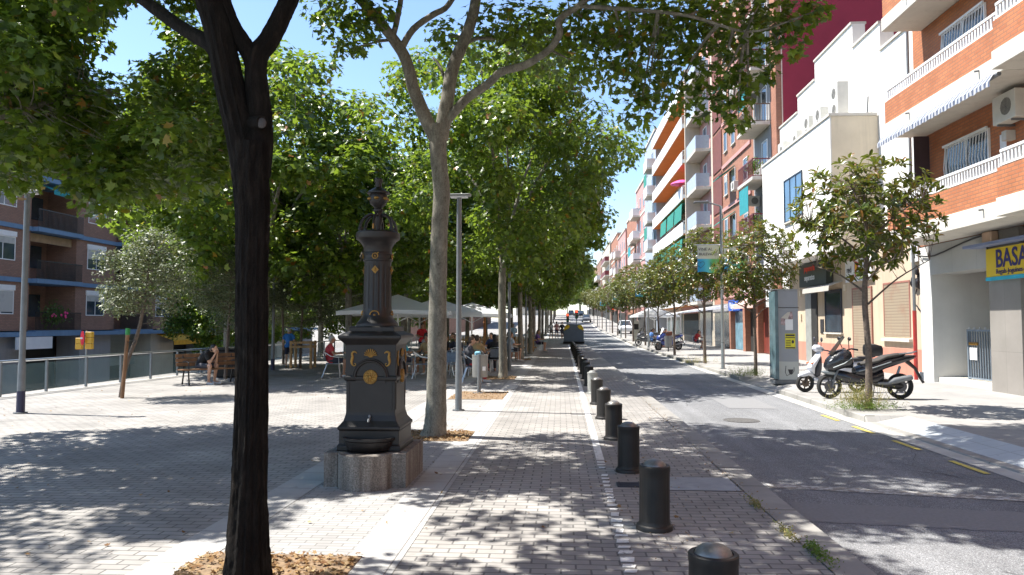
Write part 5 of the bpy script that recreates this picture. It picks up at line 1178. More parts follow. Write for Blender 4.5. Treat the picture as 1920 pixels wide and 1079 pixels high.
for i, (x, y, h, lab) in enumerate(rl):
    t = lamp_post(h, M['galv'], False); t.location = (x, y, gz(y)+.03); tag(t, lab, 'street lamp', 'banner lamp posts on the right pavement')
    hd = MB(); hd.tube([(0, 0, h), (-.5, 0, h+.15)], .03, 8); hd.build('lamp_arm', M['galv'], t); MB().box(-1.0, -.45, -.12, .12, h+.12, h+.19).build('lamp_head', M['galv_dark'], t, bevel=.02)
    if i < 4: banner(t, -1, 4.62, i == 0); banner(t, 1, 4.62, False)

# ============================================================ GLASS FENCE
ff = empty('glass_fence', (-13.0, 16.5, 0), 0, 'long glass panel fence with grey posts and top rail on the left', 'fence')
fx = lambda y: -13.02+.0965*0*(y-16.5) + (.97/10.3)*(y-16.5) if y < 40 else -10.78
fx = lambda y: -13.02+.055*(y-16.5)
fys = [16.51+1.45*k for k in range(-9, 34)]
for k, y in enumerate(fys):
    x = fx(y)+13.0; yy = y-16.5
    MB().box(x-.03, x+.03, yy-.022, yy+.022, -.12, .80).build('post', M['galv_dark'], ff)
    if k < len(fys)-1:
        x2 = fx(fys[k+1])+13.0; mb = MB(); y2 = fys[k+1]-16.5
        mb.add([(x, yy+.05, .07), (x2, y2-.05, .07), (x2, y2-.05, .74), (x, yy+.05, .74), (x+.012, yy+.05, .07), (x2+.012, y2-.05, .07), (x2+.012, y2-.05, .74), (x+.012, yy+.05, .74)], [(0, 1, 2, 3), (7, 6, 5, 4), (0, 4, 5, 1), (3, 2, 6, 7), (0, 3, 7, 4), (1, 5, 6, 2)]); mb.build('glass_panel', M['glass'], ff)
a, c = fys[0], fys[-1]; MB().tube([(fx(a)+13, a-16.5, .82), (fx(c)+13, c-16.5, .82)], .03, 8).build('top_rail', M['alu'], ff)
tag(MB().add([(fx(a)-.12, a, .0), (fx(a)+.15, a, .0), (fx(c)+.15, c, .0), (fx(c)-.12, c, .0)], [(0, 1, 2, 3)]).build('fence_kerb', M['concrete']), kind='structure')
for k in (0,): pass
# ============================================================ BENCH, BINS, STAKES, SIGNS
def bench(loc, rz, label, group=None):
    """seat 1.75 m long along local X, sitter looks to -Y"""
    t = empty('park_bench', loc, rz, label, 'bench', group)
    for name, ys_, zs, tilt in (('seat', (-.22, -.10, .02, .14), (.43, .43, .425, .42), 0), ('backrest', (.24, .27, .30), (.56, .68, .80), 1)):
        mb = MB()
        for y, z in zip(ys_, zs): (mb.box(-.88, .88, y-.05, y+.05, z-.018, z+.018) if not tilt else mb.box(-.88, .88, y-.015, y+.02, z-.05, z+.05))
        mb.build(name, M['wood'], t, bevel=.004)
    for x in (-.68, .68):
        mb = MB(); mb.tube([(x, -.30, 0), (x, -.24, .22), (x, -.22, .40), (x, .0, .40), (x, .2, .39), (x, .25, .5), (x, .31, .86)], .022, 6); mb.tube([(x, .30, 0), (x, .22, .25), (x, .18, .39)], .022, 6); mb.build('leg', M['black'], t)
        MB().tube([(x, .27, .64), (x, .0, .66), (x, -.22, .62), (x, -.24, .42)], .016, 6).build('armrest', M['black'], t)
    return t
BENCH = Vector((-9.95, 20.6, 0)); bench(BENCH, R_(30), 'brown slatted bench with the seated man in black')
bx = G(413, 712); t = empty('planter_box', (bx.x-.2, bx.y+.9, 0), .3, 'dark square bin behind the bench on the plaza', 'litter bin'); MB().box(-.3, .3, -.25, .25, .02, .86).build('body', M['iron'], t, bevel=.03); MB().box(-.33, .33, -.28, .28, .862, .92).build('lid', M['black'], t, bevel=.02); t.name = 'litter_bin'
# wooden stake beside the small oak
g = G(229, 747); t = empty('wooden_stake', (g.x, g.y, 0), 0, 'single brown wooden stake with a green cap supporting the small oak', 'stake')
MB().tube([(0, 0, -.02), (.09, 0, 1.45)], .042, 10).build('post', M['wood'], t, smooth=True); MB().tube([(.09, 0, 1.45), (.098, 0, 1.6)], [.052, .05], 10).build('cap', mat('green_cap', (.02, .22, .05), .5), t); MB().tube([(.09, -.03, 1.3), (.22, .0, 1.22), (.3, 0, 1.3), (.2, .05, 1.33), (.09, .03, 1.33)], .01, 5).build('tie', M['black'], t)
# tree guard
g = G(568, 690); t = empty('tree_guard', (g.x, g.y, 0), .1, 'square guard of wooden posts round a young oak', 'tree guard')
for x, y in ((-.38, -.35), (.38, -.35), (-.38, .35), (.38, .35)): MB().tube([(x, y, 0), (x, y, 1.05)], .055, 8).build('post', M['wood_light'], t, smooth=True)
mb = MB(); 
for z in (.98, .82): mb.box(-.42, .42, -.42, -.38, z-.04, z+.04); mb.box(-.42, .42, .38, .42, z-.04, z+.04); mb.box(-.44, -.40, -.37, .37, z-.04, z+.04); mb.box(.40, .44, -.37, .37, z-.04, z+.04)
mb.build('rail', M['wood_light'], t)
# round litter bin on posts by the promenade
g = G(900, 736); t = empty('litter_bin', (g.x, g.y, 0), 0, 'round grey metal litter bin on a post between trees', 'litter bin')
MB().lathe([(.19, .38), (.195, .40), (.2, .9), (.205, .905), (.205, .93), (.185, .93), (.18, .42), (.02, .41)], n=28).build('body', mat('bin_grey', (.26, .26, .25), .5, .15, 5, metal=.3, dirt=.4), t, smooth=True, ang=.6)
MB().tube([(0, -.22, 0), (0, -.22, .95)], .045, 10).build('post', M['galv_dark'], t, smooth=True); MB().lathe([(.16, 0), (.16, .015)], 0, -.22, 16).build('foot', M['galv_dark'], t)
MB().box(.08, .16, -.21, -.2, .55, .65).build('sticker', M['white_plastic'], t); MB().box(-.13, .02, -.1, .06, .9, 1.02).build('rubbish', mat('blue_plastic_bag', (.18, .42, .55), .5), t, bevel=.03)
# traffic signs on the lower street
g = AY(162, 640, 27.0); t = empty('traffic_sign', (g.x, 27.0, -2.3), 0, 'no-entry sign between yellow sign boxes beyond the glass fence', 'sign'); zz = g.z+2.3
MB().tube([(0, 0, 0), (0, 0, zz+.4)], .035, 8).build('pole', M['galv'], t)
yel = mat('yellow_sign_box', (.62, .36, .03), .5, .05)
for (x0, x1, z0, n) in ((.02, .27, -.30, 3), (-.36, -.13, -.31, 2)):
    for k in range(n): MB().box(x0, x1, -.12, .05, zz+z0+k*.22, zz+z0+k*.22+.21).build('panel', yel, t, bevel=.01)
b = MB(); b.tube([(-.04, -.16, zz+.12), (-.045, -.18, zz+.12)], [.27, .27], 28); b.v = [( -.05+(x+.05)*.45, y, z) for x, y, z in b.v]; d_ = b.build('disc', mat('sign_red', (.45, .02, .04)), t); MB().box(-.12, .02, -.19, -.181, zz+.08, zz+.15).build('bar', M['white_plastic'], d_)
# igloo recycling container
g = G(1077, 646); t = empty('recycling_container', (1.15, 63.5, gz(63.5)), 0, 'blue-grey recycling container with two yellow hatches at the end of the bollards', 'container')
prof = [(-.85, .18), (-.85, 1.15), (-.78, 1.40), (-.62, 1.62), (-.45, 1.68), (.45, 1.68), (.62, 1.62), (.78, 1.40), (.85, 1.15), (.85, .18)]
MB().prism(prof, -.7, .7, 'y').build('body', mat('container_grey', (.13, .17, .22), .55, .1, 3), t, bevel=.05)
for s_ in (-1, 1): MB().prism([(s_*.84, 1.12), (s_*.5, 1.12+.12), (s_*.3, 1.45), (s_*.42, 1.6), (s_*.6, 1.6), (s_*.77, 1.40)][::s_], -.73, -.701, 'y').build('hatch', mat('container_yellow', (.8, .55, .02), .5), t, bevel=.01)
MB().box(-.9, .9, -.75, .75, .02, .179).build('base', M['rubber'], t, bevel=.02)
for s_ in (-1, 1):
    MB().box(s_*.851 if s_ > 0 else -.853, s_*.853 if s_ > 0 else -.851, -.5, .5, .3, .9).build('label_panel', M['white_plastic'], t)
# traffic lights
def traffic_light(x, y, h, label, arm=0):
    t = empty('traffic_light', (x, y, gz(y)+.03), 0, label, 'traffic light'); MB().tube([(0, 0, 0), (0, 0, h)], .06, 10).build('pole', M['galv_dark'], t)
    MB().box(-.16, .16, -.22, -.02, h-1.0, h+.0).build('housing', M['black'], t, bevel=.02)
    for k, (n_, c_, e_) in enumerate((('red_lens', (.9, .03, .01), 5), ('amber_lens', (.2, .1, .01), 0), ('green_lens', (.01, .12, .05), 0))):
        m_ = mat(n_, c_, .3, .0); 
        if e_: p_ = m_.node_tree.nodes['Principled BSDF']; p_.inputs['Emission Color'].default_value = (*c_, 1); p_.inputs['Emission Strength'].default_value = e_
        MB().tube([(0, -.225, h-.17-.33*k), (0, -.235, h-.17-.33*k)], [.105, .105], 14).build(n_, m_, t)
    return t
traffic_light(1.9, 86, 2.6+.3, 'traffic light showing red beyond the recycling container'); traffic_light(.9, 88, 2.5, 'second red traffic light just left of the taller one'); traffic_light(6.9, 98, 3.3, 'traffic light showing red on the right pavement among magnolias')
# street signs far on the right
for (x, y, h, c_, lab) in ((6.7, 100.5, 3.4, (.18, .02, .12), 'round dark red traffic sign on a pole far on the right'), (6.3, 120, 3.6, (.02, .2, .5), 'round blue traffic sign far up the right pavement')):
    t = empty('traffic_sign', (x, y, gz(y)), 0, lab, 'sign'); MB().tube([(0, 0, 0), (0, 0, h)], .03, 8).build('pole', M['galv'], t); MB().tube([(0, -.05, h), (0, -.06, h)], [.32, .32], 20).build('disc', mat('disc_%d' % y, c_, .5), t)
# grey cabinet with posters
kA = G(1460, 720, .03); t = empty('information_cabinet', (kA.x+.28, kA.y+.25, .03), 0, 'tall grey street cabinet with a yellow notice and a torn poster', 'cabinet')
KH = 2.62; kg = mat('cabinet_grey', (.27, .29, .32), .5, .06, 2, dirt=.35)
MB().box(-.27, .29, -.24, .24, .10, KH).build('body', kg, t, bevel=.008); MB().box(-.36, -.272, -.30, .30, .14, KH-.03).build('glass_side', mat('cabinet_glass', (.10, .16, .18), .12, .3, 3), t); MB().box(-.37, .31, -.26, .26, .0, .098).build('base', M['galv_dark'], t)
MB().box(-.38, .30, -.255, .26, KH+.002, KH+.03).build('roof', M['galv'], t)
MB().box(-.29, .31, -.246, -.2405, 2.12, 2.135).build('seam', M['black'], t)
MB().box(-.08, .20, -.248, -.2405, .98, 1.40).build('yellow_notice', mat('yellow_paper', (.62, .55, .04), .7), t)
mb = MB(); mb.box(-.06, .18, -.252, -.2485, 1.33, 1.375); mb.box(-.07, .19, -.252, -.2485, 1.28, 1.30); [mb.box(-.06, .07, -.252, -.2485, 1.06+k*.045, 1.075+k*.045) for k in range(4)]; mb.ell((.13, -.249, 1.17), (.035, .003, .05), 8, 6); mb.box(-.07, .19, -.252, -.2485, .99, 1.02); mb.build('notice_print', dk, t)
MB().prism([(-.19, 1.65), (-.19, 1.82), (.0, 2.0), (.12, 2.02), (.15, 1.9), (.13, 1.6)], -.2455, -.2405, 'y').build('torn_poster', mat('poster_paper', (.35, .26, .27), .8, .6, 14), t); MB().prism([(-.18, 1.84), (.0, 2.0), (.08, 2.01), (.0, 1.8)], -.2475, -.246, 'y').build('poster_flap', mat('poster_back', (.5, .47, .42), .8), t)
MB().box(-.07, .14, -.2535, -.248, 1.50, 1.80).build('white_notice', M['white_plastic'], t)
mb = MB(); mb.prism([(-.02, .40), (.13, .40), (.09, .26), (.03, .26)], -.2480, -.2405, 'y'); mb.tube([(.03, -.246, .27), (-.05, -.246, .22), (-.09, -.246, .32), (-.07, -.246, .5)], .008, 5); mb.tube([(.09, -.246, .27), (.15, -.246, .36), (.15, -.246, .46)], .008, 5); mb.build('stencil_mark', dk, t)
MB().box(-.26, .28, -.2445, -.2405, .12, .62).build('lower_panel', mat('cabinet_pale', (.42, .44, .42), .6, .05, 3), t)
MB().tube([(.28, -.26, .58), (.31, -.26, .58), (.31, -.26, .52)], .01, 5).build('latch', M['black'], t)

# ============================================================ PARASOLS, CAFE CHAIRS, TABLES, SWING
def canvas():
    if 'canvas' not in MC:
        q = NT('white_canvas'); q.base((.86, .88, .90)); q.rough(.8); t = q.n('ShaderNodeBsdfTranslucent'); t.inputs[0].default_value = (.9, .92, .95, 1)
        m = q.n('ShaderNodeMixShader'); m.inputs[0].default_value = .5; q.l(q.p.outputs[0], m.inputs[1]); q.l(t.outputs[0], m.inputs[2]); q.l(m.outputs[0], q.o.inputs[0]); MC['canvas'] = q.m
    return MC['canvas']
def parasol(x, y, w, h0, h1, label, m=M['white_paint'], legs=False, group='white cafe parasols'):
    t = empty('parasol', (x, y, gz(y)), .12, label, 'parasol', group); mb = MB(); r = w/2; n = 6
    vs = [(0, 0, h1)]; fs = []; ring = []
    for k in range(4):
        a = PI/4+k*PI/2; b_ = a+PI/2; p0 = Vector((math.cos(a), math.sin(a), 0))*r*1.414; p1 = Vector((math.cos(b_), math.sin(b_), 0))*r*1.414
        for j in range(n): q = p0.lerp(p1, j/n); ring.append((q.x, q.y, h0+.05*math.sin(PI*j/n)))
    N = len(ring); vs += [(q[0]*.5, q[1]*.5, h0+(h1-h0)*.47) for q in ring]+ring+[(q[0], q[1], q[2]-.13) for q in ring]
    for k in range(N): j = (k+1) % N; fs += [(0, 1+k, 1+j), (1+k, 1+N+k, 1+N+j, 1+j), (1+N+k, 1+2*N+k, 1+2*N+j, 1+N+j)]
    mb.add(vs, fs).build('canopy', canvas(), t)
    MB().tube([(0, 0, 0), (0, 0, h1-.02)], .035, 8).build('pole', M['white_paint'], t); MB().box(-.35, .35, -.35, .35, 0, .05).build('base_plate', M['galv_dark'], t)
    for k in range(4): a = PI/4+k*PI/2; MB().tube([(0, 0, h0-.35), (math.cos(a)*r*.75, math.sin(a)*r*.75, h0+.22*(h1-h0))], .014, 5).build('strut', M['white_paint'], t)
    for k in range(4): a = PI/4+k*PI/2; MB().tube([(math.cos(a)*r*1.40, math.sin(a)*r*1.40, h0-.01), (0, 0, h1-.03)], .012, 5).build('rib', M['white_paint'], t)
    return t
parasol(-5.75, 26.0, 3.7, 2.12, 2.75, 'front white parasol partly hidden behind the fountain'); parasol(-5.0, 29.9, 3.6, 2.15, 2.75, 'white parasol between the fountain and the pale plane tree'); parasol(-3.9, 32.6, 3.4, 2.1, 2.65, 'white parasol seen right of the pale plane trunk'); parasol(-6.6, 34.5, 3.4, 2.1, 2.7, 'rear white parasol behind the others on the terrace')
def cafe_chair():
    t = empty('cafe_chair'); A = M['alu']        # sitter looks to -Y
    for s_ in (-1, 1):
        MB().tube([(s_*.24, -.24, 0), (s_*.23, -.2, .45), (s_*.25, -.19, .64), (s_*.26, .05, .68), (s_*.22, .24, .80)], .0125, 6).build('leg', A, t); MB().tube([(s_*.22, .32, 0), (s_*.21, .17, .44)], .0125, 6).build('leg', A, t)
    MB().tube([(-.24, .2, .7), (-.22, .27, .84), (0, .31, .87), (.22, .27, .84), (.24, .2, .7)], .0125, 6).build('back_frame', A, t)
    mb = MB(); mb.box(-.21, .21, -.2, .2, .435, .452)
    for k in range(6): mb.box(-.2+k*.07, -.2+k*.07+.05, -.21, .21, .453, .457)
    mb.build('seat', mat('blue_grey_weave', (.16, .20, .26), .6, .3, 30), t); b = MB()
    b.add([(-.2, .21, .52), (.2, .21, .52), (.21, .28, .82), (-.21, .28, .82), (-.2, .225, .52), (.2, .225, .52), (.21, .295, .82), (-.21, .295, .82)], [(0, 1, 2, 3), (7, 6, 5, 4), (0, 4, 5, 1), (3, 2, 6, 7), (0, 3, 7, 4), (1, 5, 6, 2)]).build('backrest', mat('blue_grey_weave', (.16, .20, .26)), t)
    return t
def cafe_table():
    t = empty('cafe_table'); MB().lathe([(.34, .705), (.35, .71), (.35, .73), (.34, .735), (.02, .735)], n=24).build('table_top', M['alu'], t); MB().tube([(0, 0, .03), (0, 0, .705)], .03, 8).build('pole', M['galv_dark'], t)
    for k in range(4): a = k*PI/2+.4; MB().tube([(0, 0, .06), (.3*math.cos(a), .3*math.sin(a), .015)], .018, 6).build('foot', M['galv_dark'], t)
    return t
CH = cafe_chair(); TB = cafe_table(); cu_ = set()
def put(v, x, y, rz, label, cat, group, z=None):
    if v.name not in cu_: cu_.add(v.name); c = v
    else: c = copy_tree(v)
    c.location = (x, y, gz(y) if z is None else z); c.rotation_euler = (0, 0, rz); c['label'] = label; c['category'] = cat; c['group'] = group; return c
tables = [(-5.1, 24.4), (-3.9, 23.2), (-6.2, 27.6), (-4.3, 27.2), (-3.1, 26.6), (-5.2, 31), (-3.4, 30.4), (-2.95, 34.2)]
TL = ['cafe table by the boy in the tan shirt', 'cafe table seen between the pale plane trunk and the lamp post', 'cafe table behind the front parasol pole', 'cafe table in the middle of the terrace under the parasols', 'cafe table behind the lamp post near the litter bin', 'cafe table in the rear left of the terrace', 'cafe table in the rear right of the terrace', 'farthest cafe table, beside the promenade']
for (x, y), l in zip(tables, TL): put(TB, x, y, x, l, 'table', 'cafe tables on the plaza terrace')
# swing with picket fence
t = empty('swing_set', (-6.6, 46, 0), .03, 'wooden swing set with hanging chains on the plaza playground', 'swing')
for x in (-1.9, 1.9):
    for s_ in (-1, 1): MB().tube([(x, s_*.9, 0), (x, 0, 2.15)], .065, 8).build('leg', mat('orange_wood', (.40, .16, .05), .6, .3, 5), t)
MB().tube([(-2.2, 0, 2.17), (2.2, 0, 2.17)], .06, 8).build('top_beam', mat('pale_beam', (.5, .42, .33), .6), t)
for x in (-.9, .9):
    for q in (-.22, .22): MB().tube([(x+q, 0, 2.12), (x+q, 0, .5)], .012, 5).build('chain', M['galv'], t)
    MB().box(x-.25, x+.25, -.09, .09, .45, .49).build('swing_seat', M['black'], t)
t = empty('picket_fence', (-5.5, 44.2, 0), 0, 'low wooden picket fence round the playground', 'fence')
for k in range(44): h = .95; MB().box(-2.6+k*.15, -2.6+k*.15+.09, -.012, .012, .05, h).build('picket', M['wood_light'], t)
MB().box(-2.7, 4.1, .014, .04, .25, .33).build('rail', M['wood_light'], t); MB().box(-2.7, 4.1, .014, .04, .7, .78).build('rail', M['wood_light'], t)
# right side: terrace tent, screened terrace
parasol(7.6, 60.5, 3.3, 2.35, 3.15, 'white pyramid tent over the cafe terrace on the right pavement', group='tents on the right pavement')
t = empty('terrace_enclosure', (9.6, 53.5, .03), 0, 'glass-sided cafe enclosure with a white canopy on the right pavement', 'canopy')
MB().add([(-1.6, -3.2, 2.35), (1.6, -3.2, 2.75), (1.6, 3.2, 2.75), (-1.6, 3.2, 2.35), (-1.6, -3.2, 2.42), (1.6, -3.2, 2.95), (1.6, 3.2, 2.95), (-1.6, 3.2, 2.42)], [(0, 1, 2, 3), (7, 6, 5, 4), (0, 4, 5, 1), (3, 2, 6, 7), (0, 3, 7, 4), (1, 5, 6, 2)]).build('roof', canvas(), t)
for y in (-3.1, -1.05, 1.05, 3.1): MB().box(-1.55, -1.48, y-.035, y+.035, 0, 2.35).build('post', M['white_paint'], t); 
for y in (-3.1, -1.05, 1.05): MB().box(-1.53, -1.515, y+.06, y+1.98, .1, 1.9).build('glass_panel', M['glass'], t)
MB().box(-1.4, 1.5, -3.12, -3.10, .1, 1.9).build('glass_panel', M['glass'], t)
t = empty('ticket_pillar', (6.9, 68, .1), 0, 'stone coloured parking pillar near the white car', 'pillar'); MB().box(-.25, .25, -.2, .2, 0, 1.9).build('body', mat('pillar_stone', (.42, .40, .34), .7), t, bevel=.03); MB().box(-.2, .2, -.215, -.201, 1.1, 1.6).build('screen', M['dark'], t)
t = empty('litter_bin', (6.55, 45.5, .03), 0, 'grey litter bin beside the parked motorbikes', 'litter bin'); MB().lathe([(.22, .3), (.24, .95), (.2, .95), (.19, .35), (.02, .34)], n=20).build('body', M['galv_dark'], t); MB().tube([(0, 0, 0), (0, 0, .34)], .05, 8).build('post', M['galv_dark'], t)
t = empty('street_cabinet', (7.3, 52, .03), 0, 'red-brown street cabinet behind the motorbikes', 'cabinet'); MB().box(-.45, .45, -.2, .2, .08, 1.15).build('body', mat('brown_cabinet', (.22, .08, .05), .6, .2, 5), t, bevel=.02); MB().box(-.48, .48, -.23, .23, 0, .079).build('base', M['concrete'], t); MB().box(-.01, .01, -.206, -.201, .1, 1.1).build('door_seam', M['black'], t)
# ============================================================ PEOPLE
def V3(*a): return Vector(a)
def pose(kind):
    J = {}
    def both(n, x, y, z, x2=None, y2=None, z2=None):
        J[n+'L'] = V3(-x, y, z); J[n+'R'] = V3(x if x2 is None else x2, y if y2 is None else y2, z if z2 is None else z2)
    if kind in ('stand', 'walk', 'lean'):
        J.update(pel=V3(0, 0, .95), wai=V3(0, .0, 1.10), che=V3(0, .01, 1.30), nec=V3(0, .02, 1.47), hea=V3(0, -.01, 1.615))
        both('sh', .175, .01, 1.40); both('el', .235, .04, 1.13); both('wr', .245, -.06, .89); both('hp', .085, 0, .92); both('kn', .10, -.02, .50); both('an', .105, .03, .09); both('to', .125, -.15, .035)
        if kind == 'walk':
            J['knL'] = V3(-.09, -.14, .52); J['anL'] = V3(-.09, -.20, .11); J['toL'] = V3(-.10, -.38, .07); J['knR'] = V3(.09, .03, .50); J['anR'] = V3(.09, .24, .16); J['toR'] = V3(.10, .10, .04)
            J['elL'] = V3(-.24, .12, 1.14); J['wrL'] = V3(-.22, .10, .90); J['elR'] = V3(.24, -.04, 1.14); J['wrR'] = V3(.2, -.24, 1.0)
        if kind == 'lean':
            J['elL'] = V3(-.25, -.05, 1.15); J['wrL'] = V3(-.08, -.24, 1.12); J['hea'] = V3(0, -.05, 1.605)
    if kind in ('sit', 'sit2'):
        J.update(pel=V3(0, .06, .54), wai=V3(0, .11, .69), che=V3(0, .10, .90), nec=V3(0, .07, 1.07), hea=V3(0, .02, 1.21))
        both('sh', .175, .08, 1.00); both('el', .245, -.03, .76); both('wr', .15, -.26, .76); both('hp', .09, .03, .53); both('kn', .12, -.39, .53); both('an', .12, -.34, .09); both('to', .13, -.52, .035)
        if kind == 'sit2':
            J.update(che=V3(0, .02, .89), nec=V3(0, -.05, 1.04), hea=V3(0, -.12, 1.16)); both('sh', .175, -.02, .97); both('el', .26, -.2, .77); both('wr', .12, -.40, .78); J['wrL'] = V3(-.05, -.25, 1.02); J['elL'] = V3(-.2, -.28, .78)
            J['anR'] = V3(.12, -.15, .09); J['toR'] = V3(.13, -.32, .035)
    if kind == 'hunch':
        J.update(pel=V3(0, .08, .53), wai=V3(0, .02, .69), che=V3(0, -.14, .85), nec=V3(0, -.27, .97), hea=V3(0, -.38, 1.02))
        both('sh', .165, -.22, .90); both('el', .15, -.34, .62); both('wr', .055, -.44, .86); both('hp', .09, .04, .52); both('kn', .15, -.36, .54); both('an', .13, -.30, .09); both('to', .15, -.48, .035)
    return J
def remesh(mb, name, vox):
    me = bpy.data.meshes.new(name); me.from_pydata(mb.v, [], mb.f); o = bpy.data.objects.new(name, me); C.objects.link(o)
    m = o.modifiers.new('r', 'REMESH'); m.mode = 'VOXEL'; m.voxel_size = vox; m.use_smooth_shade = True
    s = o.modifiers.new('s', 'SMOOTH'); s.factor = .5; s.iterations = 3
    out = bpy.data.meshes.new_from_object(o.evaluated_get(bpy.context.evaluated_depsgraph_get())); bpy.data.objects.remove(o); bpy.data.meshes.remove(me)
    out.polygons.foreach_set('use_smooth', [True]*len(out.polygons)); return out
def ellv(mb, c, r, n=14, m=10): mb.ell(c, r, n, m)
PM = {}
def pose_meshes(kind):
    if kind in PM: return PM[kind]
    J = pose(kind); b = MB()
    def tb(names, rad, n=12): b.tube([J[k] if isinstance(k, str) else k for k in names], rad, n)
    def torso(b, g):
        b.tube([J['pel']-V3(0, 0, .06), J['pel'], J['wai'], J['che'], J['che'].lerp(J['nec'], .55)], [.10+g, .125+g, .115+g, .135+g, .10+g], 14)
        b.tube([J['shL'], J['che'].lerp(J['nec'], .6), J['shR']], [.058+g, .075+g, .058+g], 10); ellv(b, J['hpL'], (.095+g, .105+g, .10+g)); ellv(b, J['hpR'], (.095+g, .105+g, .10+g)); ellv(b, J['che'].lerp(J['wai'], .3), (.165+g, .105+g, .15+g))
    torso(b, 0.); H = J['hea']
    b.tube([J['che'].lerp(J['nec'], .5), J['nec'], H-V3(0, -.01, .04)], [.075, .055, .052], 10)
    ellv(b, H+V3(0, .012, .025), (.076, .095, .095)); ellv(b, H+V3(0, -.018, -.045), (.058, .070, .075)); b.tube([H+V3(0, -.085, .012), H+V3(0, -.112, -.022), H+V3(0, -.088, -.032)], [.010, .016, .012], 8)
    for s in (-1, 1): ellv(b, H+V3(s*.078, .012, -.008), (.012, .022, .032), 8, 6)
    for s in 'LR':
        tb(['sh'+s, 'el'+s], [.052, .038]); tb(['el'+s, 'wr'+s], [.040, .026]); tb(['hp'+s, 'kn'+s], [.088, .054]); ellv(b, J['kn'+s], (.054, .056, .058))
        mid = J['kn'+s].lerp(J['an'+s], .3)+V3(0, .012, 0); tb(['kn'+s, mid, 'an'+s], [.05, .054, .034]); tb(['an'+s, 'to'+s], [.036, .03]); ellv(b, J['an'+s]+V3(0, .035, -.045), (.033, .04, .04))
        d = (J['wr'+s]-J['el'+s]).normalized(); ax = Vector((0, 0, 1)) if abs(d.z) < .8 else Vector((0, 1, 0)); w_ = d.cross(ax).normalized()
        for q in (-1, 0, 1): b.tube([J['wr'+s], J['wr'+s]+d*.085+w_*q*.022], [.024, .016], 8)
    body = remesh(b, 'person_body', .0135)
    f = MB()          # five bent fingers per hand, rooted in the palm
    for s in 'LR':
        wr = J['wr'+s]; d = (wr-J['el'+s]).normalized(); ax = Vector((0, 0, 1)) if abs(d.z) < .8 else Vector((0, 1, 0)); w_ = d.cross(ax).normalized(); nn = d.cross(w_)
        sg = 1 if s == 'L' else -1
        for k, L in enumerate((.062, .075, .08, .07)):
            q = (k-1.5)*.019; p = wr+d*.075+w_*q; f.tube([p, p+d*L*.45-nn*.006*sg, p+d*L*.8-nn*.028, p+d*L*.95-nn*.05], [.0095, .0088, .008, .006], 6)
        p = wr+d*.03+w_*.022; f.tube([p, p+w_*.028+d*.02, p+w_*.034+d*.05], [.011, .010, .008], 6)
    import_v = [tuple(v.co) for v in body.vertices]; import_f = [tuple(p.vertices) for p in body.polygons]
    full = MB(); full.add(import_v, import_f); full.add(f.v, f.f); me = bpy.data.meshes.new('person_body'); me.from_pydata(full.v, [], full.f); me.polygons.foreach_set('use_smooth', [True]*len(me.polygons))
    sh = MB(); torso(sh, .014)
    for s in 'LR': sh.tube([J['sh'+s], J['sh'+s].lerp(J['el'+s], .72)], [.066, .060], 12)
    tr = MB()
    for s in 'LR': tr.tube([J['hp'+s], J['kn'+s].lerp(J['hp'+s], .15)], [.105, .078], 14); ellv(tr, J['hp'+s], (.11, .118, .105))
    tr.tube([J['pel']-V3(0, 0, .03), J['pel']+(J['wai']-J['pel'])*.35], [.13, .135], 14)
    lg = MB(); lg.add(tr.v, tr.f)
    for s in 'LR': lg.tube([J['kn'+s].lerp(J['hp'+s], .15), J['kn'+s], J['an'+s]+V3(0, 0, .01)], [.078, .068, .056], 12)
    so_ = []
    for s in 'LR':
        q = MB(); a, t_ = J['an'+s], J['to'+s]; q.tube([a+V3(0, .05, -.045), a+V3(0, -.01, -.035), t_+V3(0, .03, .0), t_+V3(0, -.03, -.003)], [.036, .046, .042, .028], 10); so_.append(remesh(q, 'shoe', .012))
    hr = MB(); hr.ell(H+V3(0, .028, .045), (.087, .098, .09), 16, 10); hr.ell(H+V3(0, .055, -.01), (.08, .07, .085), 14, 8)
    hl = MB(); hl.add(hr.v, hr.f); hl.tube([H+V3(0, .06, .05), H+V3(0, .095, -.08), H+V3(0, .10, -.22)], [.075, .08, .045], 12)
    hc = MB(); random.seed(4)
    for k in range(60): d = Vector((random.gauss(0, 1), random.gauss(0, 1)+.5, random.gauss(0, 1)+.5)).normalized(); hc.ell(H+V3(0, .04, .03)+d*.105, (.04, .04, .04), 6, 4)
    PM[kind] = dict(body=me, shirt=remesh(sh, 'shirt', .016), shorts=remesh(tr, 'shorts', .016), trousers=remesh(lg, 'trousers', .016), shoes=so_, short=remesh(hr, 'hair', .014), long=remesh(hl, 'hair', .014), curly=remesh(hc, 'hair', .018), J=J)
    return PM[kind]
SKIN = [mat('skin_light', (.52, .30, .20), .55, .08, 6), mat('skin_tan', (.36, .19, .12), .55, .08, 6), mat('skin_brown', (.2, .10, .06), .55, .08, 6)]
HAIR = dict(black=mat('black_hair', (.012, .010, .010), .5, .3, 30), brown=mat('brown_hair', (.06, .032, .018), .5, .3, 30), grey=mat('grey_hair', (.38, .36, .34), .6, .3, 30))
def cloth(c): return mat('cloth_%02x%02x%02x' % tuple(int(v*255) for v in c), c, .85, .14, 5, .12)
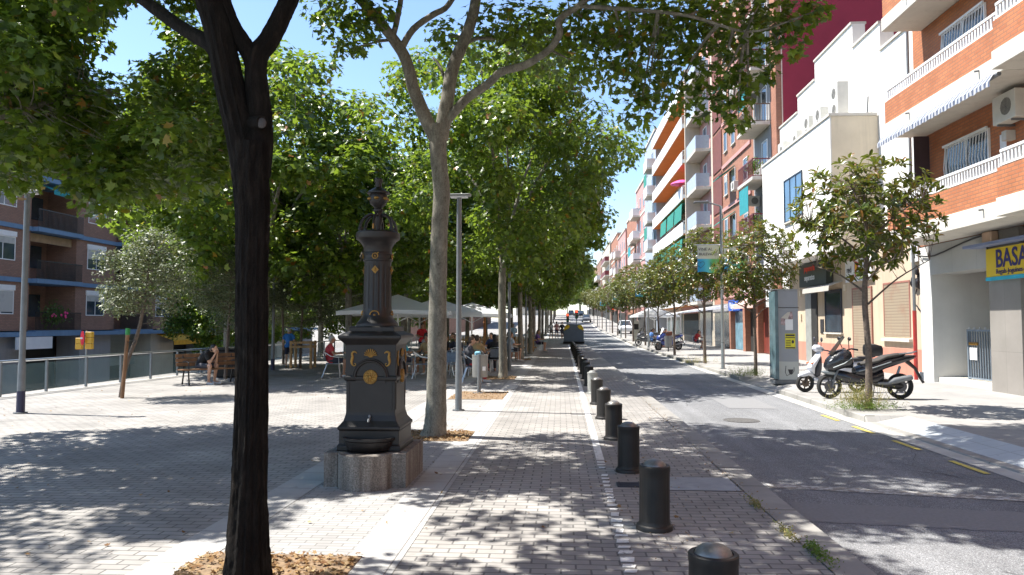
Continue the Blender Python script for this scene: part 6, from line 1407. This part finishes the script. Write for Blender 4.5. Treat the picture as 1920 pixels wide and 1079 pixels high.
def person(loc, rz, kind, label, top, bottom, skin=0, hair='black', style='short', legs='shorts', scale=1., group=None, shoe=(.5, .5, .5)):
    P = pose_meshes(kind); t = empty('person', loc, rz, label, 'person', group); t.scale = (scale,)*3; H = P['J']['hea']
    def ob(name, me, m):
        me = me.copy(); me.materials.clear(); me.materials.append(m); o = bpy.data.objects.new(name, me); C.objects.link(o); o.parent = t; return o
    bd = ob('body', P['body'], SKIN[skin]); ob('shirt', P['shirt'], cloth(top)); ob(legs, P[legs], cloth(bottom)); ob('hair', P[style], HAIR[hair])
    for me in P['shoes']: ob('shoe', me, cloth(shoe))
    for s in (-1, 1): MB().ell(H+V3(s*.03, -.082, .012), (.012, .007, .007), 8, 5).build('eye', M['black'], t)
    MB().ell(H+V3(0, -.088, -.062), (.022, .006, .005), 8, 5).build('mouth', mat('lip', (.3, .08, .07), .5), t); return t
ca, sa = math.cos(R_(45)), math.sin(R_(45))
for o in bpy.data.objects:
    if o.name == 'park_bench': o.rotation_euler = (0, 0, R_(45)); o.location = BENCH
person(BENCH+Vector((-.20, -.10, -.02)), R_(80), 'hunch', 'man in black t-shirt hunched forward on the plaza bench', (.012, .012, .014), (.05, .05, .06), 0, 'black', shoe=(.6, .6, .6))
g = G(541, 689); person((g.x, g.y, 0), R_(190), 'stand', 'grey-haired man in a bright blue shirt seen from behind', (.03, .17, .52), (.02, .025, .05), 0, 'grey', scale=.90)
def seated(x, y, rz, label, *a, kind='sit', chair=True, **k):
    z = gz(y)
    if chair: put(CH, x, y, rz, ('chair under the %s' % label.split(',')[0])[:90], 'chair', 'aluminium cafe chairs', z)
    return person((x, y, z+.0), rz, kind, label, *a, **k)
RR = R_
seated(-7.25, 23.3, RR(105), 'man in a red shirt seated alone, left of the fountain', (.42, .04, .05), (.03, .035, .05), 1, 'grey')
seated(-4.55, 25.0, RR(-20), 'boy in a tan shirt facing the camera', (.33, .23, .11), (.08, .07, .06), 1, 'black')
seated(-5.15, 24.0, RR(150), 'woman with curly hair and a turquoise top', (.03, .36, .45), (.04, .05, .09), 1, 'black', style='curly')
seated(-5.95, 24.9, RR(70), 'person in pale blue next to the fountain edge', (.20, .33, .50), (.12, .10, .09), 0, 'brown')
seated(-4.2, 26.9, RR(20), 'person in dark clothes under the front parasol', (.03, .03, .035), (.03, .03, .04), 1, 'black', kind='sit2')
seated(-3.75, 26.5, RR(-10), 'teenager with black hair behind the pale trunk', (.03, .03, .05), (.05, .05, .08), 1, 'black')
seated(-3.0, 25.6, RR(100), 'woman in a white top leaning over the table', (.62, .64, .68), (.05, .06, .1), 0, 'black', kind='sit2')
seated(-2.75, 24.6, RR(170), 'person in a mustard top with back to the camera', (.42, .28, .14), (.10, .10, .12), 0, 'brown')
seated(-2.35, 26.4, RR(200), 'long-haired woman in black near the second tree', (.014, .014, .018), (.04, .04, .05), 0, 'black', style='long', legs='trousers')
seated(-2.55, 21.6, RR(100), 'person in red trousers behind the round litter bin', (.05, .05, .06), (.38, .02, .03), 0, 'brown', legs='trousers')
seated(-5.6, 31.0, RR(60), 'person in a grey top far under the rear parasols', (.25, .25, .27), (.03, .03, .05), 1, 'black', style='long')
seated(-4.6, 31.4, RR(-60), 'person in an olive top in the rear of the terrace', (.12, .14, .06), (.03, .03, .05), 0, 'brown')
seated(-2.9, 30.9, RR(-30), 'person in dark blue in the rear right terrace', (.03, .05, .14), (.03, .03, .05), 0, 'black')
seated(-3.5, 29.4, RR(160), 'person in charcoal seated in the rear right', (.05, .05, .055), (.03, .03, .05), 1, 'brown', kind='sit2')
seated(-2.2, 33.8, RR(120), 'woman in pale blue beside the second lamp post', (.35, .45, .55), (.02, .02, .03), 0, 'brown', style='long')
seated(-2.4, 35.0, RR(40), 'person in black at the farthest table', (.02, .02, .02), (.02, .02, .03), 1, 'black')
seated(-1.3, 45.6, RR(80), 'woman in violet seated along the promenade', (.12, .06, .22), (.03, .03, .05), 0, 'brown', style='long')
person((-6.3, 33.6, 0), RR(30), 'lean', 'waiter in a red shirt standing behind the parasol pole', (.50, .02, .03), (.02, .02, .03), 1, 'black', legs='trousers')
person((-1.75, 43.2, 0), RR(-60), 'lean', 'woman in a pale top and black shorts standing on the promenade', (.5, .5, .55), (.01, .01, .012), 0, 'brown', style='long')
person((-.9, 74, gz(74)), RR(160), 'walk', 'distant walker in white on the promenade', (.6, .6, .6), (.25, .2, .18), 0, 'black', style='long', group='distant walkers')
person((-.35, 76, gz(76)), RR(170), 'walk', 'distant walker in a pink top beside the one in white', (.5, .25, .25), (.1, .1, .15), 0, 'brown', group='distant walkers')
person((.2, 73, gz(73)), RR(10), 'walk', 'distant walker in dark clothes nearest the container', (.03, .03, .04), (.06, .06, .08), 1, 'black', group='distant walkers')
person((-3.6, 44.0, 0), RR(10), 'stand', 'child in a light top by the playground pickets', (.5, .4, .35), (.3, .2, .12), 0, 'brown', scale=.7)
person((-3.0, 47.5, 0), RR(200), 'lean', 'adult in pale blue standing past the swing', (.3, .45, .6), (.05, .05, .08), 0, 'grey', legs='trousers')
for (x, y, rz, lab, c1, k_) in ((6.6, 53.6, 100, 'person in a blue top at the right pavement cafe', (.08, .2, .5), 'sit'), (7.7, 54.6, 10, 'person in black under the edge of the white tent', (.02, .02, .03), 'sit'), (9.0, 49.4, 60, 'person in a red top seated by the glass enclosure', (.42, .03, .03), 'sit2'), (7.3, 58.8, -40, 'person in white under the pyramid tent', (.55, .55, .55), 'sit')):
    put(CH, x, y, RR(rz), 'chair under the '+lab, 'chair', 'aluminium cafe chairs', .03); person((x, y, .03), RR(rz), k_, lab, c1, (.04, .04, .06), 1, 'black')
for i, (x, y, rz, lab) in enumerate(((-4.85, 22.9, 150, 'empty cafe chair closest to the camera, right of the fountain'), (-3.6, 24.3, -120, 'empty cafe chair just right of the pale trunk'), (-3.3, 23.2, 160, 'empty cafe chair between trunk and lamp post'), (-4.3, 23.0, 100, 'empty cafe chair hidden partly by the pale trunk'), (-3.4, 25.4, 60, 'empty cafe chair in front of the lamp post'), (-5.6, 27.0, 30, 'empty cafe chair near the front parasol base'), (-3.7, 28.0, -80, 'empty cafe chair in the middle row'), (-2.6, 27.6, 120, 'empty cafe chair on the promenade side'), (-4.0, 30.6, 0, 'empty cafe chair in the rear row'), (-1.25, 47.5, 80, 'empty chair behind the woman in violet'), (6.9, 54.4, 200, 'empty chair at the right pavement cafe'))):
    put(CH, x, y, RR(rz), lab, 'chair', 'aluminium cafe chairs')
put(TB, 7.1, 53.9, 0, 'small cafe table on the right pavement', 'table', 'cafe tables on the right pavement', .03)
MBt = MB()

# ============================================================ SCOOTERS
def hull(mb, secs, n=14, ex=2.6):
    """secs: (x, z centre, half height, half width), loft along x"""
    vs = []; fs = []
    for x, zc, hz, hy in secs:
        for k in range(n):
            a = 2*PI*k/n; c, s = math.cos(a), math.sin(a); q = (abs(c)**ex+abs(s)**ex)**(-1/ex); vs.append((x, hy*c*q, zc+hz*s*q))
    for i in range(len(secs)-1):
        for k in range(n): fs.append((i*n+k, i*n+(k+1) % n, (i+1)*n+(k+1) % n, (i+1)*n+k))
    fs += [tuple(range(n))[::-1], tuple(range((len(secs)-1)*n, len(secs)*n))]; return mb.add(vs, fs)
def wheel(parent, x, z, r, w, rimm, y=0., spokes=5):
    R = MB(); pr = [(r-.075, -w*.35), (r-.03, -w*.5), (r-.008, -w*.3), (r, 0), (r-.008, w*.3), (r-.03, w*.5), (r-.075, w*.35)]; n = 32; vs = []; fs = []
    for rr, yy in pr:
        for k in range(n): a = 2*PI*k/n; vs.append((x+rr*math.cos(a), y+yy, z+rr*math.sin(a)))
    m = len(pr)
    for i in range(m):
        for k in range(n): fs.append((i*n+k, i*n+(k+1) % n, ((i+1) % m)*n+(k+1) % n, ((i+1) % m)*n+k))
    R.add(vs, fs); t = R.build('wheel', M['rubber'], parent, smooth=True)
    q = MB(); ri = r-.075; q.tube([(x, y-w*.3, z), (x, y+w*.3, z)], [.05, .05], 14)
    for k in range(spokes): a = 2*PI*k/spokes+.3; q.tube([(x+.04*math.cos(a), y, z+.04*math.sin(a)), (x+ri*math.cos(a+.12), y, z+ri*math.sin(a+.12))], [.022, .015], 6)
    q.tube([(x+(ri-.0)*math.cos(2*PI*k/24), y, z+(ri-.0)*math.sin(2*PI*k/24)) for k in range(25)], .014, 6); q.tube([(x, y-w*.35, z), (x, y-w*.30, z)], [ri*.62, ri*.62], 20)
    q.build('rim', rimm, t, smooth=True, ang=.6); return t
def maxi(loc, rz, label, paint, accent, group):
    t = empty('scooter', loc, rz, label, 'scooter', group); rim = mat('scooter_rim', (.10, .10, .11), .35, .1, 5, metal=.6); r = .28
    wheel(t, 0, r, .275, .13, rim); wheel(t, 1.56, .285, .285, .16, rim)
    b = MB(); hull(b, [(-.10, .74, .05, .05), (-.04, .76, .14, .13), (.06, .80, .20, .19), (.18, .86, .22, .23), (.32, .90, .22, .25), (.44, .88, .20, .20), (.50, .80, .12, .12)]); b.build('front_fairing', paint, t, smooth=True, ang=.9)
    b = MB(); hull(b, [(.10, .55, .06, .07), (.25, .50, .14, .13), (.45, .46, .14, .18), (.75, .42, .10, .20), (1.0, .46, .13, .19), (1.15, .52, .14, .15)]); b.build('floor_tunnel', paint, t, smooth=True, ang=.9)
    b = MB(); hull(b, [(.55, .60, .10, .12), (.70, .62, .16, .16), (.95, .68, .14, .18), (1.20, .78, .12, .18), (1.50, .86, .10, .15), (1.75, .91, .07, .11), (1.90, .94, .035, .06)]); b.build('tail_fairing', paint, t, smooth=True, ang=.9)
    b = MB(); hull(b, [(.66, .77, .04, .10), (.85, .80, .055, .16), (1.05, .85, .05, .17), (1.22, .93, .05, .15), (1.5, .98, .045, .13), (1.66, 1.0, .025, .08)]); b.build('seat', mat('seat_vinyl', (.05, .045, .04), .6, .15, 8), t, smooth=True, ang=.9)
    b = MB(); hull(b, [(-.16, .60, .02, .04), (-.05, .585, .05, .08), (.08, .57, .05, .085), (.28, .55, .03, .06)]); b.build('front_fender', accent, t, smooth=True)
    MB().add([(.03, -.16, .98), (.03, .16, .98), (.33, .10, 1.38), (.33, -.10, 1.38), (.0, 0, .99), (.31, 0, 1.41)], [(0, 4, 5, 3), (4, 1, 2, 5)]).build('windscreen', glassmat('windscreen', (.02, .018, .018), .93, .1), t)
    for s in (-1, 1):
        MB().tube([(.06, s*.05, .28), (.10, s*.08, .5), (.28, s*.06, .85)], .022, 8).build('fork', M['galv_dark'], t)
        MB().tube([(.38, s*.05, 1.08), (.42, s*.2, 1.12), (.50, s*.34, 1.10)], [.018, .018, .022], 8).build('handlebar', M['black'], t)
        mi = MB(); mi.tube([(.38, s*.18, 1.12), (.34, s*.26, 1.30)], .01, 6); mi.ell((.35, s*.28, 1.34), (.03, .07, .045), 12, 8); mi.build('mirror', M['black'], t, smooth=True)
        b = MB(); b.tube([(.02, s*.20, .70), (.25, s*.245, .80), (.42, s*.235, .92)], .012, 6); b.build('trim_line', accent, t); b = MB(); b.tube([(.6, s*.13, .62), (.9, s*.185, .70), (1.3, s*.175, .83)], .012, 6); b.build('trim_line', accent, t)
        b = MB(); hull(b, [(.0, 0, .01, .01), (.05, 0, .035, .03), (.16, 0, .04, .03), (.2, 0, .01, .01)]); b.v = [(x-.03, s*.12+y, .84+z+x*.5) for x, y, z in b.v]; b.build('headlight', mat('headlight_glass', (.5, .52, .55), .1, .1), t, smooth=True)
    b = MB(); b.tube([(1.0, -.16, .36), (1.2, -.20, .36), (1.35, -.21, .42), (1.72, -.21, .50)], [.03, .035, .07, .06], 12); b.build('exhaust', M['galv_dark'], t, smooth=True)
    b = MB(); hull(b, [(1.0, .36, .08, .10), (1.25, .34, .11, .12), (1.5, .30, .09, .10), (1.62, .29, .05, .06)]); b.build('engine', M['black'], t, smooth=True)
    b = MB(); b.tube([(1.72, 0, .84), (1.90, 0, .68), (2.02, 0, .45), (2.08, 0, .36)], [.05, .035, .03, .03], 6); b.build('plate_holder', M['black'], t); MB().box(2.035, 2.045, -.1, .1, .42, .60).build('number_plate', M['white_plastic'], t)
    MB().ell((1.88, 0, .93), (.05, .08, .03), 10, 6).build('tail_light', mat('tail_red', (.5, .02, .02), .3), t, smooth=True); MB().tube([(1.5, .13, 1.0), (1.78, .1, 1.02), (1.95, 0, 1.06), (1.78, -.1, 1.02), (1.5, -.13, 1.0)], .014, 6).build('grab_rail', M['galv_dark'], t)
    MB().tube([(1.5, .08, .40), (1.62, .1, .72)], [.035, .03], 8).build('shock_absorber', M['galv'], t); MB().tube([(1.0, .0, .3), (1.06, .22, .02)], .012, 6).build('stand', M['galv_dark'], t); return t
g = G(1557, 748, .03); maxi((g.x-.02, g.y, .03), RR(2), 'black maxi scooter with dark windscreen parked behind the nearest magnolia', mat('black_paint', (.016, .017, .022), .22, .2, 3, spec=.7), M['galv'], 'motor scooters parked on the right pavement')
blue = mat('blue_paint', (.03, .06, .25), .3, .1, 3); 
t = maxi((6.15, 47.0, .03), RR(30), 'blue motorbike parked beside the grey bin on the right pavement', blue, M['white_plastic'], 'motor scooters parked on the right pavement')
maxi((6.35, 48.3, .03), RR(30), 'dark motorbike next to the blue one', mat('black_paint', (.016, .017, .022)), M['galv'], 'motor scooters parked on the right pavement')
maxi((5.95, 57.0, .03), RR(20), 'farthest motorbike, before the white pyramid tent', mat('grey_paint', (.10, .10, .11), .3, .1, 3), M['galv'], 'motor scooters parked on the right pavement')
def scooter(loc, rz, label):
    t = empty('scooter', loc, rz, label, 'scooter', 'motor scooters parked on the right pavement'); W = mat('white_gloss', (.62, .63, .68), .22, .04, 3, spec=.7); D = mat('dark_plastic', (.05, .05, .065), .5, .15, 6); rim = mat('brown_rim', (.12, .09, .07), .45, .2, 6, metal=.5)
    wheel(t, 0, .22, .22, .11, rim, 0, 6); wheel(t, 1.27, .22, .22, .12, rim, 0, 6)
    b = MB(); hull(b, [(-.16, .40, .03, .04), (-.06, .43, .06, .085), (.06, .46, .07, .09), (.16, .44, .06, .07), (.24, .36, .03, .04)]); b.build('front_fender', W, t, smooth=True)
    b = MB(); vs = []; fs = []; L = [(.10, .50, .08), (.04, .60, .15), (.13, .74, .19), (.25, .90, .15), (.31, .99, .09)]; T = [(.22, .44, .07), (.20, .60, .15), (.25, .74, .19), (.34, .88, .15), (.37, .98, .09)]
    for (x, z, w), (x2, z2, w2) in zip(L, T): vs += [(x, 0, z), (x+.05, -w, z), (x2, -w2, z2), (x2, w2, z2), (x+.05, w, z)]
    for i in range(len(L)-1):
        for k in range(5): fs.append((5*i+k, 5*i+(k+1) % 5, 5*i+5+(k+1) % 5, 5*i+5+k))
    fs += [(4, 3, 2, 1, 0), tuple(20+k for k in range(5))]; b.add(vs, fs); b.build('leg_shield', W, t, smooth=True, ang=.8, bevel=.01)
    b = MB(); hull(b, [(.24, .50, .10, .13), (.29, .60, .24, .14), (.36, .66, .26, .10), (.40, .70, .18, .06)]); b.build('inner_shield', D, t, smooth=True)
    b = MB(); hull(b, [(.20, .32, .06, .10), (.40, .285, .04, .15), (.70, .285, .045, .16), (.85, .34, .09, .15)]); b.build('floorboard', W, t, smooth=True)
    MB().box(.36, .80, -.14, .14, .328, .345).build('mat', D, t)
    b = MB(); hull(b, [(.74, .48, .14, .13), (.85, .54, .20, .16), (1.05, .58, .18, .17), (1.30, .64, .14, .15), (1.52, .70, .08, .09), (1.60, .72, .03, .04)]); b.build('rear_body', W, t, smooth=True, ang=.9)
    b = MB(); hull(b, [(.76, .72, .03, .09), (.88, .77, .04, .13), (1.1, .79, .045, .14), (1.4, .82, .04, .12), (1.5, .83, .02, .07)]); b.build('seat', M['black'], t, smooth=True)
    b = MB(); hull(b, [(.20, 1.08, .03, .04), (.25, 1.08, .08, .10), (.34, 1.07, .09, .12), (.43, 1.05, .06, .09), (.47, 1.04, .03, .04)]); b.build('headset', W, t, smooth=True)
    for s in (-1, 1):
        MB().tube([(.38, s*.08, 1.04), (.48, s*.24, 1.02), (.54, s*.33, .98)], [.016, .016, .02], 8).build('handlebar', D, t); mi = MB(); mi.tube([(.36, s*.12, 1.10), (.33, s*.2, 1.24)], .008, 6); mi.ell((.335, s*.22, 1.29), (.025, .04, .06), 10, 8); mi.build('mirror', D, t, smooth=True)
        MB().tube([(.0, s*.055, .22), (.08, s*.05, .42)], .02, 8).build('fork', rim, t); b = MB(); b.tube([(.10, s*.14, .70), (.27, s*.155, .78)], [.02, .008], 6); b.build('indicator', mat('orange_lens', (.65, .14, .03), .3), t)
    b = MB(); hull(b, [(.95, .30, .07, .10), (1.15, .27, .09, .11), (1.4, .26, .06, .08)]); b.build('engine', D, t, smooth=True); MB().tube([(1.0, -.13, .25), (1.2, -.15, .27), (1.5, -.15, .33)], [.03, .05, .045], 10).build('exhaust', M['galv_dark'], t, smooth=True)
    b = MB(); hull(b, [(1.46, 1.02, .06, .08), (1.50, 1.03, .14, .17), (1.68, 1.03, .155, .20), (1.84, 1.01, .13, .17), (1.88, 1.0, .06, .08)], ex=4); b.build('top_box', M['black'], t, smooth=True); MB().box(1.3, 1.7, -.07, .07, .855, .875).build('rack', D, t)
    MB().ell((1.6, 0, .72), (.03, .07, .04), 8, 6).build('tail_light', mat('tail_red', (.5, .02, .02)), t); MB().tube([(1.5, 0, .6), (1.62, 0, .4)], .03, 6).build('plate_holder', D, t); return t
g = G(1511, 736, .03); scooter((g.x, g.y+.05, .03), RR(3), 'white scooter with a black top box left of the black maxi scooter')

# ============================================================ CARS
def car(loc, rz, label, paint, tall=0., group=None):
    """front towards local -Y, 4.2 m long"""
    t = empty('parked_car', loc, rz, label, 'car', group); h = 1.0+tall*.12
    body = [(-2.1, .50, .12, .62), (-2.05, .52, .22, .78), (-1.7, .56, .30, .86), (-.9, .60, .34, .88), (0, .62, .35, .89), (1.2, .63, .36, .88), (1.85, .63, .35, .84), (2.05, .60, .30, .78), (2.1, .56, .2, .7)]
    def H2(secs, ex=3.2):
        b = MB(); hull(b, secs, 20, ex); b.v = [(y, x, z*h) for x, y, z in b.v]; return b
    H2(body).build('body', paint, t, smooth=True, ang=.9)
    k = 1.75 if tall else 1.45
    top = [(-1.15, .90, .06, .70), (-.6, 1.08, .22, .70), (-.1, 1.16+.0, .30, .68), (.9, 1.16, .31, .68), (k, 1.08, .26, .66), (k+.3, .95, .12, .66)]
    H2(top, 3).build('windows', mat('car_glass', (.03, .04, .05), .06, .3, .7, spec=1.), t, smooth=True, ang=.9)
    b = MB(); zt = 1.46*h; b.add([(-.60, -.35, zt-.07), (.60, -.35, zt-.07), (.62, .9, zt-.03), (.58, k, zt-.10), (-.58, k, zt-.10), (-.62, .9, zt-.03), (-.55, -.3, zt+.0), (.55, -.3, zt+.0), (.57, .9, zt+.03), (.52, k-.05, zt-.03), (-.52, k-.05, zt-.03), (-.57, .9, zt+.03)], [(6, 7, 8, 11), (11, 8, 9, 10), (0, 1, 7, 6), (1, 2, 8, 7), (2, 3, 9, 8), (3, 4, 10, 9), (4, 5, 11, 10), (5, 0, 6, 11), (0, 5, 2, 1), (5, 4, 3, 2)]); b.build('roof', paint, t, bevel=.02)
    for s in (-1, 1):
        MB().tube([(s*.74, -1.1, .88*h), (s*.60, -.32, zt-.04)], .035, 6).build('pillar', paint, t); MB().tube([(s*.72, k+.25, .95*h), (s*.59, k-.1, zt-.07)], .05, 6).build('pillar', paint, t)
        for yy in (-1.3, 1.3):
            w_ = MB(); w_.tube([(s*.70, yy, .31), (s*.90, yy, .31)], [.31, .30], 24); q = w_.build('wheel', M['rubber'], t, smooth=True, ang=.6); MB().tube([(s*.895, yy, .31), (s*.908, yy, .31)], [.19, .17], 16).build('rim', M['alu'], q)
        MB().ell((s*.66, 2.02, .80*h), (.12, .06, .13), 10, 6).build('tail_light', mat('tail_red', (.5, .02, .02)), t); MB().ell((s*.62, -2.0, .66*h), (.14, .08, .07), 10, 6).build('headlight', mat('headlight_glass', (.5, .52, .55)), t)
    MB().box(-.72, .72, 2.03, 2.14, .36, .52).build('bumper', paint, t, bevel=.03); MB().box(-.25, .25, 2.11, 2.12, .62*h, .73*h).build('number_plate', M['white_plastic'], t)
    return t
wh = mat('white_car_paint', (.70, .71, .73), .25, .03, 2); rd = mat('red_car_paint', (.55, .03, .03), .25, .05, 2); gr = mat('grey_car_paint', (.16, .17, .19), .25, .05, 2); bk = mat('dark_car_paint', (.02, .022, .03), .25, .05, 2)
car((8.0, 92, gz(92)+.05), 0, 'white car parked on the right beyond the stone pillar', wh, 1)
car((-18.6, 26.5, -2.32), 0, 'red car on the lower street seen through the glass fence', rd)
car((-16.8, 37, -2.32), RR(180), 'dark car on the lower street, farther back than the red one', bk)
for i, (x, y, p_, lab) in enumerate(((5.3, 150, gr, 'grey car at the kerb far up the hill'), (5.4, 190, bk, 'dark car at the kerb near the hill top'), (3.1, 208, gr, 'car driving at the top of the road'), (5.4, 222, wh, 'white car at the kerb at the top of the road'), (5.4, 236, gr, 'last grey car at the top of the road'))): car((x, y, gz(y)-.08), 0, lab, p_, 1)
for v in (CH, TB):
    if v.name not in cu_: drop_src(v)
